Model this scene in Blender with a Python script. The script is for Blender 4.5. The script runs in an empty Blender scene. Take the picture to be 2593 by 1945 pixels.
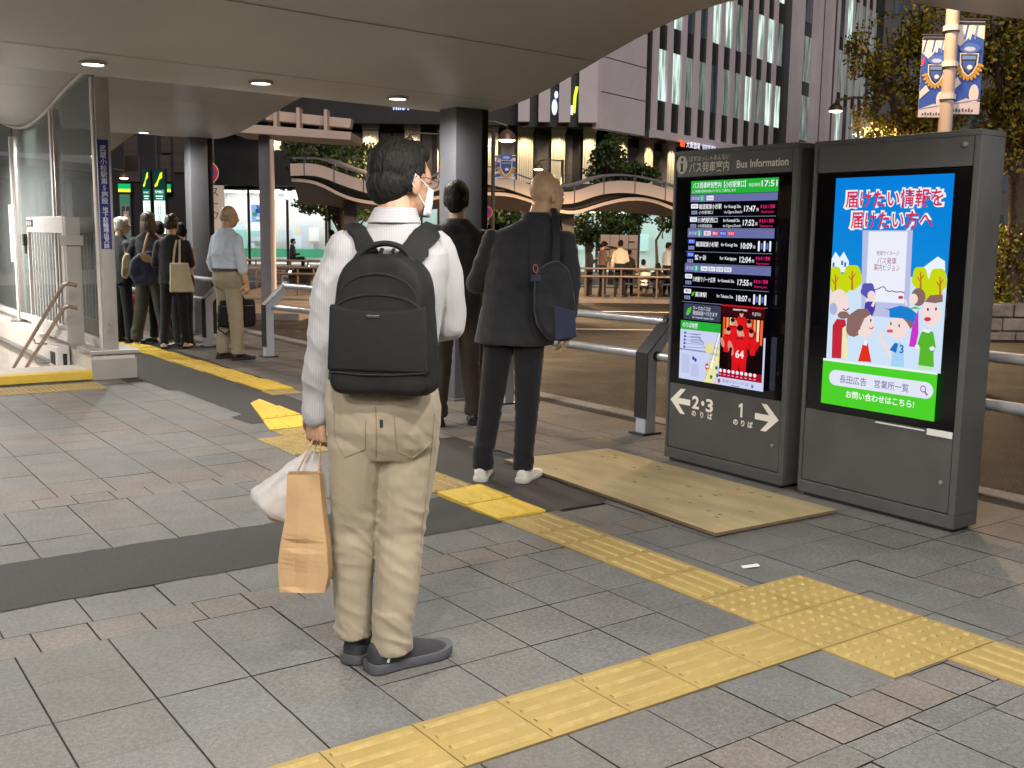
import bpy, bmesh, math, random
import numpy as np
from mathutils import Vector, Matrix, noise
from mathutils.bvhtree import BVHTree

random.seed(7); RNG = np.random.default_rng(7)
SC = bpy.context.scene
COL = SC.collection
D2R = math.radians

# ------------------------------------------------------------------ camera
YAW, PITCH, ROLL = D2R(35.2738), D2R(8.1069), D2R(0.7575)
CAM = np.array([-2.9702, -2.2725, 1.4494])
_f = np.array([math.sin(YAW)*math.cos(PITCH), math.cos(YAW)*math.cos(PITCH), -math.sin(PITCH)])
_r = np.cross(_f, [0, 0, 1]); _r /= np.linalg.norm(_r); _u = np.cross(_r, _f)
_c, _s = math.cos(ROLL), math.sin(ROLL)
CR, CU = _c*_r+_s*_u, -_s*_r+_c*_u
cam_data = bpy.data.cameras.new('camera'); cam = bpy.data.objects.new('camera', cam_data); COL.objects.link(cam)
cam.matrix_world = Matrix(((CR[0], CU[0], -_f[0], CAM[0]), (CR[1], CU[1], -_f[1], CAM[1]), (CR[2], CU[2], -_f[2], CAM[2]), (0, 0, 0, 1)))
cam_data.sensor_width = 36.0; cam_data.lens = 36.0*2662.6/2593.0
cam_data.clip_start = 0.05; cam_data.clip_end = 600
SC.camera = cam

# ------------------------------------------------------------------ night sky, exposure
w = bpy.data.worlds.new("World"); SC.world = w; w.use_nodes = True
nt = w.node_tree; bg = nt.nodes['Background']
sky = nt.nodes.new('ShaderNodeTexSky'); sky.sky_type = 'NISHITA'; sky.sun_disc = False
sky.sun_elevation = D2R(-3.0); sky.sun_rotation = D2R(250)
nt.links.new(sky.outputs['Color'], bg.inputs['Color']); bg.inputs['Strength'].default_value = 0.12
SC.view_settings.view_transform = 'Standard'; SC.view_settings.look = 'None'
SC.view_settings.exposure = 0.0; SC.view_settings.gamma = 1.0; SC.view_settings.use_curve_mapping = False
SC.cycles.use_denoising = True
try:
    SC.cycles.denoiser = 'OPENIMAGEDENOISE'
except Exception:
    pass
SC.cycles.max_bounces = 6; SC.cycles.transparent_max_bounces = 16
SC.cycles.sample_clamp_indirect = 4.0; SC.cycles.caustics_reflective = False; SC.cycles.caustics_refractive = False
sun = bpy.data.lights.new('city_glow', 'SUN'); sun.energy = 2.2; sun.angle = D2R(40); sun.color = (1.0, .87, .82)
so_ = bpy.data.objects.new('city_glow', sun); COL.objects.link(so_)
so_.rotation_euler = Vector((math.sin(YAW-.25)*math.cos(D2R(36)), math.cos(YAW-.25)*math.cos(D2R(36)), -math.sin(D2R(36)))).to_track_quat('-Z', 'Y').to_euler()
# lamp powers in watts, one place to tune
DOWNLIGHT_W = 94.0; STREET_W = 2400.0; WASH_W = 420.0

def spot(name, loc, power, color, angle=150, blend=0.6, radius=0.05, direction=(0, 0, -1), parent=None):
    d = bpy.data.lights.new(name, 'SPOT'); d.energy = power; d.color = color
    d.spot_size = D2R(angle); d.spot_blend = blend; d.shadow_soft_size = radius
    o = bpy.data.objects.new(name, d); COL.objects.link(o)
    o.rotation_euler = Vector(direction).to_track_quat('-Z', 'Y').to_euler(); o.location = loc
    if parent:
        o.parent = parent
    return o

# a point of the picture (2212 px wide) turned into a point of the place, at a depth, on a plane or on the ground
def ray(x, y):
    return (x-1106.0)/2271.4*CR - (y-829.6)/2271.4*CU + _f
def at(x, y, dep):
    return CAM + ray(x, y)*dep
def ground(x, y, z=0.0):
    d = ray(x, y); return CAM + d*((z-CAM[2])/d[2])
def onplane(x, y, p, n):
    d = ray(x, y); n = np.asarray(n, float); return CAM + d*(np.dot(np.asarray(p)-CAM, n)/np.dot(d, n))

# ------------------------------------------------------------------ object helpers
def tag(o, label=None, cat=None, group=None, kind=None):
    if label: o['label'] = label
    if cat: o['category'] = cat
    if group: o['group'] = group
    if kind: o['kind'] = kind
    return o
def empty(name, loc=(0, 0, 0), rz=0.0, label=None, cat=None, group=None):
    o = bpy.data.objects.new(name, None); COL.objects.link(o); o.location = loc; o.rotation_euler = (0, 0, rz)
    o.empty_display_size = 0.1
    return tag(o, label, cat, group)
def copy_tree(o, parent=None):
    c = o.copy(); COL.objects.link(c)
    if parent: c.parent = parent
    for ch in [x for x in bpy.data.objects if x.parent == o]:
        copy_tree(ch, c)
    return c

class MB:
    """collects shapes; build() links them as ONE mesh object"""
    def __init__(self):
        self.v = []; self.f = []; self.c = []; self.m = []
    def add(self, vs, fs, col=None, mi=0):
        n = len(self.v); self.v.extend([tuple(map(float, p)) for p in vs])
        for f in fs:
            self.f.append([i+n for i in f]); self.c.append(col or (1, 1, 1)); self.m.append(mi)
        return self
    def box(self, lo, hi, mi=0, col=None, M=None):
        x0, y0, z0 = lo; x1, y1, z1 = hi
        vs = [(x0, y0, z0), (x1, y0, z0), (x1, y1, z0), (x0, y1, z0), (x0, y0, z1), (x1, y0, z1), (x1, y1, z1), (x0, y1, z1)]
        if M is not None: vs = [tuple(M @ Vector(p)) for p in vs]
        return self.add(vs, [(0, 3, 2, 1), (4, 5, 6, 7), (0, 1, 5, 4), (1, 2, 6, 5), (2, 3, 7, 6), (3, 0, 4, 7)], col, mi)
    def rings(self, rings, cap=True, mi=0, col=None, close=False):
        n = len(rings[0]); vs = [p for r in rings for p in r]; fs = []
        m = len(rings)
        for i in range(m if close else m-1):
            a, b = i*n, ((i+1) % m)*n
            for j in range(n):
                k = (j+1) % n
                fs.append((a+j, a+k, b+k, b+j))
        if cap and not close:
            fs.append(tuple(reversed(range(n)))); fs.append(tuple(range((m-1)*n, m*n)))
        return self.add(vs, fs, col, mi)
    def tube(self, pts, r, n=10, mi=0, col=None, cap=True, flat=1.0, up=None):
        pts = [np.array(p, float) for p in pts]
        rs = r if isinstance(r, (list, tuple)) else [r]*len(pts)
        out = []; ref = None
        for i, p in enumerate(pts):
            t = pts[min(i+1, len(pts)-1)]-pts[max(i-1, 0)]
            t = t/(np.linalg.norm(t)+1e-12)
            if ref is None:
                ref = np.array(up if up is not None else ((0, 0, 1) if abs(t[2]) < .9 else (1, 0, 0)), float)
            a = np.cross(t, ref); a /= np.linalg.norm(a)+1e-12; b = np.cross(a, t); ref = b
            out.append([p+rs[i]*(math.cos(2*math.pi*k/n)*a+flat*math.sin(2*math.pi*k/n)*b) for k in range(n)])
        return self.rings(out, cap, mi, col)
    def cyl(self, p0, p1, r0, r1=None, n=12, mi=0, col=None):
        return self.tube([p0, p1], [r0, r0 if r1 is None else r1], n, mi, col)
    def cone(self, p0, r0, p1, r1, n=14, k=4):
        """a capsule whose radius changes along its length"""
        p0 = np.array(p0, float); p1 = np.array(p1, float); d = p1-p0; L = np.linalg.norm(d)
        t = d/L if L > 1e-6 else np.array([0, 0, 1.])
        ref = np.array((0, 0, 1.) if abs(t[2]) < .9 else (1., 0, 0))
        a = np.cross(t, ref); a /= np.linalg.norm(a); b = np.cross(a, t)
        out = []
        for i in range(k):
            th = -math.pi/2+.12+(math.pi/2-.12)*i/(k-1); out.append((p0+t*r0*math.sin(th), r0*math.cos(th)))
        for i in range(k):
            th = (math.pi/2-.12)*i/(k-1); out.append((p1+t*r1*math.sin(th), r1*math.cos(th)))
        return self.rings([[c+r*(math.cos(2*math.pi*j/n)*a+math.sin(2*math.pi*j/n)*b) for j in range(n)] for c, r in out])
    def limb(self, pts, rs, n=14):
        for i in range(len(pts)-1): self.cone(pts[i], rs[i], pts[i+1], rs[i+1], n)
        return self
    def ell(self, c, ax, n=16, k=9):
        """ellipsoid; ax = three half-axis vectors"""
        c = np.array(c, float); A = [np.array(a, float) for a in ax]
        out = []
        for i in range(k+1):
            th = -math.pi/2+.05+(math.pi-.1)*i/k
            out.append([c+A[2]*math.sin(th)+math.cos(th)*(A[0]*math.cos(2*math.pi*j/n)+A[1]*math.sin(2*math.pi*j/n)) for j in range(n)])
        return self.rings(out)
    def prism(self, poly, base, U, V, N, t, mi=0, col=None):
        """flat outline (u,v) given depth t along N"""
        base, U, V, N = [np.array(q, float) for q in (base, U, V, N)]
        n = len(poly); a = [base+u*U+v*V for u, v in poly]; b = [p+N*t for p in a]
        return self.add(a+b, [tuple(reversed(range(n))), tuple(range(n, 2*n))]+[(i, (i+1) % n, n+(i+1) % n, n+i) for i in range(n)], col, mi)
    def build(self, name, mat=None, parent=None, bevel=0, smooth=False, attr=False, seg=2, angle=40):
        me = bpy.data.meshes.new(name); me.from_pydata(self.v, [], self.f); me.update()
        mats = mat if isinstance(mat, (list, tuple)) else [mat]
        for q in mats:
            if q: me.materials.append(q)
        if len(mats) > 1:
            me.polygons.foreach_set('material_index', self.m)
        if attr:
            at_ = me.attributes.new('tint', 'FLOAT_COLOR', 'CORNER')
            buf = []
            for f, c in zip(self.f, self.c): buf += [c[0], c[1], c[2], 1.0]*len(f)
            at_.data.foreach_set('color', buf)
        bm = bmesh.new(); bm.from_mesh(me)
        if not attr or bevel: bmesh.ops.recalc_face_normals(bm, faces=bm.faces)
        if bevel:
            es = [e for e in bm.edges if len(e.link_faces) == 2 and e.calc_face_angle(0) > D2R(35)]
            bmesh.ops.bevel(bm, geom=es, offset=bevel, segments=seg, affect='EDGES', profile=.6)
        bm.to_mesh(me); bm.free()
        if smooth:
            me.polygons.foreach_set('use_smooth', [True]*len(me.polygons))
            try: me.set_sharp_from_angle(angle=D2R(angle))
            except Exception: pass
        o = bpy.data.objects.new(name, me); COL.objects.link(o)
        if parent: o.parent = parent
        return o

def skin(name, mb, voxel, mat, parent=None, smooth=6, disp=None):
    """overlapping closed shapes fused into one continuous surface; disp(points, normals) -> offset along the normals"""
    me = bpy.data.meshes.new(name); me.from_pydata(mb.v, [], mb.f); me.update()
    bm = bmesh.new(); bm.from_mesh(me); bmesh.ops.recalc_face_normals(bm, faces=bm.faces); bm.to_mesh(me); bm.free()
    t = bpy.data.objects.new(name, me); COL.objects.link(t)
    r = t.modifiers.new('r', 'REMESH'); r.mode = 'VOXEL'; r.voxel_size = voxel; r.adaptivity = 0
    s = t.modifiers.new('s', 'SMOOTH'); s.iterations = smooth; s.factor = .5
    dg = bpy.context.evaluated_depsgraph_get()
    out = bpy.data.meshes.new_from_object(t.evaluated_get(dg), depsgraph=dg)
    bpy.data.objects.remove(t); bpy.data.meshes.remove(me)
    out.name = name; out.materials.clear()
    if mat: out.materials.append(mat)
    if disp is not None:
        n = len(out.vertices); co = np.empty(n*3); no = np.empty(n*3)
        out.vertices.foreach_get('co', co); out.vertices.foreach_get('normal', no)
        co = co.reshape(-1, 3); no = no.reshape(-1, 3)
        co = co + no*disp(co, no)[:, None]
        out.vertices.foreach_set('co', co.ravel()); out.update()
    out.polygons.foreach_set('use_smooth', [True]*len(out.polygons))
    o = bpy.data.objects.new(name, out); COL.objects.link(o)
    if parent: o.parent = parent
    return o
def nz(P, sx, sy, sz, off=0.0):
    return np.array([noise.noise((p[0]*sx+off, p[1]*sy+off*.7, p[2]*sz-off)) for p in P])

# ------------------------------------------------------------------ materials
def srgb(h):
    if isinstance(h, str):
        h = h.lstrip('#'); c = [int(h[i:i+2], 16)/255 for i in (0, 2, 4)]
    else: c = h
    return tuple(x/12.92 if x <= .04045 else ((x+.055)/1.055)**2.4 for x in c)
def mat(name, col=(.5, .5, .5), rough=.6, metal=0.0, var=0.0, vscale=6.0, bump=0.0, bscale=60.0, spec=.5, emit=None, estr=1.0,
        attr=False, coat=0.0, stretch=None, sheen=0.0, rvar=0.0):
    m = bpy.data.materials.new(name); m.use_nodes = True; t = m.node_tree; b = t.nodes['Principled BSDF']; L = t.links
    b.inputs['Base Color'].default_value = (*col, 1); b.inputs['Roughness'].default_value = rough; b.inputs['Metallic'].default_value = metal
    b.inputs['Specular IOR Level'].default_value = spec; b.inputs['Coat Weight'].default_value = coat
    b.inputs['Sheen Weight'].default_value = sheen
    tc = t.nodes.new('ShaderNodeTexCoord'); src = tc.outputs['Object']
    if stretch:
        mp = t.nodes.new('ShaderNodeMapping'); mp.inputs['Scale'].default_value = stretch; L.new(src, mp.inputs['Vector']); src = mp.outputs['Vector']
    base = None
    if attr:
        a = t.nodes.new('ShaderNodeAttribute'); a.attribute_name = 'tint'; base = a.outputs['Color']
    if var or rvar:
        n = t.nodes.new('ShaderNodeTexNoise'); n.inputs['Scale'].default_value = vscale; n.inputs['Detail'].default_value = 6; n.inputs['Roughness'].default_value = .6
        L.new(src, n.inputs['Vector'])
        mr = t.nodes.new('ShaderNodeMapRange'); mr.inputs['From Min'].default_value = .3; mr.inputs['From Max'].default_value = .7
        mr.inputs['To Min'].default_value = 1-var; mr.inputs['To Max'].default_value = 1+var; L.new(n.outputs['Fac'], mr.inputs['Value'])
        if var:
            mx = t.nodes.new('ShaderNodeMix'); mx.data_type = 'RGBA'; mx.blend_type = 'MULTIPLY'; mx.inputs[0].default_value = 1
            if base: L.new(base, mx.inputs[6])
            else: mx.inputs[6].default_value = (*col, 1)
            L.new(mr.outputs['Result'], mx.inputs[7]); base = mx.outputs[2]
        if rvar:
            m2 = t.nodes.new('ShaderNodeMapRange'); m2.inputs['From Min'].default_value = .3; m2.inputs['From Max'].default_value = .7
            m2.inputs['To Min'].default_value = rough-rvar; m2.inputs['To Max'].default_value = rough+rvar
            L.new(n.outputs['Fac'], m2.inputs['Value']); L.new(m2.outputs['Result'], b.inputs['Roughness'])
    if base: L.new(base, b.inputs['Base Color'])
    if bump:
        n2 = t.nodes.new('ShaderNodeTexNoise'); n2.inputs['Scale'].default_value = bscale; n2.inputs['Detail'].default_value = 4; L.new(src, n2.inputs['Vector'])
        bp = t.nodes.new('ShaderNodeBump'); bp.inputs['Strength'].default_value = bump; bp.inputs['Distance'].default_value = .02
        L.new(n2.outputs['Fac'], bp.inputs['Height']); L.new(bp.outputs['Normal'], b.inputs['Normal'])
    if emit:
        b.inputs['Emission Color'].default_value = (*emit, 1); b.inputs['Emission Strength'].default_value = estr
    return m
def emission(name, col=None, strength=1.0):
    """a lit surface; with col=None it takes the colours of its graphics"""
    m = bpy.data.materials.new(name); m.use_nodes = True; t = m.node_tree; t.nodes.clear()
    o = t.nodes.new('ShaderNodeOutputMaterial'); e = t.nodes.new('ShaderNodeEmission'); e.inputs['Strength'].default_value = strength
    if col is None:
        a = t.nodes.new('ShaderNodeAttribute'); a.attribute_name = 'tint'; t.links.new(a.outputs['Color'], e.inputs['Color'])
    else: e.inputs['Color'].default_value = (*col, 1)
    t.links.new(e.outputs['Emission'], o.inputs['Surface']); return m
def glass(name, tint=(.9, .95, .95), refl=.12, rough=.02, haze=0.0):
    m = bpy.data.materials.new(name); m.use_nodes = True; t = m.node_tree; t.nodes.clear()
    o = t.nodes.new('ShaderNodeOutputMaterial'); tr = t.nodes.new('ShaderNodeBsdfTransparent'); tr.inputs['Color'].default_value = (*tint, 1)
    g = t.nodes.new('ShaderNodeBsdfGlossy'); g.inputs['Roughness'].default_value = rough
    fr = t.nodes.new('ShaderNodeFresnel'); fr.inputs['IOR'].default_value = 1.28
    ad = t.nodes.new('ShaderNodeMath'); ad.operation = 'ADD'; ad.inputs[1].default_value = refl*.4; t.links.new(fr.outputs[0], ad.inputs[0])
    mx = t.nodes.new('ShaderNodeMixShader'); t.links.new(ad.outputs[0], mx.inputs[0]); t.links.new(tr.outputs[0], mx.inputs[1]); t.links.new(g.outputs[0], mx.inputs[2])
    df = t.nodes.new('ShaderNodeBsdfDiffuse'); df.inputs['Color'].default_value = (.62, .66, .66, 1)      # pale haze mixed into the pane, in place of reflected light
    m2 = t.nodes.new('ShaderNodeMixShader'); m2.inputs[0].default_value = haze; t.links.new(mx.outputs[0], m2.inputs[1]); t.links.new(df.outputs[0], m2.inputs[2])
    t.links.new(m2.outputs[0], o.inputs['Surface']); return m
def striped(name, base, line, pitch, frac=.3, rough=.85, axis=0):
    """woven stripes along one object axis"""
    m = mat(name, base, rough, sheen=.2, bump=.15, bscale=300); t = m.node_tree; L = t.links; b = t.nodes['Principled BSDF']
    tc = t.nodes.new('ShaderNodeTexCoord'); sx = t.nodes.new('ShaderNodeSeparateXYZ'); L.new(tc.outputs['Object'], sx.inputs[0])
    a = t.nodes.new('ShaderNodeMath'); a.operation = 'DIVIDE'; a.inputs[1].default_value = pitch; L.new(sx.outputs[axis], a.inputs[0])
    fr = t.nodes.new('ShaderNodeMath'); fr.operation = 'FRACT'; L.new(a.outputs[0], fr.inputs[0])
    lt = t.nodes.new('ShaderNodeMath'); lt.operation = 'LESS_THAN'; lt.inputs[1].default_value = frac; L.new(fr.outputs[0], lt.inputs[0])
    mx = t.nodes.new('ShaderNodeMix'); mx.data_type = 'RGBA'; mx.inputs[6].default_value = (*base, 1); mx.inputs[7].default_value = (*line, 1)
    L.new(lt.outputs[0], mx.inputs[0]); L.new(mx.outputs[2], b.inputs['Base Color']); return m

M = {}
def paving():
    m = mat('paving_stone', rough=.58, attr=True, var=.50, vscale=230, bump=.16, bscale=190, rvar=.10); t = m.node_tree; L = t.links; b = t.nodes['Principled BSDF']
    src = b.inputs['Base Color'].links[0].from_socket; tc = t.nodes.new('ShaderNodeTexCoord')
    for sc, lo, hi, a0, a1 in ((1.1, .35, .7, .84, 1.10), (5.5, .40, .62, .93, 1.05), (60, .38, .62, .86, 1.14)):      # grime patches, scuffs, coarse grains
        n = t.nodes.new('ShaderNodeTexNoise'); n.inputs['Scale'].default_value = sc; n.inputs['Detail'].default_value = 5; L.new(tc.outputs['Object'], n.inputs['Vector'])
        mr = t.nodes.new('ShaderNodeMapRange'); mr.inputs['From Min'].default_value = lo; mr.inputs['From Max'].default_value = hi; mr.inputs['To Min'].default_value = a0; mr.inputs['To Max'].default_value = a1; L.new(n.outputs['Fac'], mr.inputs['Value'])
        mx = t.nodes.new('ShaderNodeMix'); mx.data_type = 'RGBA'; mx.blend_type = 'MULTIPLY'; mx.inputs[0].default_value = 1; L.new(src, mx.inputs[6]); L.new(mr.outputs['Result'], mx.inputs[7]); src = mx.outputs[2]
    v = t.nodes.new('ShaderNodeTexVoronoi'); v.inputs['Scale'].default_value = 1.9; L.new(tc.outputs['Object'], v.inputs['Vector'])      # old chewing gum
    mr = t.nodes.new('ShaderNodeMapRange'); mr.inputs['From Min'].default_value = .018; mr.inputs['From Max'].default_value = .030; mr.inputs['To Min'].default_value = .62; mr.inputs['To Max'].default_value = 1; L.new(v.outputs['Distance'], mr.inputs['Value'])
    mx = t.nodes.new('ShaderNodeMix'); mx.data_type = 'RGBA'; mx.blend_type = 'MULTIPLY'; mx.inputs[0].default_value = 1; L.new(src, mx.inputs[6]); L.new(mr.outputs['Result'], mx.inputs[7])
    L.new(mx.outputs[2], b.inputs['Base Color']); return m
M['tile'] = paving()
M['joint'] = mat('joint_sand', (.035, .033, .03), .95, var=.3, vscale=20)
M['asphalt'] = mat('asphalt', (.035, .035, .0355), .75, var=.35, vscale=120, bump=.35, bscale=220)
M['road'] = mat('road_asphalt', (.016, .0135, .0122), .55, var=.55, vscale=1.3, bump=.9, bscale=60, rvar=.14, spec=.22)
M['kerb'] = mat('kerb_stone', (.22, .21, .2), .7, var=.25, vscale=30, bump=.1)
M['tactile'] = mat('worn_yellow_tactile', (.315, .225, .072),   .7, var=.14, vscale=4, bump=.14, bscale=220)
M['tactile_top'] = mat('worn_tactile_bars', (.36, .265, .095), .6, var=.18, vscale=30)  # worn raised bars and dots; lighter tone puts their highlights into the colour
M['tactile_new'] = mat('new_yellow_tactile', (.66, .46, .055), .55, var=.08, vscale=14, bump=.1, bscale=220)
M['ply'] = mat('plywood', (.36, .285, .155), .7, var=.20, vscale=2.2, bump=.1, bscale=60, stretch=(3.2, .9, 1))
M['plyedge'] = mat('plywood_edge', (.16, .10, .055), .8)
M['soffit'] = mat('canopy_panel', (.68, .675, .66), .30, metal=.0, var=.05, vscale=1.5, spec=.5, bump=.02, bscale=4)
M['seam'] = mat('dark_joint', (.03, .028, .026), .9)
M['steel'] = mat('stainless', (.56, .53, .49), .30, metal=.85, var=.08, vscale=8)
M['steel_b'] = mat('brushed_plate', (.46, .445, .43), .36, metal=.45, var=.06, vscale=5)
M['white'] = mat('white_paint', (.72, .70, .69), .45, var=.06, vscale=8)
M['stonew'] = mat('pale_stone', (.58, .53, .48), .55, var=.12, vscale=14, bump=.05)
M['col_dark'] = mat('dark_grey_metal', (.155, .155, .175), .34, metal=.15, var=.08, vscale=3)
M['rail'] = mat('galvanised_rail', (.48, .49, .53), .34, metal=.45, var=.1, vscale=12)
M['post_pale'] = mat('pale_blue_grey_paint', (.46, .49, .56), .35, metal=.1)
M['rail_dark'] = mat('black_post', (.03, .03, .032), .4, metal=.2)
M['kiosk'] = mat('kiosk_charcoal', (.078, .077, .077), .46, var=.10, vscale=5, bump=.02, bscale=400, rvar=.08)
M['bezel'] = mat('black_glass', (.004, .004, .005), .06, spec=.5)
M['print_white'] = mat('printed_white', (.88, .86, .82), .5)
M['print'] = mat('printed_colour', rough=.6, attr=True)
M['screen'] = emission('screen_light', None, 1.0)
M['screen2'] = emission('sign_light', None, 1.6)
M['glass'] = glass('clear_glass'); M['dusty'] = glass('dusty_glass', haze=.13)
M['skin'] = mat('skin', (.42, .24, .155), .5, var=.12, vscale=25, bump=.04, bscale=300)
M['hair'] = mat('black_hair', (.008, .007, .006), .6, spec=.2, var=.5, vscale=60, bump=.5, bscale=120, stretch=(1, 1, .35))
M['lamp'] = emission('lamp_glow', (1, .95, .85), 14)
M['warm'] = emission('warm_lamp_glow', (1, .78, .45), 16)
M['leaf'] = mat('foliage', rough=.55, attr=True, spec=.35)
M['bark'] = mat('bark', (.075, .055, .04), .9, var=.4, vscale=12, bump=.6, bscale=25)

# ------------------------------------------------------------------ flat graphics: signs, screens, prints
_txt = {}
def text_polys(body, bold=0.0):
    k = (body, bold)
    if k not in _txt:
        c = bpy.data.curves.new('t', 'FONT'); c.body = body; c.offset = bold; c.resolution_u = 3
        o = bpy.data.objects.new('t', c); COL.objects.link(o)
        dg = bpy.context.evaluated_depsgraph_get(); me = bpy.data.meshes.new_from_object(o.evaluated_get(dg), depsgraph=dg)
        vs = np.array([v.co[:2] for v in me.vertices]) if len(me.vertices) else np.zeros((1, 2)); fs = [list(p.vertices) for p in me.polygons]
        bpy.data.objects.remove(o); bpy.data.curves.remove(c); bpy.data.meshes.remove(me); _txt[k] = (vs, fs)
    return _txt[k]
class Canvas:
    def __init__(self, O, U, V, N, step=.0005):
        self.O, self.U, self.V, self.N = [np.array(q, float) for q in (O, U, V, N)]; self.mb = MB(); self.step = step; self.z = 0
    def w(self, u, v, l): return self.O+self.U*u+self.V*v+self.N*(l*self.step)
    def poly(self, pts, col, l=None):
        if l is None: self.z += 1; l = self.z
        self.mb.add([self.w(u, v, l) for u, v in pts], [tuple(range(len(pts)))], srgb(col)); return self
    def rect(self, u0, v0, u1, v1, col, l=None, r=0):
        if r:
            r = min(r, abs(u1-u0)/2.001, abs(v1-v0)/2.001); pts = []
            for cx, cy, a0 in ((u1-r, v0+r, -90), (u1-r, v1-r, 0), (u0+r, v1-r, 90), (u0+r, v0+r, 180)):
                pts += [(cx+r*math.cos(D2R(a0+i*22.5)), cy+r*math.sin(D2R(a0+i*22.5))) for i in range(5)]
            return self.poly(pts, col, l)
        return self.poly([(u0, v0), (u1, v0), (u1, v1), (u0, v1)], col, l)
    def ell(self, u, v, a, b, col, l=None, rot=0, n=24):
        c, s = math.cos(D2R(rot)), math.sin(D2R(rot))
        return self.poly([(u+a*math.cos(2*math.pi*i/n)*c-b*math.sin(2*math.pi*i/n)*s, v+a*math.cos(2*math.pi*i/n)*s+b*math.sin(2*math.pi*i/n)*c) for i in range(n)], col, l)
    def line(self, pts, wd, col, l=None):
        if l is None: self.z += 1; l = self.z
        for (a, b), (c, d) in zip(pts[:-1], pts[1:]):
            L = math.hypot(c-a, d-b) or 1; nx, ny = -(d-b)/L*wd/2, (c-a)/L*wd/2
            self.poly([(a-nx, b-ny), (c-nx, d-ny), (c+nx, d+ny), (a+nx, b+ny)], col, l)
        return self
    def text(self, body, u, v, h, col, width=None, align='L', bold=.0, l=None):
        """(u, v) = left (or centre) of the base line, h = height of a full character"""
        if l is None: self.z += 1; l = self.z
        vs, fs = text_polys(body, bold)
        if not fs: return self
        x0, x1 = vs[:, 0].min(), vs[:, 0].max(); s = h/.85; sx = s if width is None else width/(x1-x0)
        W = (x1-x0)*sx; o = {'L': 0, 'C': -W/2, 'R': -W}[align]
        self.mb.add([self.w(u+o+(p[0]-x0)*sx, v+p[1]*s, l) for p in vs], fs, srgb(col)); return self
    def build(self, name, m, parent=None): return self.mb.build(name, m, parent, attr=True)

# ================================================================== THE SETTING: ground
T = .3                                             # one paving module, metres
def in_poly(x, y, P):
    c = False; j = len(P)-1
    for i in range(len(P)):
        if (P[i][1] > y) != (P[j][1] > y) and x < (P[j][0]-P[i][0])*(y-P[i][1])/(P[j][1]-P[i][1])+P[i][0]: c = not c
        j = i
    return c
ASPH_STRIP = [(-14, 6.6), (-.02, 6.6), (-.02, 8.65), (-14, 8.65)]
ASPH_FAR = [(-.27, 44), (-.3, 27.45), (-.18, 24.2), (.1, 24.1), (.12, 19.0), (-.26, 18.75), (-.2, 17.5), (2.3, 17.5), (2.5, 22.6), (3.4, 30), (3.4, 44)]
ASPH_NEAR = [(1.02, 6.72), (2.25, 6.68), (2.85, 7.25), (2.95, 13.6), (1.02, 13.4)]
KERB_X = 2.68
tiles = MB()
GREY, PINK = (.136, .135, .130), (.158, .139, .127)
rows = []
v = -30.0
while v < -2: rows.append((v, 1.0, 'g')); v += 1.0
rows += [(-2.0, .36, 'g'), (-1.64, .62, 'p'), (-1.02, 1.02, 'g'), (0, 1, 'g'), (1, 1, 'g'), (2, 1, 'g'), (3, 1, 'g'), (4, .94, 'g'), (4.94, .68, 'p'),
         (5.62, 1.0, 'g'), (6.62, 1.0, 'g'), (7.62, 1.03, 'g'), (8.65, 1, 'g'), (9.65, 1.05, 'g'), (10.7, .96, 'g'), (11.66, .66, 'p'), (12.32, 1.14, 'p')]
v = 13.46
while v < 17: rows.append((v, 1.0, 'g')); v += 1.0
rows += [(17.46, .95, 'p')]; v = 18.41
while v < 66: rows.append((v, 1.0, 'g')); v += 1.0
def skip_tile(cx, cy, wv=.4):
    if cy > 27.6 and cx < -1.5 and cx > -11: return True
    for P in (ASPH_STRIP, ASPH_FAR, ASPH_NEAR):
        if in_poly(cx, cy, P): return True
    return cx*T > KERB_X-.02
for v0, h, k in rows:
    x = -20.0-(.07 if h < .9 else .15); stp = .655 if (k == 'p' and h < .9) else 1.02
    if v0 > 5: x += .0
    while x < 9.2:
        cx, cy = x+stp/2, v0+h/2
        if not skip_tile(cx, cy):
            pk = k == 'p' or (v0 > 18.4 and -3.74 < cx < -3.0) or (cx > 3.1 and v0 > 6 and random.random() < .55) or (cx > 6.2 and v0 > -6 and random.random() < .65)
            c = PINK if pk else GREY; b = random.uniform(.95, 1.05); wm = random.uniform(-.005, .005)
            if cx > 6.5: b *= .95
            g = .010; gv = .006; zz = random.uniform(-.0012, 0); tx, ty = random.uniform(-.0012, .0012), random.uniform(-.0012, .0012)
            x1 = min(x+stp, KERB_X/T)
            q = [((x+g)*T, (v0+gv)*T, zz), ((x1-g)*T, (v0+gv)*T, zz+tx), ((x1-g)*T, (v0+h-gv)*T, zz+tx+ty), ((x+g)*T, (v0+h-gv)*T, zz+ty)]
            tiles.add(q, [(0, 1, 2, 3)], (c[0]*b+wm, c[1]*b, c[2]*b-wm))
        x += stp
tag(tiles.build('pavement', M['tile'], attr=True), kind='structure')
jb = MB(); zj = -.006
for x0, y0, x1, y1 in ((-60, -60, KERB_X, 8.28), (-60, 8.28, -3.25, 27), (-.46, 8.28, KERB_X, 27), (-3.25, 14.4, -.46, 27)):
    jb.add([(x0, y0, zj), (x1, y0, zj), (x1, y1, zj), (x0, y1, zj)], [(0, 1, 2, 3)])
tag(jb.build('pavement_bed', M['joint']), kind='structure')
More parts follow.
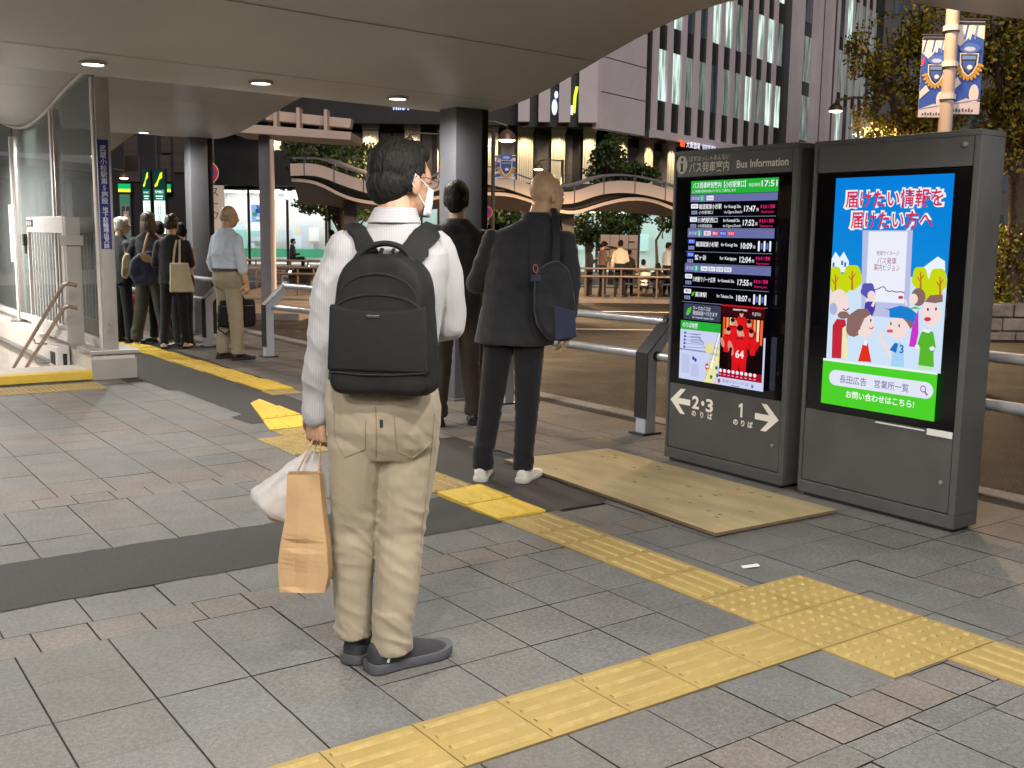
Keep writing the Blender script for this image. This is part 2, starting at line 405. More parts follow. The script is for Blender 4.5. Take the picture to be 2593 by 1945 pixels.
def sheet(name, poly, z, m, scale=T, jag=.0):
    P = []
    for i in range(len(poly)):
        a, b = np.array(poly[i], float), np.array(poly[(i+1) % len(poly)], float); n = max(1, int(np.linalg.norm(b-a)/.18)) if jag else 1
        for k in range(n):
            p = a+(b-a)*k/n
            P.append(p+(RNG.uniform(-jag, jag, 2) if k else 0))
    mb = MB(); mb.add([(p[0]*scale, p[1]*scale, z) for p in P], [tuple(range(len(P)))])
    return tag(mb.build(name, m), kind='structure')
sheet('asphalt_strip', ASPH_STRIP, .002, M['asphalt'], jag=.025)
sheet('asphalt_path', ASPH_FAR, .002, M['asphalt'], jag=.02)
sheet('asphalt_patch', ASPH_NEAR, .002, M['asphalt'], jag=.025)
# tactile paving -------------------------------------------------
def tact(mb, x0, v0, kind, axis='v', w_=1.0, h_=1.0, z=.004):
    g = .008; X0, X1, Y0, Y1 = (x0+g)*T, (x0+w_-g)*T, (v0+g)*T, (v0+h_-g)*T
    b = random.uniform(.95, 1.06)
    mb.box((X0, Y0, -.004), (X1, Y1, z))
    if kind == 'dot':
        for i in range(5):
            for j in range(5):
                cx, cy = X0+(i+.5)*(X1-X0)/5, Y0+(j+.5)*(Y1-Y0)/5
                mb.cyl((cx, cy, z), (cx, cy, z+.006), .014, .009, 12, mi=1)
    else:
        for i in range(4):
            if axis == 'v':
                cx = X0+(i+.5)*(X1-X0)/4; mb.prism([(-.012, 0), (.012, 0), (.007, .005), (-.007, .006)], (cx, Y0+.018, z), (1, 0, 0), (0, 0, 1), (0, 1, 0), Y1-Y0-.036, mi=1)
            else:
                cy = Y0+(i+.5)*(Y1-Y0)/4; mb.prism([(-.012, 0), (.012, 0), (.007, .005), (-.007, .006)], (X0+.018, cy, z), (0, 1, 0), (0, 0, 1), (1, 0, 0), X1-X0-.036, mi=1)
worn = MB()
for i in range(-14, 0): tact(worn, i, 0, 'bar', 'x')
for x, v in ((0, 1), (0, 0), (0, -1), (1, 1), (1, 0), (1, -1)): tact(worn, x, v, 'dot')
for i in range(-9, -1): tact(worn, 1, i, 'bar', 'v')
for i in range(2, 5): tact(worn, 0, i, 'bar', 'v')
tact(worn, 0, 5, 'bar', 'v', 1, .69); tact(worn, 0, 5.69, 'bar', 'v', 1, 1.0)
for i in range(5): tact(worn, 0, 8.97+i*.9, 'bar', 'v', 1, .9)
for x in (-.8, .2, 1.2):
    for v in (13.47, 14.55): tact(worn, x, v, 'dot', 'v', 1, 1.08)
tact(worn, -.1, 15.65, 'dot', 'v', 1.1, 1.0); tact(worn, 2.1, 21.7, 'dot', 'v', 1, .9)
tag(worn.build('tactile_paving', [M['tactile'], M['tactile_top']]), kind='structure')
st = MB()
for i in range(13):
    for j in range(2):
        X = -1.62-(i+1)*.98; Y = 25.5+j*.78; st.box(((X+.01)*T, (Y+.01)*T, -.004), ((X+.97)*T, (Y+.77)*T, .004))
        for q in range(6): st.box(((X+.08+q*.15)*T, (Y+.05)*T, .004), ((X+.14+q*.15)*T, (Y+.73)*T, .008))
tag(st.build('tactile_paving_at_stairs', M['tactile']), kind='structure')
new = MB()
def ramp(mb, P, n, z=.012, ribs=4):
    """new yellow mat laid on top: P = quad corners (module units), n pieces along"""
    P = [np.array(p, float) for p in P]
    for i in range(n):
        a, b = i/n, (i+1)/n-.006/n
        q = [P[0]+(P[3]-P[0])*a, P[1]+(P[2]-P[1])*a, P[1]+(P[2]-P[1])*b, P[0]+(P[3]-P[0])*b]
        zs = z+.006*math.sin(i*2.1)
        mb.add([(p[0]*T, p[1]*T, -.003) for p in q]+[(p[0]*T, p[1]*T, zs) for p in q], [(0, 3, 2, 1), (4, 5, 6, 7), (0, 1, 5, 4), (1, 2, 6, 5), (2, 3, 7, 6), (3, 0, 4, 7)])
        for k in range(ribs):
            s = (k+.5)/ribs; A = (q[0]+(q[1]-q[0])*s)*.93+(q[3]+(q[2]-q[3])*s)*.07; B = (q[0]+(q[1]-q[0])*s)*.07+(q[3]+(q[2]-q[3])*s)*.93
            mb.tube([(A[0]*T, A[1]*T, zs), (B[0]*T, B[1]*T, zs)], .008, 6)
ramp(new, [(-.02, 6.76), (1.0, 6.76), (1.06, 8.95), (.02, 8.83)], 2)
ramp(new, [(-.15, 16.4), (1.3, 16.4), (1.5, 21.2), (1.0, 20.6)], 3)
ramp(new, [(2.2, 22.7), (3.2, 22.7), (2.75, 45), (1.75, 45)], 22)
tag(new.build('new_tactile_mats', M['tactile_new']), kind='structure')
# kerb and road ----------------------------------------------------
kb = MB(); y = -14.0
while y < 27:
    kb.box((KERB_X, y+.004, -.2), (KERB_X+.17, y+.796, .002)); y += .8
tag(kb.build('kerb', M['kerb'], bevel=.008), kind='structure')
ROAD_A = (KERB_X+.17)
def road_z(fwd): return -.13-.57*min(max((fwd-9)/24, 0), 1)
RV, FV = np.array([math.cos(YAW), -math.sin(YAW)]), np.array([math.sin(YAW), math.cos(YAW)])
def road_pt(r, fw):
    p = CAM[:2]+RV*r+FV*fw; return p
rm = MB(); N = 46
for i in range(N):                              # sheet running from the kerb out past the far buildings, falling gently away
    y0 = -60+i*(260/N); y1 = y0+260/N
    xs = [ROAD_A, 5, 8, 12, 16, 20, 25, 30, 40, 60, 100, 170, 260]
    for a, b in zip(xs[:-1], xs[1:]):
        q = []
        for X, Y in ((a, y0), (b, y0), (b, y1), (a, y1)):
            fw = (X-CAM[0])*FV[0]+(Y-CAM[1])*FV[1]; q.append((X, Y, road_z(fw) if X > ROAD_A+.01 else -.13))
        rm.add(q, [(0, 1, 2, 3)])
rm.add([(-90, 27, -.5), (ROAD_A, 27, -.5), (ROAD_A, 200, -.5), (-90, 200, -.5)], [(0, 1, 2, 3)])
rm.add([(-90, -60, -.3), (ROAD_A, -60, -.3), (ROAD_A, 27, -.3), (-90, 27, -.3)], [(0, 1, 2, 3)]) if False else None
tag(rm.build('road', M['road'], smooth=True, angle=80), kind='structure')
mk = MB()
def mark(P): mk.add([(*road_pt(r, f), road_z(f)+.012) for r, f in P], [(0, 1, 2, 3)])
for k in range(5): mark([(-6.6+k*.05, 15.0+k*1.5), (-3.4+k*.05, 15.0+k*1.5), (-3.35+k*.05, 15.3+k*1.5), (-6.6+k*.05, 15.3+k*1.5)]) if k < 3 else None
mark([(-3.0, 20.8), (13, 20.8), (13, 20.95), (-3.0, 20.95)]); mark([(1, 28.2), (14, 28.2), (14, 28.4), (1, 28.4)]); mark([(-12, 45), (20, 45), (20, 45.2), (-12, 45.2)])
tag(mk.build('road_marking', M['white']), kind='structure')
pl = MB(); pl.prism([(.80, 3.13), (1.60, 3.05), (1.585, 1.165), (.71, 1.20)], (0, 0, .008), (1, 0, 0), (0, 1, 0), (0, 0, 1), .016)
pl.m = [0, 1]+[2]*4 if False else [0, 0, 1, 1, 1, 1]
plyo = tag(pl.build('plywood_sheet', [M['ply'], M['plyedge']]), 'worn plywood sheet lying on the paving in front of the charcoal information panels', 'plywood')
kn = MB()
for _ in range(22):
    x, y = random.uniform(.85, 1.5), random.uniform(1.3, 2.95); kn.add([(x+.012*math.cos(t)*random.uniform(.5, 1), y+.026*math.sin(t)*random.uniform(.5, 1), .0246) for t in np.linspace(0, 2*math.pi, 9)[:-1]], [tuple(range(8))])
kn.build('knot', M['plyedge'], plyo)
sc = MB(); sc.add([(.46, .79, .003), (.53, .755, .010), (.545, .785, .012), (.475, .82, .004)], [(0, 1, 2, 3)])
tag(sc.build('paper_scrap', M['white']), 'torn white paper scrap lying on grey paving near the yellow dotted tiles', 'litter')

# ================================================================== canopy over the pavement
CW = [(-9.6, 2.45), (-6.3, 2.95), (-3.4, 2.92), (-.42, 2.42), (2.45, 2.96), (5.35, 2.5), (8.5, 3.02), (11.85, 2.7), (15.2, 3.08), (18.4, 2.78), (21.6, 3.1)]
def canopy_z(x, y):
    q = y-.1*x
    for (a, za), (b, zb) in zip(CW[:-1], CW[1:]):
        if a <= q <= b: return za+(zb-za)*(1-math.cos(math.pi*(q-a)/(b-a)))/2
    return 2.9
CX0, CX1 = -7.0, 2.25
cm = MB(); qs = np.arange(-9.0, 21.5, .12); xs = np.linspace(CX0, CX1, 12)
def cgrid(mb, dz, inset):
    pts = [[(x, q+.1*x, canopy_z(x, q+.1*x)+dz) for x in np.linspace(CX0+inset, CX1-inset, 12)] for q in qs]
    n = 12; vs = [p for r in pts for p in r]
    mb.add(vs, [(i*n+j, i*n+j+1, (i+1)*n+j+1, (i+1)*n+j) for i in range(len(qs)-1) for j in range(n-1)])
cgrid(cm, 0, 0); cgrid(cm, .30, .1)
for (xa, xb) in ((CX0, CX0+.1), (CX1, CX1-.1)):
    vs = []
    for q in qs: vs += [(xa, q+.1*xa, canopy_z(xa, q+.1*xa)), (xb, q+.1*xb, canopy_z(xb, q+.1*xb)+.30)]
    cm.add(vs, [(2*i, 2*i+1, 2*i+3, 2*i+2) for i in range(len(qs)-1)])
canopy = tag(cm.build('wavy_canopy', M['soffit'], smooth=True, angle=50), 'wavy beige metal canopy over the near pavement with downlights along its troughs', 'canopy')
sm = MB()
for q in (-2.0, 1.1, 3.83, 4.86, 7.0, 9.86, 13.0, 16.4):
    A = [(x, q-.004+.1*x, canopy_z(x, q+.1*x)-.003) for x in np.linspace(CX0, CX1, 24)]; B = [(x, q+.004+.1*x, canopy_z(x, q+.1*x)-.003) for x in np.linspace(CX0, CX1, 24)]
    sm.add(A+B, [(i, i+1, 24+i+1, 24+i) for i in range(23)])
sm.build('panel_joint', M['seam'], canopy)
DL = []
def downlight(x, q, power, label):
    y = q+.1*x; z = canopy_z(x, y)
    root = empty('downlight', (x, y, z-.004), 0, label, 'downlight', 'recessed round downlights in the canopy troughs')
    a = MB(); a.rings([[(r*math.cos(t), r*math.sin(t), h) for t in np.linspace(0, 2*math.pi, 25)[:-1]] for r, h in ((.088, .015), (.088, -.008), (.070, -.012), (.066, .004))], cap=False)
    a.build('trim_ring', M['steel_b'], root, smooth=True)
    l = MB(); l.add([(.067*math.cos(t), .067*math.sin(t), -.006) for t in np.linspace(0, 2*math.pi, 25)[:-1]], [tuple(reversed(range(24)))]); l.build('lens', M['lamp'], root)
    spot('downlight_beam', (0, 0, -.03), power, (1, .955, .885), 176, .45, .06, parent=root)
for nm, q, xs_, pw in (('near trough', 5.12, (1.2, .02, -1.16, -2.35, -3.5, -4.7), 1.35), ('trough overhead', -.42, (1.3, .1, -1.1, -2.3, -3.5, -4.7), 1.35), ('far trough', 11.78, (1.15, .05, -1.9, -3.1), 1.9), ('farthest trough', 18.3, (1.0, -.8, -2.6, -4.4, -6.2), 1.6), ('trough behind the viewer', -6.3, (.6, -.6, -1.8, -3.0, -4.2), 2.0)):  # the farthest row is added to brighten the wall beyond the canopy
    for i, x in enumerate(xs_):
        lb = {('near trough', 0): 'round white downlight in the near trough, just left of the grey column head', ('near trough', 1): 'round white downlight in the middle of the near trough',
              ('near trough', 2): 'round white downlight above the steel post carrying the blue vertical sign', ('far trough', 0): 'round downlight in the far trough beside the dark far column'}.get((nm, i), 'round downlight in the %s, number %s from the road' % (nm, ('one', 'two', 'three', 'four', 'five', 'six')[i]))
        if (nm, i) not in (('near trough', 0), ('near trough', 1), ('near trough', 2), ('far trough', 0)):
            lb = 'round downlight in the %s of the canopy' % nm
        downlight(x, q, DOWNLIGHT_W*pw*(.7 if q == -.42 and x > 0 else 1.5 if q == -.42 and x < -1.5 else 1), lb)
def column(x, y, s, z1, label, rot=0.0, dark=True):
    root = empty('column', (x, y, -.1), rot, label, 'column', 'canopy columns'); h = s/2
    a = MB(); a.box((-h, -h, 0), (h, h, z1+.1)); a.build('shaft', M['col_dark'], root, bevel=.012, smooth=True)
    b = MB(); b.box((h+.02, -h+.02, .1), (h+.075, -h+.075, z1+.05)); b.build('drainpipe', M['rail_dark'], root, bevel=.01)
    c = MB(); c.box((-h-.02, -h-.02, 0), (h+.02, h+.02, .12)); c.build('base_collar', M['col_dark'], root, bevel=.006)
column(1.99, 5.55, .27, 2.56, 'grey steel column under the near canopy, behind the man in the black jacket', 0)
column(1.98, 12.35, .25, 2.78, 'grey steel column under the far canopy trough, left of the blue and red round sign', 0)
column(1.98, 19.0, .25, 2.9, 'dark column at the far left, beyond the standing women', 0)

# ================================================================== stair entrance on the left
px = MB()
px.box((-.46, 8.28, 0), (-.06, 8.75, .245)); px.box((-.455, 8.75, -3), (-.09, 16.5, .235))
par = tag(px.build('stair_parapet', M['stonew'], bevel=.008), 'low pale stone parapet of the stair entrance under the glass screen', 'parapet')
cp = MB(); cp.box((-.49, 8.25, .245), (-.03, 8.8, .285)); cp.build('cap_stone', M['steel_b'], par, bevel=.006)
cl = MB(); cl.box((-.475, 8.262, .0), (-.05, 8.279, .20)); cl.build('steel_cladding', M['steel_b'], par, bevel=.003)
sd = MB()
for i in range(16):
    y = 8.9+i*.32; sd.box((-3.25, y, -4), (-.46, y+.318, -.02-i*.145))
tag(sd.build('stairs', M['stonew'], bevel=.006), kind='structure')
sill = MB(); sill.box((-3.25, 8.30, -.3), (-.46, 8.9, .085))
so = tag(sill.build('entrance_sill', M['stonew'], bevel=.006), 'raised stone sill with yellow front edge at the top of the stairs', 'sill')
ye = MB(); ye.box((-3.25, 8.262, .012), (-.47, 8.299, .088)); ye.box((-3.25, 8.299, .0855), (-.47, 8.42, .0895)); ye.build('yellow_edge', M['tactile_new'], so)
wl = MB(); wl.box((-3.6, 8.28, -4), (-3.25, 16.5, 2.45)); wl.box((-3.25, 14.1, -4), (-.46, 14.4, -1.0))
tag(wl.build('stairwell_wall', M['white']), 'white wall on the far side of the stairwell', 'wall')
def glass_post(y, z1, label):
    root = empty('steel_post', (-.25, y, .235), 0, label, 'post', 'stainless posts of the glass stair screen')
    a = MB(); a.box((-.06, -.06, .012), (.075, .05, z1-.235)); a.build('shaft', M['steel_b'], root, bevel=.012, smooth=True)
    b = MB(); b.box((-.078, -.02, .012), (-.061, .06, z1-.235)); b.build('edge_fin', M['white'], root, bevel=.004)
    c = MB(); c.box((-.17, -.13, 0), (.14, .11, .012)); c.build('base_plate', M['steel'], root, bevel=.003)
    d = MB()
    for sx in (-.13, .12):
        for sy in (-.1, .08): d.cyl((sx, sy, .01), (sx, sy, .035), .012, .012, 8)
    d.build('anchor_bolt', M['steel'], root)
    e = MB()
    for zz in (.22, 1.05): e.cyl((-.0, -.075, zz), (-.0, -.06, zz), .02, .02, 12); e.cyl((-.0, -.075, zz+.07), (-.0, -.06, zz+.07), .02, .02, 12)
    e.build('glass_fixing', M['steel'], root)
    return root
pA = glass_post(8.48, 2.88, 'stainless post carrying the blue vertical Japanese sign')
glass_post(10.3, 2.74, 'stainless post behind the white slatted gate')
glass_post(12.65, 2.6, 'stainless post at the left edge of the photo, beside white notices')
cv = Canvas((0, 0, 0), (1, 0, 0), (0, 0, 1), (0, -1, 0))
cv.rect(-.055, 1.02, .047, 2.06, '#1d2a86')
for i, ch in enumerate('武蔵小杉駅第5施設'): cv.text(ch, -.004, 1.955-i*.062, .054, '#e9e9ef', align='C', bold=.012, l=2)
for i, ch in enumerate('地下駐輪場出入口'): cv.text(ch, -.004, 1.345-i*.0445*1.0, .040, '#e9e9ef', align='C', bold=.012, l=2) if False else cv.text(ch, -.004, 1.38-i*.05, .046, '#e9e9ef', align='C', bold=.012, l=2)
sgn = cv.build('vertical_sign', M['print']); sgn.location = (-.25, 8.414, .235)
tag(sgn, 'blue vertical sign with white Japanese characters on the stainless post', 'sign')
bp = MB(); bp.box((-.058, .0005, 1.016), (.050, .004, 2.064)); bp.build('backing_plate', M['steel_b'], sgn)
def pane(y0, y1, label):
    a = MB(); n = 14; vs = []
    for i in range(n+1):
        y = y0+(y1-y0)*i/n; z = canopy_z(-.27, y)-.02
        vs += [(-.276, y, .30), (-.264, y, .30), (-.264, y, z), (-.276, y, z)]
    a.add(vs, [(4*i+j, 4*i+(j+1) % 4, 4*i+4+(j+1) % 4, 4*i+4+j) for i in range(n) for j in range(4)]+[(3, 2, 1, 0), (4*n, 4*n+1, 4*n+2, 4*n+3)])
    tag(a.build('glass_pane', M['dusty']), label, 'glass pane', 'glass panes of the stair screen')
pane(8.57, 10.18, 'tall glass pane between the blue-signed post and the gate post'); pane(10.38, 12.53, 'tall glass pane between the gate post and the leftmost post'); pane(12.75, 15.8, 'tall glass pane at the left edge of the photo')
tr = MB(); tr.tube([(-.27, y, canopy_z(-.27, y)-.035) for y in np.linspace(8.2, 16.2, 60)], .032, 8, flat=.5)
tag(tr.build('curved_glazing_trim', M['white'], smooth=True), 'curved white trim where the glass screen meets the wavy canopy', 'trim')
lowr = MB(); lowr.box((-.31, 8.62, .285), (-.23, 16, .36)); tag(lowr.build('glazing_rail', M['white'], bevel=.005), 'white bottom rail holding the glass stair panes', 'rail')
gt = empty('gate', (-.50, 9.02, .30), 0, 'white slatted security gate folded open beside the stairs', 'gate')
a = MB(); a.box((-.02, 0, 0), (.02, .05, 1.27)); a.box((-.02, 1.72, 0), (.02, 1.77, 1.27)); a.box((-.02, .05, 1.10), (.02, 1.72, 1.27)); a.box((-.02, .05, 0), (.02, 1.72, .16)); a.build('frame', M['white'], gt, bevel=.005)
for i in range(11):
    a = MB(); a.box((-.003, .15+i*.145, .16), (.003, .178+i*.145, 1.10)); a.build('bar', M['white'], gt)
a = MB(); a.box((-.028, 1.42, 1.165), (-.02, 1.76, 1.24)); a.build('slotted_plate', M['rail_dark'], gt, bevel=.003)
a = MB()
for k in range(3): a.cyl((-.034, 1.48+k*.1, 1.2), (-.028, 1.48+k*.1, 1.2), .03, .03, 14)
a.build('plate_hole', M['white'], gt)
a = MB(); a.box((-.06, 1.77, .95), (.0, 1.83, 1.08)); a.tube([(-.03, 1.80, .95), (-.03, 1.80, .86), (-.03, 1.86, .86), (-.03, 1.86, .95)], .009, 8); a.build('padlock', M['rail_dark'], gt)
gp = MB(); gp.box((-.52, 8.9, .285), (-.38, 9.0, 1.56)); gp.box((-.58, 8.86, 1.28), (-.36, 8.898, 1.38)); tag(gp.build('gate_post', M['steel_b'], bevel=.006), 'square steel gate post between the white gate and the blue-signed post', 'post')
def handrail(z0, label):
    root = empty('handrail', (-.62, 8.55, z0), 0, label, 'handrail', 'double stair handrails')
    a = MB(); a.tube([(.10, -.02, -.02), (.02, -.02, 0), (0, .1, -.02), (0, 1.2, -.46), (0, 3.6, -1.42)], .019, 10); a.build('rail', M['plyedge'] if False else M['handrail'], root, smooth=True)
    for y in (.5, 1.7, 2.9):
        z = -.02-(y-.1)*.4; b = MB(); b.tube([(0, y, z-.01), (.03, y, z-.08), (.15, y, z-.09)], .011, 8); b.build('bracket', M['steel'], root)
M['handrail'] = mat('brown_rail', (.20, .13, .08), .35, metal=.35)
handrail(.92, 'upper brown handrail descending into the stairwell'); handrail(.70, 'lower brown handrail descending into the stairwell')
ib = MB(); ib.box((-.60, 9.18, -.03), (-.47, 9.52, .24)); io = tag(ib.build('sign_box', M['white'], bevel=.01), 'small white box with a framed pictogram fixed to the stair wall', 'sign box')
q = MB(); q.box((-.54, 9.172, .04), (-.50, 9.179, .17)); q.box((-.605, 9.24, .05), (-.6005, 9.46, .18)); q.build('dark_pictogram', M['rail_dark'], io)
tb = empty('tube_lamp', (-1.9, 12.2, 2.35), 0, 'white fluorescent tube lamp hanging inside the glass stair enclosure', 'lamp')
a = MB(); a.box((-.06, -.6, 0), (.06, .6, .05)); a.build('housing', M['white'], tb)
a = MB(); a.cyl((0, -.56, -.02), (0, .56, -.02), .02, .02, 10); a.build('tube', M['lamp'], tb)
a = MB(); a.cyl((0, 0, .05), (0, 0, .34), .012); a.build('stem', M['steel'], tb)
d = bpy.data.lights.new('tube_beam', 'AREA'); d.shape = 'RECTANGLE'; d.size = .12; d.size_y = 1.1; d.energy = 190; d.color = (1, .95, .88)
o = bpy.data.objects.new('tube_beam', d); COL.objects.link(o); o.location = (0, 0, -.05); o.parent = tb
for (y0, z0, y1, z1) in ((12.72, 1.0, 13.1, 1.75),):
    a = MB(); a.box((-.30, y0, z0), (-.283, y1, z1)); no_ = tag(a.build('notice', M['white']), 'white paper notices taped to the glass at the left edge', 'notice')
    a = MB(); a.box((-.301, y0+.02, z0+.345), (-.3005, y1-.02, z0+.352)); a.build('sheet_gap', M['seam'], no_)
a = MB(); a.box((-.26, 8.62, 1.15), (-.25, 9.1, 1.85)); tag(a.build('notice_board', M['white']), 'white notice board behind the glass, left of the blue-signed post', 'notice board')

# ================================================================== guard rails along the kerb
def guard_post(x, y, label):
    root = empty('guard_post', (x, y, 0), 0, label, 'guard post', 'bent guard rail posts along the kerb')
    a = MB(); a.prism([(-.05, .0), (.05, 0), (.05, .56), (.26, .80), (.22, .86), (-.05, .60)], (0, -.055, .0), (1, 0, 0), (0, 0, 1), (0, 1, 0), .11); a.build('post_body', M['post_pale'], root, bevel=.012)
    b = MB(); b.prism([(-.056, .12), (-.05, .12), (-.05, .60), (.22, .86), (.26, .80), (.268, .81), (.225, .872), (-.056, .605)], (0, -.065, 0), (1, 0, 0), (0, 0, 1), (0, 1, 0), .13); b.build('edge_plate', M['rail_dark'], root)
    c = MB(); c.box((-.09, -.08, -.01), (.09, .08, .012)); c.build('foot_plate', M['rail_dark'], root)
guard_post(2.27, 3.42, 'bent steel guard post just left of the bus information panel')
guard_post(2.18, 5.1, 'bent steel guard post half hidden behind the man in the black jacket')
guard_post(1.74, 9.3, 'bent steel guard post right of the man with the black briefcase')
guard_post(1.50, 10.65, 'bent steel guard post left of the man with the black briefcase')
guard_post(2.3, -.6, 'bent steel guard post at the right, hidden by the advertising panel')
def guard_rail(pts, label):
    a = MB(); a.tube(pts, .032, 12); o = tag(a.build('guard_rail', M['rail'], smooth=True), label, 'guard rail', 'round guard rails between the kerb posts')
    b = MB()
    for p, q in ((pts[0], pts[1]), (pts[-1], pts[-2])):
        p, q = np.array(p), np.array(q); d = (q-p)/np.linalg.norm(q-p); b.cyl(p-d*.012, p+d*.03, .036, .036, 12)
    b.build('end_cap', M['rail_dark'], o)
for zz, dx, nm in ((.82, .20, 'upper'), (.58, .04, 'lower')):
    guard_rail([(2.27+dx, 3.42, zz), (2.18+dx, 5.1, zz)], '%s guard rail behind the bald man in the dark suit' % nm)
    guard_rail([(1.74+dx, 9.28, zz), (2.1+dx, 6.4, zz)], '%s guard rail running right from behind the black briefcase' % nm)
    guard_rail([(2.29+dx, -.6, zz), (2.27+dx, 3.36, zz)], '%s guard rail running behind the two information panels' % nm)
    guard_rail([(1.50+dx, 10.7, zz), (1.2+dx, 16.5, zz)], '%s guard rail beside the standing women' % nm)

# ================================================================== information panels
KX = 1.765
def panel_body(y0, y1, H, label, lower_top, head_bot, head_top, zs, cat='information panel'):
    """y0 = left edge seen from the pavement, y1 = right edge"""
    wd = y0-y1; root = empty('information_panel', (KX, y0, 0), 0, label, cat)      # local: x = depth away from the pavement, -y = to the right
    b = MB()
    b.prism([(0, .02), (wd, .02), (wd, .088), (0, .088)], (0, 0, 0), (0, -1, 0), (0, 0, 1), (1, 0, 0), .205)
    b.prism([(0, .088), (.022, .088), (.022, H-.028), (0, H-.028)], (0, 0, 0), (0, -1, 0), (0, 0, 1), (1, 0, 0), .205)
    b.prism([(wd-.036, .088), (wd, .088), (wd, H-.028), (wd-.036, H-.028)], (0, 0, 0), (0, -1, 0), (0, 0, 1), (1, 0, 0), .205)
    b.prism([(0, H-.028), (wd, H-.028), (wd, H), (0, H)], (0, 0, 0), (0, -1, 0), (0, 0, 1), (1, 0, 0), .205)
    b.prism([(.022, .088), (wd-.036, .088), (wd-.036, H-.028), (.022, H-.028)], (.03, 0, 0), (0, -1, 0), (0, 0, 1), (1, 0, 0), .165)
    b.build('casing', M['kiosk'], root, bevel=.004)
    f = MB(); f.prism([(.03, -.01), (wd-.03, -.01), (wd-.03, .02), (.03, .02)], (.02, 0, 0), (0, -1, 0), (0, 0, 1), (1, 0, 0), .16); f.build('plinth', M['rail_dark'], root)
    def pnl(nm, u0, u1, z0, z1, m, x=.004):
        a = MB(); a.prism([(u0, z0), (u1, z0), (u1, z1), (u0, z1)], (x, 0, 0), (0, -1, 0), (0, 0, 1), (1, 0, 0), .024); return a.build(nm, m, root, bevel=.002)
    lp = pnl('lower_door', .027, wd-.041, .094, lower_top, M['kiosk']); hp = pnl('header_plate', .027, wd-.041, head_bot, head_top, M['kiosk'])
    gl = pnl('black_glass', .027, wd-.041, lower_top+.004, head_bot-.004, M['bezel'], .006)
    k = MB(); k.cyl((-.004, -(wd-.085), .246), (.006, -(wd-.085), .246), .011, .011, 14); k.cyl((-.006, -(wd-.085), .246), (-.004, -(wd-.085), .246), .004, .004, 8); k.build('keyhole', M['steel'], lp)
    return root, lp, hp, gl
k1, lp1, hp1, gl1 = panel_body(2.68, 1.692, 1.978, 'charcoal bus information panel with a departure board screen and white arrows', .512, 1.817, 1.952, None)
k2, lp2, hp2, gl2 = panel_body(1.582, .604, 1.972, 'charcoal advertising panel with a blue and green cartoon screen, nearest the right edge', .502, 1.802, 1.948, None)
def face(xo, step=.0005): return Canvas((xo, 0, 0), (0, -1, 0), (0, 0, 1), (-1, 0, 0), step)
WHT = '#f3efe6'
# header and arrows of the bus panel
c = face(.0035); U = lambda y: 2.68-y
c.ell(U(2.612), 1.893, .048, .056, WHT); c.ell(U(2.611), 1.925, .011, .012, '#3a3a3c'); c.poly([(U(2.625), 1.903), (U(2.602), 1.903), (U(2.602), 1.862), (U(2.596), 1.862), (U(2.596), 1.852), (U(2.628), 1.852), (U(2.628), 1.862), (U(2.621), 1.862), (U(2.621), 1.893), (U(2.625), 1.893)], '#3a3a3c')
c.text('ばすはっしゃあんない', U(2.545), 1.912, .030, WHT, width=.335); c.text('バス発車案内', U(2.545), 1.848, .056, WHT, width=.335, bold=.014)
c.text('Bus Information', U(2.150), 1.855, .054, WHT, width=.39, bold=.02)
c.build('header_lettering', M['print'], hp1)
c = face(.0035)
def arrow(cv, ut, v, L, hw, t, d):
    cv.poly([(ut, v), (ut+d*.092, v+hw), (ut+d*.135, v+hw), (ut+d*.055, v)], WHT); cv.poly([(ut, v), (ut+d*.092, v-hw), (ut+d*.135, v-hw), (ut+d*.055, v)], WHT); cv.rect(min(ut+d*.03, ut+d*L), v-t, max(ut+d*.03, ut+d*L), v+t, WHT)
arrow(c, U(2.641), .403, .18, .081, .019, 1); c.build('left_pointing_arrow', M['print'], lp1); c = face(.0035); arrow(c, U(1.742), .400, .18, .081, .019, -1); c.build('right_pointing_arrow', M['print'], lp1); c = face(.0035)
c.text('2', U(2.446), .374, .094, WHT, width=.062, bold=.03); c.ell(U(2.352), .415, .014, .016, WHT); c.text('3', U(2.325), .370, .094, WHT, width=.062, bold=.03)
c.poly([(U(2.020), .375), (U(2.020), .461), (U(2.032), .461), (U(2.052), .447), (U(2.052), .431), (U(2.037), .439), (U(2.037), .375)][::-1], WHT)
for i, ch in enumerate('のりば'):
    c.text(ch, U(2.425)+i*.071, .326, .036, WHT, align='C', bold=.03); c.text(ch, U(2.072)+i*.060, .325, .036, WHT, align='C', bold=.03)
c.build('bay_lettering', M['print'], lp1)
# ---- departure board
c = face(.0050, .0004); L_, R_ = U(2.525), U(1.828); G = '#27b13a'; BAR = '#6a70a6'; W = '#eef0fa'; PKX = '#f0287e'
c.rect(L_, .56, R_, 1.79, '#050509'); c.rect(L_, 1.709, R_, 1.79, G)
c.text('バス発車時刻案内【小杉駅東口】', L_+.015, 1.747, .034, W, width=.435, bold=.012); c.text('(ご利用の系統は各のりばで) ご案内します', L_+.015, 1.720, .015, W, width=.36)
c.text('現在時刻', L_+.475, 1.745, .019, W, width=.085); c.text('17:51', L_+.572, 1.742, .042, W, width=.118, bold=.015)
def sec(z0, z1, n, chips):
    c.rect(L_, z0, R_, z1, BAR); m = (z0+z1)/2
    c.text('のりば', L_+.012, m-.009, .021, W, width=.065); c.ell(L_+.10, m, .02, .02, '#38b88a'); c.text(n, L_+.10, m-.011, .026, W, align='C', bold=.02)
    u = L_+.14
    for body, col, tc in chips:
        c.rect(u, m-.014, u+.058, m+.014, col, r=.004); c.text(body, u+.029, m-.008, .018, tc, align='C', width=.042); u += .066
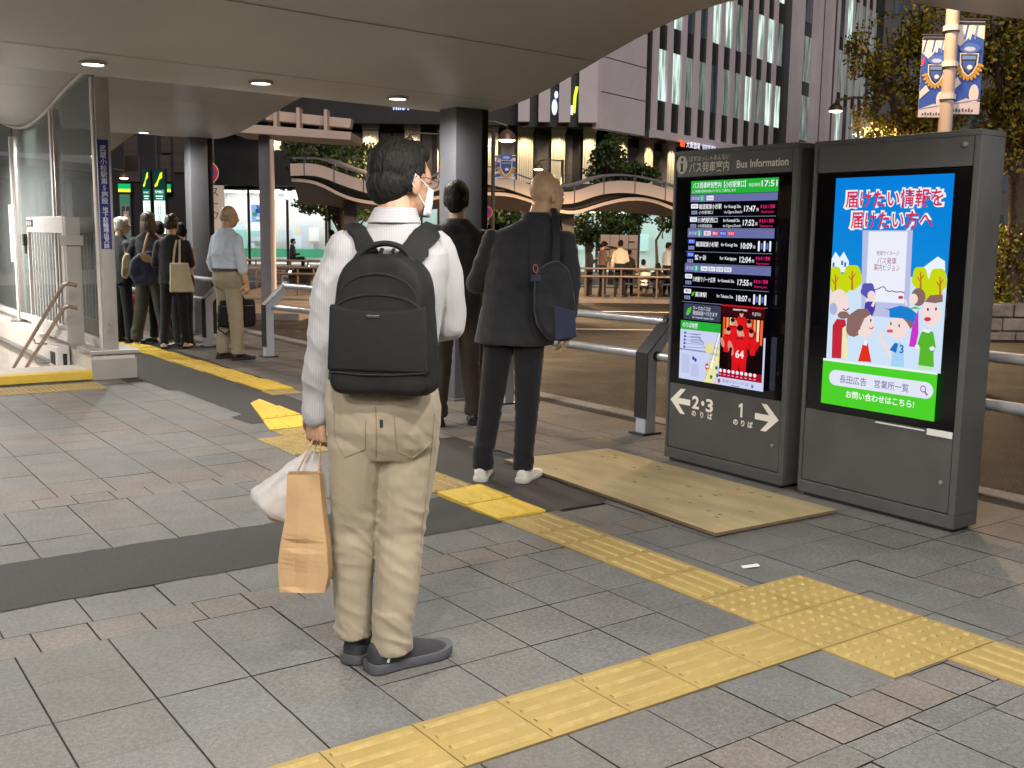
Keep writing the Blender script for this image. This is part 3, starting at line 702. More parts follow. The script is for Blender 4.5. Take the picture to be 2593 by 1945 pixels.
def row(z0, z1, chip, sub, dest, dest2, en, en2, t, soon, leaf=False):
    m = (z0+z1)/2; h = z1-z0; cc = '#eef0fa' if chip[0] == 'w' else '#2a50c8'; tcl = '#33353f' if chip[0] == 'w' else W
    c.rect(L_+.010, m+.006, L_+.072, m+.034, cc, r=.006); c.text(chip[1:], L_+.041, m+.013, .018, tcl, align='C', width=.042)
    c.rect(L_+.016, m-.030, L_+.066, m-.008, '#8f96bf'); c.text(sub, L_+.041, m-.027, .016, '#1c1d26', align='C', width=.04)
    if leaf: c.poly([(L_+.078, m-.006), (L_+.086, m+.014), (L_+.104, m+.022), (L_+.100, m+.004), (L_+.088, m-.008)], '#54c934')
    c.text(dest, L_+.08+(.03 if leaf else 0), m+.004-(0 if dest2 else .012), .028, W, width=min(.19, .033*len(dest)), bold=.015)
    if dest2: c.text(dest2, L_+.08, m-.027, .019, W, width=.12)
    c.text(en, L_+.292, m+.006-(0 if en2 else .010), .022, W, width=.135, bold=.01)
    if en2: c.text(en2, L_+.292, m-.025, .020, W, width=.145)
    c.text(t, L_+.452, m-.016, .040, W, width=.088, bold=.02); c.text('発', L_+.546, m-.014, .018, W)
    if soon: c.text('まもなく発車', L_+.578, m+.002, .020, PKX, width=.108, bold=.015); c.text('Departing soon', L_+.585, m-.024, .015, PKX, width=.095)
    else:
        for k in range(5):
            u = L_+.585+k*.0215; c.rect(u, m-.030 if k % 2 == 0 else m-.018, u+.014, m+.030 if k % 2 == 0 else m+.018, W if k % 2 == 0 else '#5f79c4', r=.006)
    c.rect(L_, z0-.001, R_, z0+.001, '#9aa0c0')
sec(1.662, 1.706, '1', [('杉01', W, '#33353f')])
row(1.572, 1.660, 'w杉01', '東急', '横須賀線小杉駅', '小杉駅東口', 'for Kosugi Sta.', 'via Ogura-Danchi', '17:47', True)
row(1.500, 1.568, 'w川66', '臨港', '川崎駅西口', '小杉駅前経由', 'for Kawasaki Sta.', 'via Ogura-Danchi', '17:52', True)
sec(1.445, 1.497, '2', [('溝01', '#e8e4ee', '#c2283a'), ('溝02', '#e0344a', W), ('杉03', '#2a50c8', W), ('杉04', '#e0344a', W)])
row(1.357, 1.442, 'b杉01', '市営', '横須賀線小杉駅', None, 'for Kosugi Sta.', None, '10:09', False)
row(1.284, 1.353, 'b杉03', '市営', '蟹ヶ谷', None, 'for Kanigaya', None, '12:04', True)
sec(1.231, 1.280, '3', [('川66', W, '#33353f'), ('直行', W, '#33353f'), ('空港', W, '#33353f'), ('高速', W, '#33353f')])
row(1.141, 1.228, 'w川83', '臨港', '川崎駅ラゾーナ広場', None, 'for Kawasaki Sta.', None, '17:55', True)
row(1.046, 1.137, 'w溝05', '東急', '高津駅', None, 'for Takatsu Sta.', None, '18:07', False, True)
c.rect(L_+.02, .937, L_+.335, 1.036, '#3d4158', r=.012); c.poly([(L_+.04, .965), (L_+.052, 1.0), (L_+.085, 1.018), (L_+.083, .985), (L_+.06, .963)], '#54c934')
c.text('マークのバスは', L_+.10, .999, .026, W, width=.15); c.text('環境局前へ行きます', L_+.10, .970, .025, W, width=.21); c.text('for Todoroki Aquatic Park', L_+.10, .948, .015, W, width=.18)
c.rect(L_, .873, U(2.168), .928, G); c.text('のりば地図', L_+.018, .888, .030, W, width=.13, bold=.015)
c.rect(L_, .56, R_, .873, '#ccd3f2'); mx = U(2.168)
c.rect(L_, .742, mx, .752, '#8f95b8'); c.poly([(L_+.22, .56), (L_+.30, .56), (L_+.37, .79), (L_+.31, .80)], '#ece5a0'); c.ell(L_+.27, .77, .055, .035, '#e4dda0')
c.poly([(L_+.27, .65), (L_+.285, .65), (L_+.345, .868), (L_+.33, .868)], '#f6f7ff'); c.line([(L_+.30, .70), (L_+.345, .868)], .003, '#555c80'); c.line([(L_+.278, .70), (L_+.325, .868)], .003, '#555c80')
for k in range(5): c.line([(L_+.05, .85-k*.022), (L_+.15+.02*k, .845-k*.018), (L_+.21, .80-k*.004)], .003, '#6f7cc0'); c.ell(L_+.045, .852-k*.022, .009, .008, '#3a48a0')
for k in range(4): c.line([(L_+.10, .848-k*.016), (L_+.19, .852-k*.018)], .004, '#6a7090')
for q in ((.13, .70), (.15, .69), (.33, .66), (.34, .615), (.36, .70), (.29, .60)): c.ell(L_+q[0], q[1], .011, .012, '#2f6f7a' if q[0] > .2 else '#36459a')
c.rect(L_+.03, .60, L_+.10, .72, '#bcc4ea'); c.rect(L_+.115, .585, L_+.185, .665, '#bcc4ea'); c.ell(L_+.255, .66, .02, .02, '#d02a36'); c.rect(L_+.24, .655, L_+.27, .665, W); c.text('小杉駅東口', L_+.27, .735, .016, '#2e7f8c', width=.08); c.text('出入口', L_+.31, .775, .016, '#4a5380', width=.05)
for k in range(7): c.ell(L_+.245+k*.006, .59+k*.02, .006, .007, '#c9b94a')
P0 = mx; P1_ = R_
c.rect(P0, .612, P1_, 1.050, '#17090b'); c.rect(P0, .985, P1_, 1.050, '#3a0c10'); c.rect(P0, 1.040, P1_, 1.050, '#c01a22'); c.rect(P0, .612, P1_, .66, '#a3122e')
for k in range(12):
    u = P0+.02+k*.027; c.rect(u, .83, u+.018, .975, ('#ff5a1f', '#ff9a56', '#ffe0c0', '#ff6a30')[k % 4])
c.rect(P0+.10, 1.020, P0+.21, 1.030, '#cbb8b8'); c.text('FUJITSU', P0+.252, 1.0, .022, '#e8dede', width=.064)
def player(u, v, s, n=None):
    c.poly([(u-.055*s, v-.10*s), (u-.075*s, v+.03*s), (u-.05*s, v+.075*s), (u+.05*s, v+.075*s), (u+.075*s, v+.03*s), (u+.055*s, v-.10*s)], '#e3181f'); c.ell(u-.075*s, v-.01*s, .022*s, .05*s, '#d8907a', rot=20); c.ell(u+.075*s, v-.01*s, .022*s, .05*s, '#c8161c', rot=-20)
    c.ell(u, v+.105*s, .026*s, .034*s, '#d9a58c'); c.ell(u, v+.125*s, .028*s, .02*s, '#1b1413'); c.rect(u-.035*s, v+.055*s, u+.035*s, v+.062*s, '#7c0d12')
player(P0+.17, .945, .55); player(P0+.105, .885, .62); player(P0+.235, .885, .62)
player(P0+.08, .83, .62); player(P0+.26, .83, .62); c.poly([(P0+.12, .66), (P0+.115, .78), (P0+.235, .78), (P0+.23, .66), (P0+.185, .64), (P0+.175, .70), (P0+.165, .64)], '#d6161d'); player(P0+.175, .805, .92)
c.text('64', P0+.180, .745, .052, '#f4eaea', align='C', width=.066, bold=.03); c.line([(P0+.11, .80), (P0+.10, .72), (P0+.105, .68)], .022, '#26110f'); c.line([(P0+.245, .80), (P0+.262, .72)], .018, '#26110f')
for k in range(9): c.ell(P0+.035+k*.0345, .655, .012, .011, '#f3e9ef'); c.rect(P0+.026+k*.0345, .628, P0+.044+k*.0345, .634, '#f0a0b8')
c.poly([(P0+.02, .60), (P0+.04, .606), (P0+.045, .59), (P0+.03, .575)], '#b43a5a'); c.text('富士通アメリカンフットボール部', P0+.065, .588, .017, '#2b2f48', width=.2); c.rect(P0+.13, .572, P0+.20, .577, '#6a7090'); c.rect(R_-.05, .58, R_-.035, .60, '#6a70a0')
c.build('departure_screen', M['screen'], gl1)

# ---- advertising screen: places read off the photo, put on the panel's front plane
def Q(x, y):
    p = onplane((2000+x*.60264)/1.17224, (300+y*.60264)/1.17224, (KX, 0, 0), (1, 0, 0)); return (1.582-p[1], p[2])
def QL(pts): return [Q(*p) for p in pts]
c = face(.0050, .0004); L2, R2, B2, T2 = 1.582-1.432, 1.582-.736, .550, 1.770
def clip(pts): return [(min(max(u, L2), R2), min(max(v, B2), T2)) for u, v in pts]
for k in range(12):
    v0 = 1.10+k*(T2-1.10)/12; f = k/11; c.rect(L2, v0, R2, v0+(T2-1.10)/12, (.03+.09*(1-f)*.6, .50+.05*(1-f), .84+.02*f), 1)
c.rect(L2, .79, R2, 1.262, '#cfe3f8', 2); c.poly(clip(QL([(165, 640), (165, 590), (190, 560), (208, 585), (225, 560), (246, 600), (246, 650)])), '#eaf4ff', 3); c.poly(clip(QL([(560, 625), (620, 580), (650, 600), (652, 700), (570, 690)])), '#eaf4ff', 3)
for x, y in ((182, 615), (218, 607), (231, 614)): q = Q(x, y); c.rect(q[0]-.007, q[1]-.012, q[0]+.007, q[1]+.012, '#3a7fc4', 4)
def blob(x, y, rx, ry, col, l=None, n=22, wob=0.0, ph=0): return c.poly(clip(QL([(x+rx*(1+wob*math.sin(5*t+ph))*math.cos(t), y+ry*(1+wob*math.sin(5*t+ph))*math.sin(t)) for t in np.linspace(0, 2*math.pi, n+1)[:-1]])), col, l)
for x, y, rx, ry in ((190, 672, 28, 52), (262, 668, 40, 54), (210, 700, 40, 50), (546, 672, 34, 50), (622, 680, 40, 52), (590, 720, 50, 50)): blob(x, y, rx, ry, '#c8d816', 5, wob=.06)
for x, y in ((190, 690), (260, 675), (548, 680), (630, 700)): c.poly(QL([(x-4, y+45), (x-2, y-35), (x+3, y-35), (x+5, y+45)]), '#c8702a', 6); c.line(QL([(x, y), (x+14, y-24)]), .006, '#c8702a', 6); c.line(QL([(x, y+8), (x-14, y-14)]), .006, '#c8702a', 6)
c.z = 6
c.poly(clip(QL([(305, 470), (516, 470), (497, 845), (298, 825)])), '#b9c0e4'); c.poly(QL([(331, 475), (494, 475), (478, 778), (317, 768)]), '#eceffa')
q = Q(410, 575); c.text('地域サイネージ', q[0], q[1], .024, '#8a4a5e', align='C', width=.135); q = Q(406, 610); c.text('バス発車', q[0], q[1], .032, '#9a3550', align='C', width=.115); q = Q(406, 638); c.text('案内ビジョン', q[0], q[1], .032, '#9a3550', align='C', width=.155)
c.line(QL([(350, 722), (372, 716), (385, 708), (398, 708), (404, 722), (418, 728), (430, 724), (445, 730), (470, 728), (482, 734)]), .005, '#6c4a66'); blob(466, 752, 11, 7, '#c24a5a')
for dx, dy in ((-.004, 0), (.004, 0), (0, .004), (0, -.004)):
    pass
for txt, x, y, wd in (('届けたい情報を', 430, 372, .575), ('届けたい方へ', 422, 462, .485)):
    q = Q(x, y); q = (q[0], q[1]+.008)
    c.text(txt, q[0], q[1], .082, '#f6f2f4', align='C', width=wd+.03, bold=.085); c.text(txt, q[0], q[1], .080, '#d9224a', align='C', width=wd, bold=.014)
SK = '#f3ddd8'; BR = '#8a6a62'
# woman in purple
blob(334, 770, 20, 0.1, SK); c.poly(QL([(312, 822), (318, 775), (340, 765), (362, 775), (358, 805), (345, 838), (318, 835)]), '#4a3fa8'); blob(340, 740, 24, 30, SK); blob(330, 722, 30, 32, '#5b58b4', wob=.09); blob(345, 745, 17, 21, SK); c.line(QL([(348, 790), (358, 768)]), .016, SK)
# balding man in a red robe
c.poly(clip(QL([(178, 1006), (182, 870), (200, 842), (235, 845), (244, 900), (238, 1010)])), '#c42a3c'); c.poly(QL([(218, 1008), (224, 880), (240, 870), (246, 1012)]), '#efe7b8'); blob(210, 775, 40, 58, SK); blob(186, 800, 16, 26, '#a9b6dc'); c.line(QL([(226, 800), (240, 808), (252, 796)]), .006, '#7a4a4a'); blob(228, 826, 24, 16, BR)
# girl
c.poly(QL([(290, 1020), (312, 940), (330, 940), (346, 1024)]), '#e0341e'); c.poly(QL([(310, 950), (318, 930), (332, 935), (326, 955)]), W); blob(322, 868, 38, 52, SK); c.poly(QL([(240, 890), (246, 830), (290, 800), (330, 800), (345, 822), (318, 840), (300, 880), (303, 905), (275, 918), (252, 912)]), BR); blob(302, 900, 11, 14, SK); blob(345, 848, 3, 7, '#3a2a2a'); c.line(QL([(338, 880), (350, 884), (357, 874)]), .005, '#c23a4a')
# boy with a blue cap
c.poly(QL([(428, 1040), (440, 950), (470, 938), (484, 990), (484, 1044)]), '#a6d4f2'); c.poly(QL([(424, 972), (446, 942), (460, 945), (452, 985)]), '#1f6fc4'); q = Q(474, 985); c.text('3', q[0], q[1], .05, '#1f5fb4', align='C', bold=.02); c.line(QL([(428, 1000), (410, 960), (390, 930), (382, 905)]), .020, SK); c.line(QL([(386, 912), (382, 882)]), .011, SK); c.line(QL([(392, 912), (404, 902)]), .010, SK)
blob(460, 880, 44, 46, SK); c.poly(QL([(398, 795), (425, 806), (425, 835), (480, 840), (540, 885), (546, 860), (540, 820), (510, 795), (470, 786), (440, 795), (420, 800)]), '#1f7fd0'); c.poly(QL([(480, 838), (520, 855), (535, 885), (520, 895), (500, 860)]), BR); blob(526, 888, 11, 14, SK); blob(466, 870, 3, 8, '#3a2a2a'); blob(432, 862, 3, 8, '#3a2a2a'); blob(428, 893, 14, 7, '#e0566a')
# magenta woman and grandmother in green
c.poly(QL([(508, 958), (520, 880), (548, 800), (548, 905), (535, 960)]), '#c83ac8'); blob(548, 750, 30, 38, BR); blob(528, 758, 18, 22, SK); c.line(QL([(498, 785), (492, 760)]), .012, SK); c.poly(QL([(505, 800), (535, 790), (560, 800)]), '#5fb83a')
c.poly(clip(QL([(548, 1035), (556, 960), (540, 960), (560, 900), (585, 880), (612, 900), (622, 960), (612, 985), (614, 1045)])), '#5ab82e'); c.poly(clip(QL([(550, 1035), (606, 1045), (606, 1058), (551, 1052)])), '#bfe8b4'); c.poly(QL([(560, 890), (580, 882), (606, 888), (592, 902), (578, 898)]), W); blob(604, 820, 40, 56, SK); c.poly(clip(QL([(575, 770), (600, 742), (652, 740), (654, 770), (620, 776)])), BR); blob(588, 843, 15, 9, '#d8345a'); blob(624, 800, 4, 7, '#3a2a2a'); blob(590, 802, 4, 7, '#3a2a2a'); blob(545, 958, 9, 9, W); blob(608, 966, 11, 9, W)
c.rect(L2, B2, R2, .792, '#4fd02c'); c.rect(L2, .786, R2, .798, '#e8f4ec'); c.rect(1.582-1.386, .658, 1.582-.752, .742, '#e2e6f6', r=.042)
c.text('長田広告', 1.582-1.315, .680, .040, '#4a4c84', width=.17); c.text('営業所一覧', 1.582-1.095, .680, .040, '#4a4c84', width=.205); c.ell(1.582-.808, .706, .017, .018, '#9a7aa0'); c.ell(1.582-.808, .706, .011, .012, '#e2e6f6'); c.line([(1.582-.798, .694), (1.582-.782, .676)], .010, '#9a7aa0')
c.text('お問い合わせはこちら!', 1.582-1.06, .604, .036, '#f2fff0', align='C', width=.415, bold=.02)
c.build('advert_screen', M['screen'], gl2)
a = MB(); a.prism([(1.582-1.092, .488), (1.582-.80, .488), (1.582-.80, .496), (1.582-1.092, .496)], (-.001, 0, 0), (0, -1, 0), (0, 0, 1), (1, 0, 0), .004); a.build('silver_strip', M['white'], lp2)
a = MB(); a.prism([(1.582-.785, .474), (1.582-.645, .474), (1.582-.645, .506), (1.582-.785, .506)], (-.002, 0, 0), (0, -1, 0), (0, 0, 1), (1, 0, 0), .004); a.build('paper_label', M['white'], lp2)
a = MB(); a.cyl((-.004, -.895, 1.905), (.006, -.895, 1.905), .012, .012, 12); a.build('sensor', M['steel'], hp2)

# ================================================================== THE SETTING ACROSS THE ROAD
FV3 = np.array([FV[0], FV[1], 0.0])
class Frame:
    """an upright plane facing along the viewing direction at a given distance; local x = to the right, y = away, z = up"""
    def __init__(self, x, dep):
        p = at(x, 500, dep); self.o = np.array([p[0], p[1], 0.0]); self.dep = dep; self.rz = -YAW
    def L(self, x, y, dy=0.0):
        p = onplane(x, y, self.o+FV3*dy, FV3)-self.o
        return np.array([p[0]*RV[0]+p[1]*RV[1], dy, p[2]])
    def root(self, name, *a, **k): return empty(name, tuple(self.o), self.rz, *a, **k)
    def place(self, o): o.location = tuple(self.o); o.rotation_euler = (0, 0, self.rz); return o
def gz(fw): return road_z(fw)
M['pink'] = mat('mauve_cladding', (.55, .515, .55), .6, var=.06, vscale=.6)
M['dark'] = mat('dark_cladding', (.028, .027, .031), .35, var=.2, vscale=.8)
M['louv'] = mat('bronze_panel', (.075, .065, .058), .4, metal=.3, var=.3, vscale=.5, stretch=(.2, .2, 6))
M['fluted'] = mat('fluted_pilaster', (.50, .45, .36), .6, var=.1, vscale=3, stretch=(6, 6, .3))
M['winlit'] = None
def window_mat(name, col, s, seed):
    """a lit room seen through tall glass: uneven vertical brightness of blinds and lamps"""
    m = bpy.data.materials.new(name); m.use_nodes = True; t = m.node_tree; L = t.links; b = t.nodes['Principled BSDF']
    b.inputs['Base Color'].default_value = (.03, .035, .04, 1); b.inputs['Roughness'].default_value = .12
    tc = t.nodes.new('ShaderNodeTexCoord'); mp = t.nodes.new('ShaderNodeMapping'); mp.inputs['Scale'].default_value = (1.3, 1.3, .16); mp.inputs['Location'].default_value = (seed, seed*2, seed)
    L.new(tc.outputs['Object'], mp.inputs['Vector']); n = t.nodes.new('ShaderNodeTexNoise'); n.inputs['Scale'].default_value = 2.6; n.inputs['Detail'].default_value = 5; L.new(mp.outputs['Vector'], n.inputs['Vector'])
    mr = t.nodes.new('ShaderNodeMapRange'); mr.inputs['From Min'].default_value = .38; mr.inputs['From Max'].default_value = .68; mr.inputs['To Min'].default_value = s*.25; mr.inputs['To Max'].default_value = s*1.3; L.new(n.outputs['Fac'], mr.inputs['Value'])
    b.inputs['Emission Color'].default_value = (*col, 1); L.new(mr.outputs['Result'], b.inputs['Emission Strength']); return m
M['win_a'] = window_mat('office_window_bright', (.74, .95, .86), 1.1, 1); M['win_b'] = window_mat('office_window_dim', (.55, .68, .62), .34, 4); M['win_c'] = window_mat('office_window_dark', (.3, .36, .42), .10, 9)
M['shopwhite'] = emission('shop_lightbox', (.92, .97, 1.0), 1.15)

# ---- office building with vertical fins (its street side runs away to the right)
O1 = at(1283, 500, 58.0); O1[2] = 0
UD = np.array([math.sin(D2R(71)), math.cos(D2R(71)), 0]); ND = np.array([UD[1], -UD[0], 0]); ZD = np.array([0, 0, 1.0])
def fbox(mb, u0, u1, z0, z1, n0, n1, U=UD, Nn=ND, O=O1, **k):
    """box on a facade: along U, up, out along Nn"""
    mb.prism([(u0, z0), (u1, z0), (u1, z1), (u0, z1)], O+Nn*n0, U, ZD, Nn, n1-n0, **k)
office = empty('office_building', (0, 0, 0), 0, 'tall office building with mauve vertical fins and lit glass bands', 'building')
b = MB(); fbox(b, 5, 75, 7.2, 40, -3, -.03); b.build('wall', M['dark'], office)
b = MB(); fbox(b, .02, 4.97, 7.2, 40, -.30, .25); 
for z in (9.15, 11.0, 12.9, 14.8, 16.7, 18.6): pass
blk = b.build('panel_wall', M['pink'], office, bevel=.02)
b = MB()
for z in (9.15, 11.0, 12.9, 14.8, 16.7, 18.6): fbox(b, .0, 4.98, z-.025, z+.025, .251, .256)
b.build('panel_joint', M['seam'], blk)
ZS = [7.65, 9.46, 12.4, 13.85, 16.8, 18.25, 21.2, 22.65, 25.6, 27.05, 30]
b = MB(); fbox(b, 6, 75, 7.2, 7.65, -.30, .35)
u = 6.1
while u < 24.6: fbox(b, u, u+.60, 7.3, 34, -.30, .10); u += 1.78
fbox(b, 27.3, 28.6, 7.0, 40, -.30, .5); fbox(b, 31.5, 32.5, 3, 40, -.30, .5); fbox(b, 34.2, 35.1, 3, 40, -.3, .5)
u = 37.0
while u < 74: fbox(b, u, u+.55, 7.3, 40, -.30, .06); u += 1.78
fbox(b, 24.2, 27.3, 7.2, 7.6, -.3, .1)
b.build('fin', M['pink'], office)
wn = 0; u = 6.1; random.seed(11)
BR = {(0, 1): 'a', (0, 2): 'b', (0, 3): 'b', (0, 6): 'b', (0, 7): 'a', (0, 9): 'a', (0, 10): 'a', (1, 4): 'a', (1, 5): 'a', (1, 8): 'a', (1, 9): 'a', (0, 0): 'a', (0, 4): 'c', (0, 5): 'b', (0, 8): 'b', (1, 6): 'b', (1, 7): 'c', (1, 3): 'c', (1, 2): 'c', (1, 1): 'a', (1, 0): 'b'}
i = 0
while u < 24:
    for f in range(3):
        z0, z1 = ZS[1+2*f], ZS[2+2*f]; k = BR.get((f, i), random.choice('bbca'))
        q = MB(); fbox(q, u+.61, u+1.77, z0, z1, -.28, .0); q.build('window', M['win_'+k], office)
    u += 1.78; i += 1
u = 37.0; i = 0
while u < 72:
    for f in range(3):
        z0, z1 = ZS[1+2*f]-.4, ZS[2+2*f]; q = MB(); fbox(q, u+.61, u+1.77, z0, z1, -.28, .0); q.build('window', M['win_'+random.choice('bbbcca')], office)
    u += 1.78; i += 1
for f, k in ((0, 'b'), (1, 'b'), (2, 'c')):
    q = MB(); fbox(q, 28.7, 31.4, ZS[1+2*f]-.5, ZS[2+2*f]-.1, -.28, .02); q.build('window', M['win_'+k], office)
# corner bay turned towards the viewer, with neon marks behind its fins
U2 = np.array([-math.cos(YAW), math.sin(YAW), 0]); N2 = -FV3
b = MB(); fbox(b, 0, 4.0, 7.3, 22, -2, -.25, U2, N2); cb = b.build('corner_bay_wall', M['dark'], office)
b = MB()
for uu, ww in ((0, 1.0), (1.45, .62), (2.55, .62), (3.65, .62)): fbox(b, uu, uu+ww, 7.5, 22, -.25, .3, U2, N2)
fbox(b, 0, 4.3, 11.75, 11.95, -.25, .1, U2, N2); b.build('corner_fin', M['pink'], office)
for uu in (1.0, 2.08, 3.18):
    q = MB(); fbox(q, uu, uu+.45, 12.0, 15, -.24, -.1, U2, N2); q.build('window', M['win_a'], office)
cvs = Canvas(O1+N2*.05-U2*0, -U2, ZD, N2, .004)
cvs.line([(-1.25, 8.0), (-1.2, 8.9), (-1.1, 9.4)], .16, '#d8f23a'); cvs.line([(-1.35, 8.05), (-1.2, 8.6)], .12, '#d8f23a'); cvs.ell(-2.3, 8.3, .15, .42, '#dfe9ff'); cvs.ell(-2.22, 8.95, .1, .2, '#dfe9ff'); cvs.ell(-2.25, 10.9, .22, .16, '#e8c64a'); cvs.rect(-1.42, 7.9, -1.3, 8.4, '#f4f6ff')
cvs.build('neon_mark', M['screen2'], office)
cvs = Canvas(O1+ND*.5, UD, ZD, ND, .01); cvs.rect(9.0, 6.9, 9.6, 7.25, '#ff5a2a'); cvs.text('大衆酒場', 9.8, 6.92, .36, '#f2ecff', width=1.9); cvs.text('個室居酒屋', 12.0, 6.92, .34, '#dfe4ff', width=2.0); cvs.build('lit_sign', M['screen2'], office)
# ---- podium with lamp-washed pilasters
pod = empty('shopping_podium', (0, 0, 0), 0, 'dark low shopping building with lamp washed pilasters and lit shop fronts', 'building')
PL = []
def wpx(x, dep): return (x-1283)*dep/2271.4
OP = at(1283, 500, 59.0); OP[2] = 0; UPR = -U2
def pil_front(x): return wpx(x, 59.0)
b = MB(); fbox(b, -23, .0, 3.95, 9.5, -12, -1.2, UPR, N2, OP); fbox(b, -23, -3.6, 7.4, 20, -6, .2, UPR, N2, OP); fbox(b, -23, 0, 3.95, 4.3, -1.2, -.1, UPR, N2, OP); fbox(b, -24, wpx(652, 59), 4.0, 5.9, -1.2, .1, UPR, N2, OP); b.build('wall', M['dark'], pod)
b = MB(); fbox(b, 0, 75, 2.9, 7.25, -3, -1.1, O=OP); fbox(b, 0, 75, 2.9, 3.4, -1.1, -.2, O=OP); b.build('side_wall', M['dark'], pod)
def pilaster(O, U, N_, u, w_, lit):
    q = MB(); n = 7
    for k in range(n): fbox(q, u+k*w_/n, u+(k+.82)*w_/n, 4.3 if N_[0] == N2[0] else 3.5, 7.15, -1.0, -.55+.02*(k % 2), U, N_, O)
    fbox(q, u-.02, u+w_+.02, 7.16, 7.5, -1.0, -.35, U, N_, O); q.build('pilaster', M['fluted'], pod)
    if lit:
        p = O+U*(u+w_*.42)+N_*.12; p[2] = 7.12
        o = spot('wash_beam', tuple(p), WASH_W, (1, .80, .46), 100, .9, .08, (-N_[0]*.28, -N_[1]*.28, -1), pod)
for x, wd in ((578, 28), (690, 26), (782, 34), (872, 34), (960, 24), (1048, 26), (1116, 34), (1189, 30), (1257, 28)):
    pilaster(OP, UPR, N2, pil_front(x), wd*59/2271.4, True)
for t in (3.4, 6.6, 9.6): pilaster(OP, UD, ND, t, 1.1, True)
for x0, x1 in ((604, 645), (650, 688), (718, 752), (756, 780), (818, 842), (846, 870), (908, 930), (1076, 1114), (1152, 1187), (1221, 1255)):
    q = MB(); fbox(q, pil_front(x0), pil_front(x1), 3.6, 7.0, -1.15, -.9, UPR, N2, OP); q.build('bay_panel', M['louv'], pod)
for t in (1.6, 4.9, 8.0, 11.5, 13.5): q = MB(); fbox(q, t, t+1.4, 3.5, 6.7, -1.05, -.8, O=OP); q.build('bay_panel', M['louv'], pod)
cvs = Canvas(OP+N2*.30, UPR, ZD, N2, .01); cvs.text('nlit P', pil_front(851), 8.15, .62, '#b9c8ff', width=wpx(1283+40, 59), bold=.03); cvs.build('lit_sign', M['screen2'], pod)
# ground-floor shops: rooms with lit ceilings behind glass
def shop(x0, x1, dep, z0, z1, bright, label, deco):
    F = Frame((x0+x1)/2, dep); root = F.root('shop_front', label, 'shop'); X0, X1 = F.L(x0, 500)[0], F.L(x1, 500)[0]
    q = MB(); q.box((X0, 3.4, z0), (X1, 3.6, z1)); q.box((X0-.1, 0, z0), (X0, 3.6, z1)); q.box((X1, 0, z0), (X1+.1, 3.6, z1)); q.box((X0, 0, z0-.05), (X1, 3.4, z0+.03)); q.build('interior', M['white'], root)
    q = MB(); q.box((X0, 0, z1-.12), (X1, 3.4, z1-.02)); q.build('ceiling', M['white'], root)
    q = MB(); n = max(2, int((X1-X0)/1.6))
    for k in range(n): q.box((X0+(k+.15)*(X1-X0)/n, .5, z1-.17), (X0+(k+.85)*(X1-X0)/n, 2.9, z1-.14))
    q.build('ceiling_light', bright, root)
    q = MB(); n = max(1, int((X1-X0)/2.2))
    for k in range(n+1): u = X0+k*(X1-X0)/n; q.box((u-.07, -.06, z0), (u+.07, .04, z1))
    q.box((X0, -.06, z1-.02), (X1, .02, z1+.12)); q.build('mullion', M['rail_dark'], root)
    q = MB(); q.box((X0, -.02, z0), (X1, -.01, z1)); q.build('glazing', M['glass'], root)
    deco(root, X0, X1, F); return root
L8 = emission('shop_ceiling_light', (1, .98, .95), 9); L8g = emission('shop_ceiling_light_green', (.75, 1, .92), 5)
def deco_left(root, X0, X1, F):
    cv = Canvas((X0, 3.3, -.1), (1, 0, 0), (0, 0, 1), (0, -1, 0), .02); W_ = X1-X0
    for k in range(16):
        u = random.uniform(0, W_-1.2); cv.rect(u, random.uniform(.2, 1.0), u+random.uniform(.5, 1.2), random.uniform(1.2, 2.4), random.choice(['#d5e7ef', '#f4f4f2', '#9fd3cf', '#e9d6c0', '#c9cfd8', '#5d6b72', '#e6ecef', '#f2b9a0']))
    cv.rect(0, 0, W_, .5, '#3f9a74'); cv.build('wall_poster', M['print'], root)
    cv = Canvas((0, -.05, 0), (1, 0, 0), (0, 0, 1), (0, -1, 0), .02); a = F.L(543, 442); b_ = F.L(580, 480); cv.rect(a[0], b_[2], a[0]+1.05, a[2], '#8fb7ea')
    for k in range(14): cv.ell(a[0]+random.uniform(.1, .95), random.uniform(b_[2]+.1, a[2]-.1), random.uniform(.05, .16), random.uniform(.05, .14), random.choice(['#3c6fb8', '#4f9a6c', '#d3e4f6', '#2b4a90']))
    cv.build('window_picture', M['screen'], root)
    a = F.L(590, 405); cv = Canvas((a[0], -.12, a[2]-.75), (1, 0, 0), (0, 0, 1), (0, -1, 0), .02); cv.text('住友不動産', 0, .12, .50, '#ffffff', width=2.7, bold=.05); cv.build('lit_sign', emission('white_sign_light', None, 3.0), root)
shop(455, 705, 60, -.45, 3.85, L8, 'bright white shop front across the road, left of the front man', deco_left)
def deco_right(root, X0, X1, F):
    cv = Canvas((X0, 3.3, -.1), (1, 0, 0), (0, 0, 1), (0, -1, 0), .02); W_ = X1-X0
    for k in range(14):
        u = random.uniform(0, W_-.8); v = random.uniform(.6, 1.5); cv.rect(u, v, u+random.uniform(.3, .9), v+random.uniform(.4, 1.0), random.choice(['#7fa8a4', '#b8cfcb', '#5c6f72', '#dfeeee', '#8fb3ae']))
    cv.build('wall_poster', M['print'], root)
    q = MB(); q.box((X0, -.15, 3.02), (X1, -.08, 3.25)); q.build('green_strip_light', emission('green_strip', (.55, .95, .12), 1.6), root)
shop(1200, 1470, 56, -.5, 2.85, L8g, 'pale green lit shop front across the road, left of the bus information panel', deco_right)
def deco_none(root, X0, X1, F): pass
shop(712, 1010, 60, -.45, 3.85, L8g, 'shop front across the road mostly hidden behind the front man', deco_none)
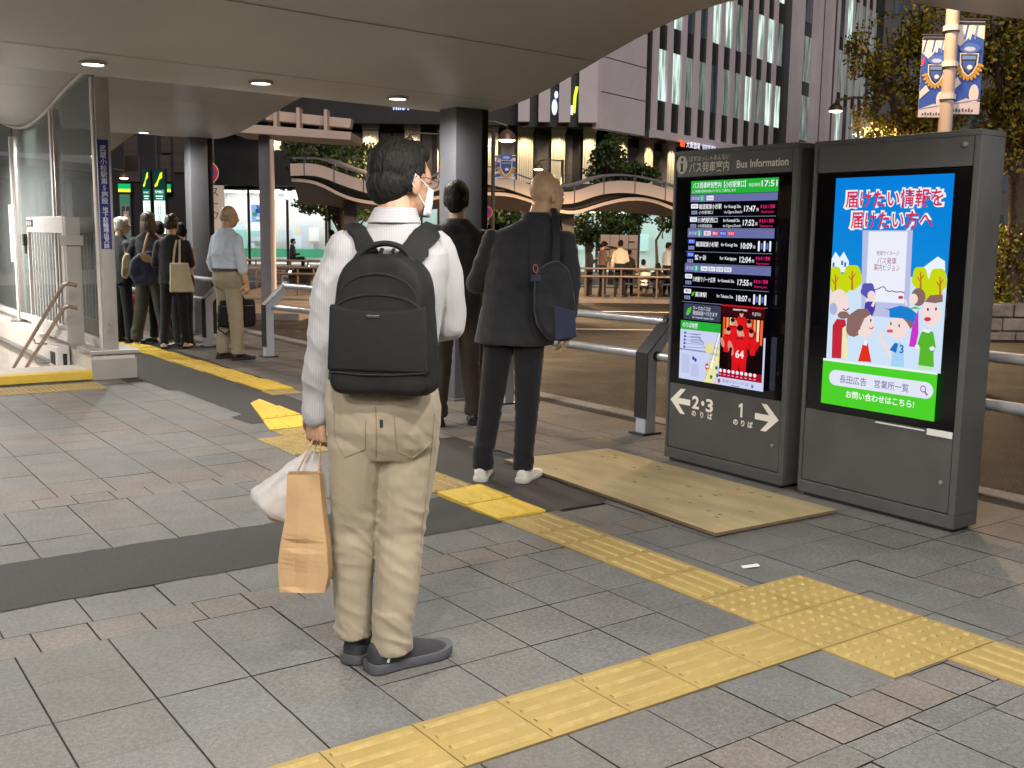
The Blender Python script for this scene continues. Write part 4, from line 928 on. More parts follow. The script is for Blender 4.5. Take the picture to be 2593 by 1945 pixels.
# ---- bank block at the far left
F = Frame(330, 46); bank = F.root('bank_building', 'dark glass bank building with green lit signs at the far left', 'building')
A, B = F.L(215, 200), F.L(437, 200)
q = MB(); q.box((A[0], .3, -1), (B[0], 1.6, 16)); q.build('wall', M['dark'], bank)
q = MB()
for x0, x1, y0, y1 in ((262, 296, 292, 370), (330, 338, 292, 390), (344, 366, 292, 330), (262, 300, 335, 392), (370, 402, 292, 372), (342, 366, 335, 392)):
    a, b_ = F.L(x0, y0), F.L(x1, y1); q.box((a[0], .22, b_[2]), (b_[0], .30, a[2]))
q.build('window', M['louv'], bank)
def lit(F, parent, nm, x0, y0, x1, y1, fn, m='screen2', dy=0.0, depth=.15):
    a, b_ = F.L(x0, y0), F.L(x1, y1); w_, h_ = b_[0]-a[0], a[2]-b_[2]
    q = MB(); q.box((a[0]-.05, dy, b_[2]-.05), (b_[0]+.05, dy+depth, a[2]+.05)); box_ = q.build(nm, M['rail_dark'], parent)
    cv = Canvas((a[0], dy-.005, b_[2]), (1, 0, 0), (0, 0, 1), (0, -1, 0), .004); fn(cv, w_, h_); cv.build('lettering', M[m], box_); return box_
def bank_sign(cv, w_, h_):
    cv.rect(0, 0, w_, h_, '#0c2f2a'); cv.rect(0, 0, w_, h_*.52, '#dff6ea'); cv.poly([(w_*.08, h_*.76), (w_*.35, h_*.83), (w_*.62, h_*.95), (w_*.82, h_*.97), (w_*.80, h_*.88), (w_*.5, h_*.84), (w_*.34, h_*.75), (w_*.12, h_*.73)], '#dfe61e')
    cv.rect(0, h_*.52, w_, h_*.70, '#0f5a46'); cv.text('SMBC', w_*.5, h_*.635, w_*.30, '#f2fffa', align='C', width=w_*.78); cv.rect(w_*.15, h_*.58, w_*.85, h_*.60, '#bfe8d8'); cv.rect(w_*.2, h_*.545, w_*.8, h_*.56, '#bfe8d8')
    for i, ch in enumerate('三井住友銀行'): cv.text(ch, w_*.5, h_*(.44-.075*i), w_*.40, '#1e4a40', align='C', width=w_*.42)
lit(F, bank, 'bank_sign', 307, 367, 327, 505, bank_sign); lit(F, bank, 'bank_sign', 331, 367, 359, 505, bank_sign)
def green_band(cv, w_, h_): cv.rect(0, 0, w_, h_, '#0fa05a'); cv.rect(0, 0, w_, h_*.38, '#d6f02a')
lit(F, bank, 'lit_fascia', 255, 397, 282, 415, green_band); lit(F, bank, 'lit_fascia', 361, 398, 369, 415, green_band)
def atm(cv, w_, h_):
    cv.rect(0, 0, w_, h_, '#5d6f68'); cv.rect(0, h_*.8, w_, h_*.95, '#3c7a5e')
    for k in range(9): cv.rect(w_*random.random()*.8, h_*random.random()*.5, w_*(.2+random.random()*.8), h_*(.5+random.random()*.25), random.choice(['#cfc9bd', '#8a7a6c', '#3c3c3a', '#d9a27f']))
lit(F, bank, 'machine_hall', 258, 420, 284, 520, atm, 'screen')

F = Frame(60, 24); stn = F.root('station_building', 'grey building seen through the glass stair screen at the far left', 'building'); A, B = F.L(-1500, 215), F.L(205, 215)
q = MB(); q.box((A[0], .2, -.6), (B[0], .8, A[2]+1.5)); q.build('wall', mat('grey_wall', (.58, .59, .60), .5, var=.12, vscale=.8), stn)
for i in range(18):
    u = A[0]+.3+i*(B[0]-A[0])/18; q = MB(); q.box((u, .14, .3), (u+(B[0]-A[0])/18-.3, .19, 2.7)); q.build('window', M['win_b'] if i in (3, 9, 13, 16) else M['win_c'], stn)
q = MB(); q.box((A[0], -.5, 3.0), (B[0], .2, 3.2)); q.build('ledge', M['col_dark'], stn)

# ================================================================== bus island in the middle of the road
def island(name, pts, top, h=.16):
    mb = MB(); mb.prism([tuple(road_pt(r, f)) for r, f in pts], (0, 0, top-h-.25), (1, 0, 0), (0, 1, 0), (0, 0, 1), h+.25); return tag(mb.build(name, M['isl'], bevel=.02), kind='structure')
M['isl'] = mat('island_paving', (.13, .11, .098), .75, var=.2, vscale=3, bump=.1)
island('bus_island', [(-9.0, 33.5), (14, 33.5), (14, 40.5), (-9.0, 40.5)], -.55)
island('far_pavement', [(-30, 52.5), (40, 52.5), (40, 75), (-30, 75)], -.5)
island('left_island', [(-9.5, 22.6), (-4.6, 22.6), (-4.6, 29), (-9.5, 29)], -.30)
M['warmw'] = mat('pale_painted_steel', (.54, .44, .37), .5, var=.06, vscale=2)
# wavy island canopy
isc = Frame(1040, 32.0); icr = isc.root('island_canopy', 'long wavy pale canopy over the bus island across the road', 'canopy')
TOP = [(627, 354), (660, 352), (691, 354.5), (737, 374), (794, 392), (850, 406), (900, 402), (960, 380), (1010, 367), (1044, 370), (1098, 381), (1133, 395), (1180, 411), (1220, 416.6), (1247, 412.6), (1287, 396.4), (1328, 389.7), (1368, 391), (1409, 398), (1449, 410), (1500, 424), (1560, 420), (1620, 404)]
def smooth_pts(P, n=6):
    P = np.array(P, float); t = np.concatenate([[0], np.cumsum(np.hypot(*np.diff(P, axis=0).T))]); tt = np.linspace(0, t[-1], n*len(P)); X = np.interp(tt, t, P[:, 0]); Y = np.interp(tt, t, P[:, 1])
    k = np.ones(7)/7; Yp = np.convolve(np.pad(Y, 3, 'edge'), k, 'valid'); return list(zip(X, Yp))
TP = [isc.L(x, y) for x, y in smooth_pts(TOP)]
def ribbon(pts0, pts1, nm, m, parent, thick=.06):
    n = len(pts0); vs = [tuple(p) for p in pts0]+[tuple(p) for p in pts1]+[(p[0], p[1]+thick, p[2]) for p in pts0]+[(p[0], p[1]+thick, p[2]) for p in pts1]; fs = []
    for i in range(n-1): fs += [(i, i+1, n+i+1, n+i), (2*n+i, 3*n+i, 3*n+i+1, 2*n+i+1), (i, 2*n+i, 2*n+i+1, i+1), (n+i, n+i+1, 3*n+i+1, 3*n+i)]
    mb = MB(); mb.add(vs, fs); return mb.build(nm, m, parent, smooth=True)
fas = ribbon([p for p in TP], [p-np.array([0, 0, .36]) for p in TP], 'fascia', M['warmw'], icr)
LOW = [p-np.array([0, 0, .52+.10*math.sin((p[0])*1.7+2.2)]) for p in TP]
ribbon([p+np.array([0, .15, .0]) for p in LOW], [p+np.array([0, .15, -.10]) for p in LOW], 'lower_rim', M['warmw'], icr)
ribbon([p+np.array([0, .45, -.30]) for p in TP], [p+np.array([0, .45, .02]) for p in LOW], 'underframe', M['louv'], icr)
LM = min(p[2] for p in LOW); BK = [LM+.10+.25*(p[2]-LM) for p in LOW]
n = len(LOW); mb = MB(); vs = [(p[0], .2, p[2]-.02) for p in LOW]+[(p[0]-.5, 3.8, z_-.05) for p, z_ in zip(LOW, BK)]+[(p[0], .2, p[2]+.05) for p in LOW]+[(p[0]-.5, 3.8, z_) for p, z_ in zip(LOW, BK)]
mb.add(vs, [(i, i+1, n+i+1, n+i) for i in range(n-1)]+[(2*n+i, 3*n+i, 3*n+i+1, 2*n+i+1) for i in range(n-1)]+[(n+i, n+i+1, 3*n+i+1, 3*n+i) for i in range(n-1)]); mb.build('soffit', mat('brown_soffit', (.20, .16, .14), .5, var=.08, vscale=2), icr, smooth=True)
mb = MB(); vs = [(p[0], .3, p[2]+.16) for p in TP]+[(p[0], 2.6, p[2]+.30) for p in TP]+[(p[0], .3, p[2]+.21) for p in TP]+[(p[0], 2.6, p[2]+.35) for p in TP]
mb.add(vs, [(i, i+1, n+i+1, n+i) for i in range(n-1)]+[(2*n+i, 3*n+i, 3*n+i+1, 2*n+i+1) for i in range(n-1)]+[(i, 2*n+i, 2*n+i+1, i+1) for i in range(n-1)]); mb.build('roof_plate', M['col_dark'], icr, smooth=True)
for i in range(4, n, 9): p = TP[i]; mb = MB(); mb.box((p[0]-.03, .06, p[2]-.05), (p[0]+.03, .35, p[2]+.18)); mb.box((p[0]-.015, -.012, p[2]-.36), (p[0]+.015, .07, p[2])); mb.build('bracket', M['louv'], icr)
a, b_ = isc.L(628, 354), isc.L(690, 377); mb = MB(); mb.box((a[0], .06, b_[2]), (a[0]+.08, 3.2, a[2])); mb.build('end_plate', M['warmw'], icr)
for x in (1232, 985, 740):
    p = isc.L(x, 440); mb = MB(); mb.box((p[0]-.22, 1.5, -.6), (p[0]+.22, 1.95, p[2]+.1)); mb.build('leg', M['col_dark'], icr, bevel=.02)
# two slim beams of the nearer left shelter
F = Frame(640, 25.5); sh = F.root('bus_shelter', 'flat pale shelter beams on dark posts on the left island', 'shelter')
for nm, P, d0, d1 in (('roof_edge', [(502, 268), (763, 288), (761, 305), (496, 287)], -.3, 1.6), ('upper_beam', [(573, 233), (752, 252), (749, 272), (562, 254)], .5, .9)):
    mb = MB(); mb.prism([(q[0], q[2]) for q in [F.L(*p) for p in P]], (0, d0, 0), (1, 0, 0), (0, 0, 1), (0, 1, 0), d1-d0); mb.build(nm, M['warmw'], sh, bevel=.01)
a, b_ = F.L(555, 292), F.L(585, 645); mb = MB(); mb.box((a[0], .1, -.3), (b_[0], .44, a[2])); mb.build('post', M['col_dark'], sh, bevel=.015)
a = F.L(592, 300); mb = MB(); mb.cyl((a[0]+.03, -.4, -.45), (a[0]+.03, -.4, a[2]-.05), .055, .055, 12); mb.build('drain_pole', M['warmw'], sh, smooth=True)
for x, y in ((590, 246), (640, 258), (700, 262)): a = F.L(x, y); mb = MB(); mb.box((a[0]-.04, .2, a[2]-.4), (a[0]+.04, .6, a[2]+.3)); mb.build('strut', M['warmw'], sh)
# rails on the islands
def island_rail(x0, x1, ys, dep, z0, label, n=5):
    F = Frame((x0+x1)/2, dep); r = F.root('pedestrian_rail', label, 'railing', 'railings on the bus islands'); X0, X1 = F.L(x0, 500)[0], F.L(x1, 500)[0]
    for y in ys:
        z = F.L((x0+x1)/2, y)[2]; mb = MB(); mb.cyl((X0, 0, z), (X1, 0, z), .04, .04, 10); mb.build('rail', M['warmrail'], r, smooth=True)
    zt = F.L((x0+x1)/2, ys[0])[2]
    for k in range(n): u = X0+(k+.3)*(X1-X0)/n; mb = MB(); mb.cyl((u, .02, z0), (u, .02, zt), .035, .035, 8); mb.build('post', M['warmrail'], r, smooth=True)
M['warmrail'] = mat('brown_steel_rail', (.20, .15, .12), .35, metal=.5)
island_rail(1255, 1450, (581, 598), 34.0, -.6, 'two bar brown railing in front of the waiting people across the road')
island_rail(596, 700, (578, 592), 30.0, -.7, 'brown railing left of the front man, before the dark car', 3)
island_rail(465, 690, (562, 580), 40.0, -.7, 'long dark railing along the road in front of the bright shop', 6)
# info board on the island
F = Frame(1337, 38); r = F.root('notice_hoarding', 'pale panelled hoarding behind the waiting people', 'hoarding'); a, b_ = F.L(1298, 507), F.L(1376, 584)
mb = MB(); mb.box((a[0], 0, b_[2]), (b_[0], .08, a[2])); mb.build('board', M['pinkboard'] if 'pinkboard' in M else M['warmw'], r, bevel=.01)
mb = MB()
for k in (1, 2, 3): u = a[0]+k*(b_[0]-a[0])/4; mb.box((u-.008, -.004, b_[2]), (u+.008, -.001, a[2]))
mb.box((a[0], -.0045, (a[2]+b_[2])/2+.12), (b_[0], -.0015, (a[2]+b_[2])/2+.14)); mb.build('panel_joint', M['seam'], r)
mb = MB()
for k in range(6): u = a[0]+random.uniform(.1, 1.0)*(b_[0]-a[0]-.3); z = random.uniform(b_[2]+.5, a[2]-.2); mb.box((u, -.006, z), (u+.22, -.002, z+.05))
mb.build('printed_notice', M['rail_dark'], r)

# ================================================================== signs and lamps
def no_parking(x, y, rad, dep, label, ybase, board=None):
    F = Frame(x, dep); r = F.root('no_parking_sign', label, 'road sign', 'round no parking signs'); c = F.L(x, y); R = rad*dep/2271.4
    mb = MB(); mb.cyl((c[0], 0, c[2]), (c[0], .02, c[2]), R, R, 32); mb.build('sign_disc', M['white'], r)
    cv = Canvas((c[0], -.002, c[2]), (1, 0, 0), (0, 0, 1), (0, -1, 0), .001); cv.ell(0, 0, R*.95, R*.95, '#c21f2c', n=36); cv.ell(0, 0, R*.66, R*.66, '#2747a8', n=36); cv.line([(-R*.5, R*.5), (R*.5, -R*.5)], R*.26, '#c21f2c'); cv.build('symbol', M['print'], r)
    mb = MB(); mb.cyl((c[0], .05, ybase), (c[0], .05, c[2]+R*.9), .03, .03, 10); mb.build('pole', M['warmw'], r, smooth=True)
    if board:
        w_, h_, lines = board; z = c[2]-R*1.15-h_; mb = MB(); mb.box((c[0]-w_/2, 0, z), (c[0]+w_/2, .02, z+h_)); bo = mb.build('text_board', M['warmw'], r)
        cv = Canvas((c[0], -.002, z+h_), (1, 0, 0), (0, 0, 1), (0, -1, 0), .001)
        for i, t in enumerate(lines): cv.text(t, 0, -.17-i*.19, .15, '#3a3436', align='C')
        cv.build('board_lettering', M['print'], bo)
no_parking(449, 373, 23, 17.0, 'red ringed blue round sign beside the far grey column, above a text board', -.4, (.5, .75, ('バス', 'ロー', 'タク')))
no_parking(1050, 459, 14, 21.0, 'small red ringed blue round sign right of the near grey column', -.5)
def street_lamp(x, y, dep, rad, label, arm, ztop, side, beam, glow=True, base=-.6):
    F = Frame(x, dep); r = F.root('street_lamp', label, 'street lamp'); c = F.L(x, y); R = rad*dep/2271.4
    mb = MB(); prof = [(R, 0), (R*.98, .02), (R*.86, R*.55), (R*.55, R*.95), (R*.22, R*1.12), (.02, R*1.15)]
    mb.rings([[(c[0]+q*math.cos(t), q*math.sin(t), c[2]+h) for t in np.linspace(0, 2*math.pi, 25)[:-1]] for q, h in prof], cap=False); mb.build('lamp_shade', M['shade'], r, smooth=True)
    mb = MB(); mb.ell((c[0], 0, c[2]), ((R*.88, 0, 0), (0, R*.88, 0), (0, 0, R*.22))); mb.build('bulb_glass', M['warm'], r, smooth=True)
    mb = MB(); X = c[0]+side*arm; mb.tube([(c[0], 0, c[2]+R*1.1), (c[0], 0, c[2]+R*1.5), (c[0]+side*arm*.3, 0, c[2]+R*1.9), (X, 0, c[2]+R*1.7)], .03, 8); mb.build('arm', M['louv'], r)
    mb = MB(); mb.cyl((X, 0, base), (X, 0, c[2]+ztop), .075, .06, 12); mb.build('pole', M['louv'], r, smooth=True)
    spot('street_beam', (c[0], 0, c[2]-.10-.45*R), beam, (1, .66, .36), 172, .5, .08, parent=r); return r
M['shade'] = mat('brown_lamp_shade', (.16, .10, .07), .4, metal=.3)
street_lamp(1095, 303, 27, 20, 'warm dome street lamp above the orange and blue banner, right of the near column', 1.1, .5, -1, STREET_W*2.2)
street_lamp(1805, 240, 24, 15, 'warm dome street lamp above the bus information panel', 1.3, .4, 1, STREET_W*2.6)
street_lamp(1163, 366, 44, 11, 'small distant warm lamp behind the bald man', 1.0, .4, 1, STREET_W*1.2)
street_lamp(885, 305, 36, 9, 'distant warm lamp hidden behind the head of the front man', 1.0, .4, 1, STREET_W*1.2)
street_lamp(268, 385, 34, 10, 'small lamp before the bank building at the far left', 1.0, .4, -1, STREET_W*.7)
# banners
def crest(cv, u, v, s):
    for k in range(11):
        t = math.pi*(1.08+.84*k/10); cv.ell(u+s*.52*math.cos(t), v+s*.10+s*.66*math.sin(t), s*.17, s*.07, '#c79a3a', rot=math.degrees(t))
    cv.poly([(u-s*.42, v+s*.45), (u+s*.42, v+s*.45), (u+s*.40, v-s*.05), (u+s*.22, v-s*.40), (u, v-s*.58), (u-s*.22, v-s*.40), (u-s*.40, v-s*.05)], '#d9d3cb'); cv.poly([(u-s*.36, v+s*.40), (u+s*.36, v+s*.40), (u+s*.33, v-s*.05), (u+s*.18, v-s*.34), (u, v-s*.50), (u-s*.18, v-s*.34), (u-s*.33, v-s*.05)], '#22242e')
    cv.poly([(u-s*.28, v+s*.12), (u+s*.28, v+s*.12), (u+s*.24, v-s*.12), (u, v-s*.40), (u-s*.24, v-s*.12)], '#3f5fae'); cv.ell(u+s*.05, v-s*.15, s*.12, s*.10, '#e8e4ea'); cv.rect(u-s*.30, v+s*.18, u+s*.30, v+s*.34, '#6d8fc6'); cv.ell(u, v+s*.66, s*.46, s*.22, '#4a6fc0'); cv.ell(u, v+s*.62, s*.25, s*.10, '#b9c4e6')
def banner_art(cv, w_, h_):
    cv.rect(0, 0, w_, h_, '#2f58b4'); cv.poly([(0, h_), (w_, h_), (w_, h_*.80), (w_*.6, h_*.86), (w_*.25, h_*.72), (0, h_*.80)], '#e5dcda')
    for k in range(5): cv.line([(w_*(.15+.15*k), h_*.955), (w_*(.05+.16*k), h_*.80)], w_*.06, ('#4a5a7a', '#e5dcda', '#3a63bd', '#e5dcda', '#6f8cc8')[k])
    cv.rect(0, h_*.955, w_, h_*.985, '#26262c'); cv.poly([(0, h_*.70), (w_*.12, h_*.76), (w_*.10, h_*.66), (0, h_*.62)], '#d4496a'); cv.poly([(0, 0), (w_, 0), (w_, h_*.13), (w_*.55, h_*.17), (0, h_*.10)], '#d9cfd4')
    cv.poly([(0, h_*.32), (w_*.22, h_*.40), (w_*.35, h_*.33), (w_*.18, h_*.28), (0, h_*.22)], '#e5dcda'); cv.ell(w_*.78, h_*.22, w_*.16, h_*.10, '#e5dcda'); cv.line([(0, h_*.10), (w_, h_*.16)], h_*.012, '#8a8fb0'); crest(cv, w_*.54, h_*.54, w_*.74); [cv.rect(w_*(.12+.1*k), h_*.022, w_*(.17+.1*k), h_*(.05+.012*(k % 2)), '#3a3c4c') for k in range(7)]
def banner(parent, x0, z0, w_, h_, y=0.0, tilt=0.0):
    mb = MB(); mb.box((x0, y, z0), (x0+w_, y+.008, z0+h_)); o = mb.build('banner', M['white'], parent)
    cv = Canvas((x0, y-.002, z0), (1, 0, 0), (0, 0, 1), (0, -1, 0), .0006); banner_art(cv, w_, h_); cv.build('printed_design', M['print'], o)
    mb = MB(); mb.cyl((x0-.02, y+.004, z0+h_+.01), (x0+w_+.02, y+.004, z0+h_+.01), .018, .018, 8); mb.build('banner_rod', M['rail_dark'], o); return o
F = Frame(2050, 13.5); lp_ = F.root('banner_pole', 'pale lamp pole with two blue crest banners behind the advertising panel', 'pole'); a = F.L(2050, 150)
mb = MB(); mb.cyl((a[0], 0, -.2), (a[0], 0, 6.2), .095, .075, 18); mb.build('pole', M['warmw'], lp_, smooth=True)
p0, p1 = F.L(1994, 78), F.L(2034, 254); o = banner(lp_, p0[0], p1[2], p1[0]-p0[0]+.04, p0[2]-p1[2]); p0, p1 = F.L(2062, 44), F.L(2114, 247); o = banner(lp_, p0[0], p1[2], p1[0]-p0[0], p0[2]-p1[2])
mb = MB()
for y in (62, 140, 210): z = F.L(2050, y)[2]; mb.cyl((a[0], 0, z-.03), (a[0], 0, z+.03), .105, .105, 18)
mb.build('strap_band', M['white'], lp_)
mb = MB(); mb.tube([(a[0], 0, 6.1), (a[0]-.5, 0, 6.35), (a[0]-1.1, -.8, 6.3)], .04, 8); mb.ell((a[0]-1.25, -.9, 6.25), ((.28, 0, 0), (0, .28, 0), (0, 0, .1))); mb.build('lamp_head', M['shade'], lp_)
spot('pole_beam', (a[0]-1.25, -.9, 6.05), STREET_W*.5, (1, .66, .38), 160, .8, .15, parent=lp_)
F = Frame(1091, 26.5); bh = F.root('hanging_banner', 'lit blue banner with an orange crest hanging under the dome lamp', 'banner'); p0, p1 = F.L(1070, 338), F.L(1113, 388); banner(bh, p0[0], p1[2], p1[0]-p0[0], p0[2]-p1[2])
mb = MB(); mb.cyl((p0[0]-.05, .02, -.6), (p0[0]-.05, .02, p0[2]+.7), .05, .05, 10); mb.build('pole', M['louv'], bh)

# ================================================================== trees, hedge
def tree(F, base_x, zb, blobs, n, leaf, cols, label, trunk_r=.12, name='street_tree', group='trees round the bus rotary', lean=0.0):
    """blobs: (x px, y px, rx m, rz m, ry m) clumps of the crown in the tree's own frame"""
    root = F.root(name, label, 'tree', group=group); V = []; Fc = []; C = []
    tot = sum(b[2]*b[3]*b[4] for b in blobs); rng = np.random.default_rng(abs(hash(label)) % 1000 if False else len(label)*13+n)
    for bx, by, rx, rz, ry in blobs:
        c = F.L(bx, by); k = int(n*rx*rz*ry/tot)
        u = rng.normal(size=(k, 3)); u /= np.linalg.norm(u, axis=1)[:, None]; rr = rng.uniform(.25, 1, k)**.45
        lump = np.array([noise.noise(Vector(q*1.9+c)) for q in u])*.45+.95
        P = c+u*(rr*lump)[:, None]*np.array([rx, ry, rz])
        for p in P:
            if noise.noise(Vector(p*(1.1/leaf*.14))) < -.18: continue
            d = rng.normal(size=3); d /= np.linalg.norm(d); e = np.cross(d, rng.normal(size=3)); e /= np.linalg.norm(e)+1e-9
            s = leaf*rng.uniform(.6, 1.3); i0 = len(V); V += [p-d*s*.5, p+e*s*.28, p+d*s*.5, p-e*s*.28]; Fc.append((i0, i0+1, i0+2, i0+3))
            q = cols[rng.integers(len(cols))]; bsc = rng.uniform(.6, 1.35); C.append((q[0]*bsc, q[1]*bsc, q[2]*bsc))
    mb = MB(); mb.v = [tuple(v_) for v_ in V]; mb.f = [list(f_) for f_ in Fc]; mb.c = C; mb.m = [0]*len(Fc); mb.build('crown', M['leaf'], root, attr=True)
    X = F.L(base_x, 500)[0]; tk = MB(); top = max(F.L(b[0], b[1])[2] for b in blobs); mid = np.mean([F.L(b[0], b[1]) for b in blobs], axis=0)
    tk.tube([(X, 0, zb), (X+.03, .02, zb+(mid[2]-zb)*.35), (X-.04+lean*.4, 0, zb+(mid[2]-zb)*.7), (mid[0], 0, mid[2])], [trunk_r*1.25, trunk_r, trunk_r*.85, trunk_r*.5], 9)
    for b in blobs:
        c = F.L(b[0], b[1]); s0 = np.array([X+(mid[0]-X)*.6, 0, zb+(mid[2]-zb)*rng.uniform(.5, .8)]); m_ = (s0+c)/2+rng.normal(size=3)*.12; tk.tube([s0, m_, c], [trunk_r*.5, trunk_r*.33, trunk_r*.12], 6)
    tk.build('trunk', M['bark'], root, smooth=True); return root
GR = [(.035, .065, .018), (.05, .085, .022), (.028, .05, .016)]; YG = [(.26, .21, .012), (.19, .18, .014), (.32, .21, .014), (.12, .13, .014)]
tree(Frame(720, 36), 735, -.6, [(680, 335, 1.1, .75, 1.2), (745, 345, 1.3, .8, 1.3), (800, 375, 1.0, .5, 1.0), (665, 365, .7, .4, .8)], 5200, .17, GR, 'bushy green tree above the left end of the wavy island canopy', .11)
tree(Frame(742, 40), 742, -.6, [(690, 440, 1.0, .45, 1.0), (750, 450, 1.2, .6, 1.1), (800, 455, .9, .5, .9)], 4200, .17, GR, 'low dark tree under the left part of the island canopy', .12)
tree(Frame(1318, 44), 1322, -.6, [(1318, 345, .95, 1.0, 1.0), (1300, 375, .8, .5, .9)], 2600, .19, GR, 'upright green tree above the crest of the island canopy', .1)
tree(Frame(1375, 45), 1372, -.6, [(1372, 375, 1.1, .45, 1.0)], 1700, .19, GR, 'small round tree top right of the upright one, above the canopy', .1)
tree(Frame(1275, 43), 1272, -.6, [(1245, 500, .8, .6, .8), (1290, 485, 1.0, .7, 1.0), (1340, 475, 1.0, .55, 1.0), (1378, 470, .7, .4, .8), (1300, 520, .9, .35, .8)], 5200, .18, GR, 'dark spreading tree under the right part of the island canopy', .15)
tree(Frame(1350, 43), 1352, -.6, [(1345, 505, .8, .45, .8)], 1300, .18, GR, 'small dark tree behind the pale hoarding', .12)
tree(Frame(1075, 40), 1090, -.6, [(1085, 462, .9, .5, .9), (1120, 470, .8, .45, .8)], 2200, .18, GR, 'dark tree between the near column and the bald man', .12)
tree(Frame(1430, 46), 1420, -.6, [(1440, 480, .5, .45, .6)], 700, .18, GR, 'small tree at the left edge of the bus information panel', .07)
tree(Frame(1985, 23), 2010, -.5, [(1890, 110, .65, .75, .8), (1860, 80, .28, .25, .3), (1960, 150, .9, .9, 1.0), (1945, 250, 1.0, .7, 1.0), (2040, 70, 1.0, .8, 1.1), (2090, 190, 1.0, 1.0, 1.1), (2020, 265, .9, .5, .9), (1915, 60, .25, .4, .3), (1880, 270, .45, .35, .5)], 15000, .105, YG, 'large yellow green tree behind the banner pole', .16)
tree(Frame(2200, 20), 2195, -.5, [(2170, 130, .7, .8, .9), (2230, 90, .9, .8, .9), (2215, 230, .8, .7, .9), (2170, 300, .45, .6, .6), (2260, 330, .8, .8, .8), (2140, 40, .6, .4, .6)], 9000, .105, YG, 'tall yellow green tree at the right edge of the photo', .17)
F = Frame(2200, 19.5); hb = F.root('hedge', 'clipped yellow green hedge above the stone wall at the right edge', 'hedge'); V = []; Fc = []; C = []; rng = np.random.default_rng(5)
a, b_ = F.L(2120, 480), F.L(2330, 660)
for _ in range(6500):
    x = rng.uniform(a[0], b_[0]); y = rng.uniform(0, 1.6); z = rng.uniform(b_[2], a[2]-.12*abs(math.sin(x*2.3))); 
    if noise.noise((x*2.2, y*2.2, z*2.2)) < -.25 and z < a[2]-.3: continue
    p = np.array([x, y, z]); d = rng.normal(size=3); d /= np.linalg.norm(d); e = np.cross(d, rng.normal(size=3)); e /= np.linalg.norm(e)+1e-9; s = .09*rng.uniform(.6, 1.3)
    i0 = len(V); V += [p-d*s*.5, p+e*s*.3, p+d*s*.5, p-e*s*.3]; Fc.append([i0, i0+1, i0+2, i0+3]); q = YG[rng.integers(4)]; k = rng.uniform(.6, 1.3); C.append((q[0]*k, q[1]*k*1.05, q[2]*k))
mb = MB(); mb.v = [tuple(v_) for v_ in V]; mb.f = Fc; mb.c = C; mb.m = [0]*len(Fc); mb.build('leaves', M['leaf'], hb, attr=True)
mb = MB()
for k in range(9): u = a[0]+.3+k*(b_[0]-a[0]-.6)/8; mb.tube([(u, .8, b_[2]-.05), (u+.06, .85, b_[2]+.5), (u-.05, .75, a[2]-.3)], [.03, .02, .01], 6)
mb.build('stem', M['bark'], hb)
M['rubble'] = mat('rubble_stone', (.22, .20, .175), .85, var=.45, vscale=3, bump=.8, bscale=6)
sw = F.root('stone_wall', 'rough grey stone wall below the hedge at the right edge', 'wall'); mb = MB(); z0, z1 = F.L(2200, 745)[2], b_[2]+.02; mb.box((a[0]-.3, -.1, z0-.4), (b_[0]+2, 2.0, z1)); mb.build('masonry', M['rubble'], sw)
mb = MB()
for r_ in range(3):
    u = a[0]-.3+.2*(r_ % 2)
    while u < b_[0]+1.6: wd = random.uniform(.3, .6); mb.box((u+.01, -.14-random.uniform(0, .03), z0+.02+r_*(z1-z0)/3), (u+wd-.01, -.1, z0+(r_+.94)*(z1-z0)/3)); u += wd
mb.build('facing_stone', M['rubble'], sw, bevel=.02)
# ================================================================== building behind the trees on the right, vehicles
F = Frame(2150, 60); bb = F.root('background_block', 'dim grey block behind the trees at the right edge', 'building'); a, b_ = F.L(1925, -200), F.L(2420, 560)
mb = MB(); mb.box((a[0], 0, -1), (b_[0], 1.2, a[2])); mb.build('wall', mat('dim_grey_wall', (.10, .095, .10), .8, var=.2, vscale=.4), bb)
for i in range(9):
    for j in range(7): mb = MB(); mb.box((a[0]+.5+i*1.5, -.05, 1+j*3.2), (a[0]+1.5+i*1.5, -.01, 2.9+j*3.2)); mb.build('window', M['win_c' if (i*3+j*5) % 7 else 'win_b'], bb)
F = Frame(662, 38); car = F.root('parked_car', 'dark car with bright headlight on the road behind the brown railing', 'car'); g = -.70; c0 = F.L(640, 560)[0]
M['carpaint'] = mat('dark_car_paint', (.012, .012, .014), .2, metal=.3, coat=.8)
prof = [(-.1, .32), (-.12, .62), (0.05, .82), (.95, .95), (1.55, 1.38), (2.9, 1.42), (3.6, 1.0), (4.2, .92), (4.3, .5), (4.25, .3)]
mb = MB(); mb.rings([[(c0+x_, yy, g+z_*1.05) for x_, z_ in prof] for yy in (-.8, -.2, .8)][::1] if False else [[(c0+x_, -.84, g+z_) for x_, z_ in prof], [(c0+x_, .84, g+z_) for x_, z_ in prof]]); mb.build('body', M['carpaint'], car, bevel=.05, smooth=True)
mb = MB(); mb.prism([(1.05, .97), (1.6, 1.34), (2.85, 1.37), (3.45, 1.0)], (c0, -.845, g), (1, 0, 0), (0, 0, 1), (0, -1, 0), .01); mb.prism([(1.0, .97), (1.0, .98), (1.5, 1.33), (1.5, 1.32)], (c0-.06, -.7, g), (1, 0, 0), (0, 0, 1), (0, 1, 0), 1.4); mb.build('window', M['bezel'], car)
for yy in (-.6, .6):
    mb = MB(); mb.ell((c0-.10, yy, g+.66), ((.06, 0, 0), (0, .17, 0), (0, 0, .09))); mb.build('headlight', emission('headlight_glow', (.95, .97, 1), 12), car, smooth=True)
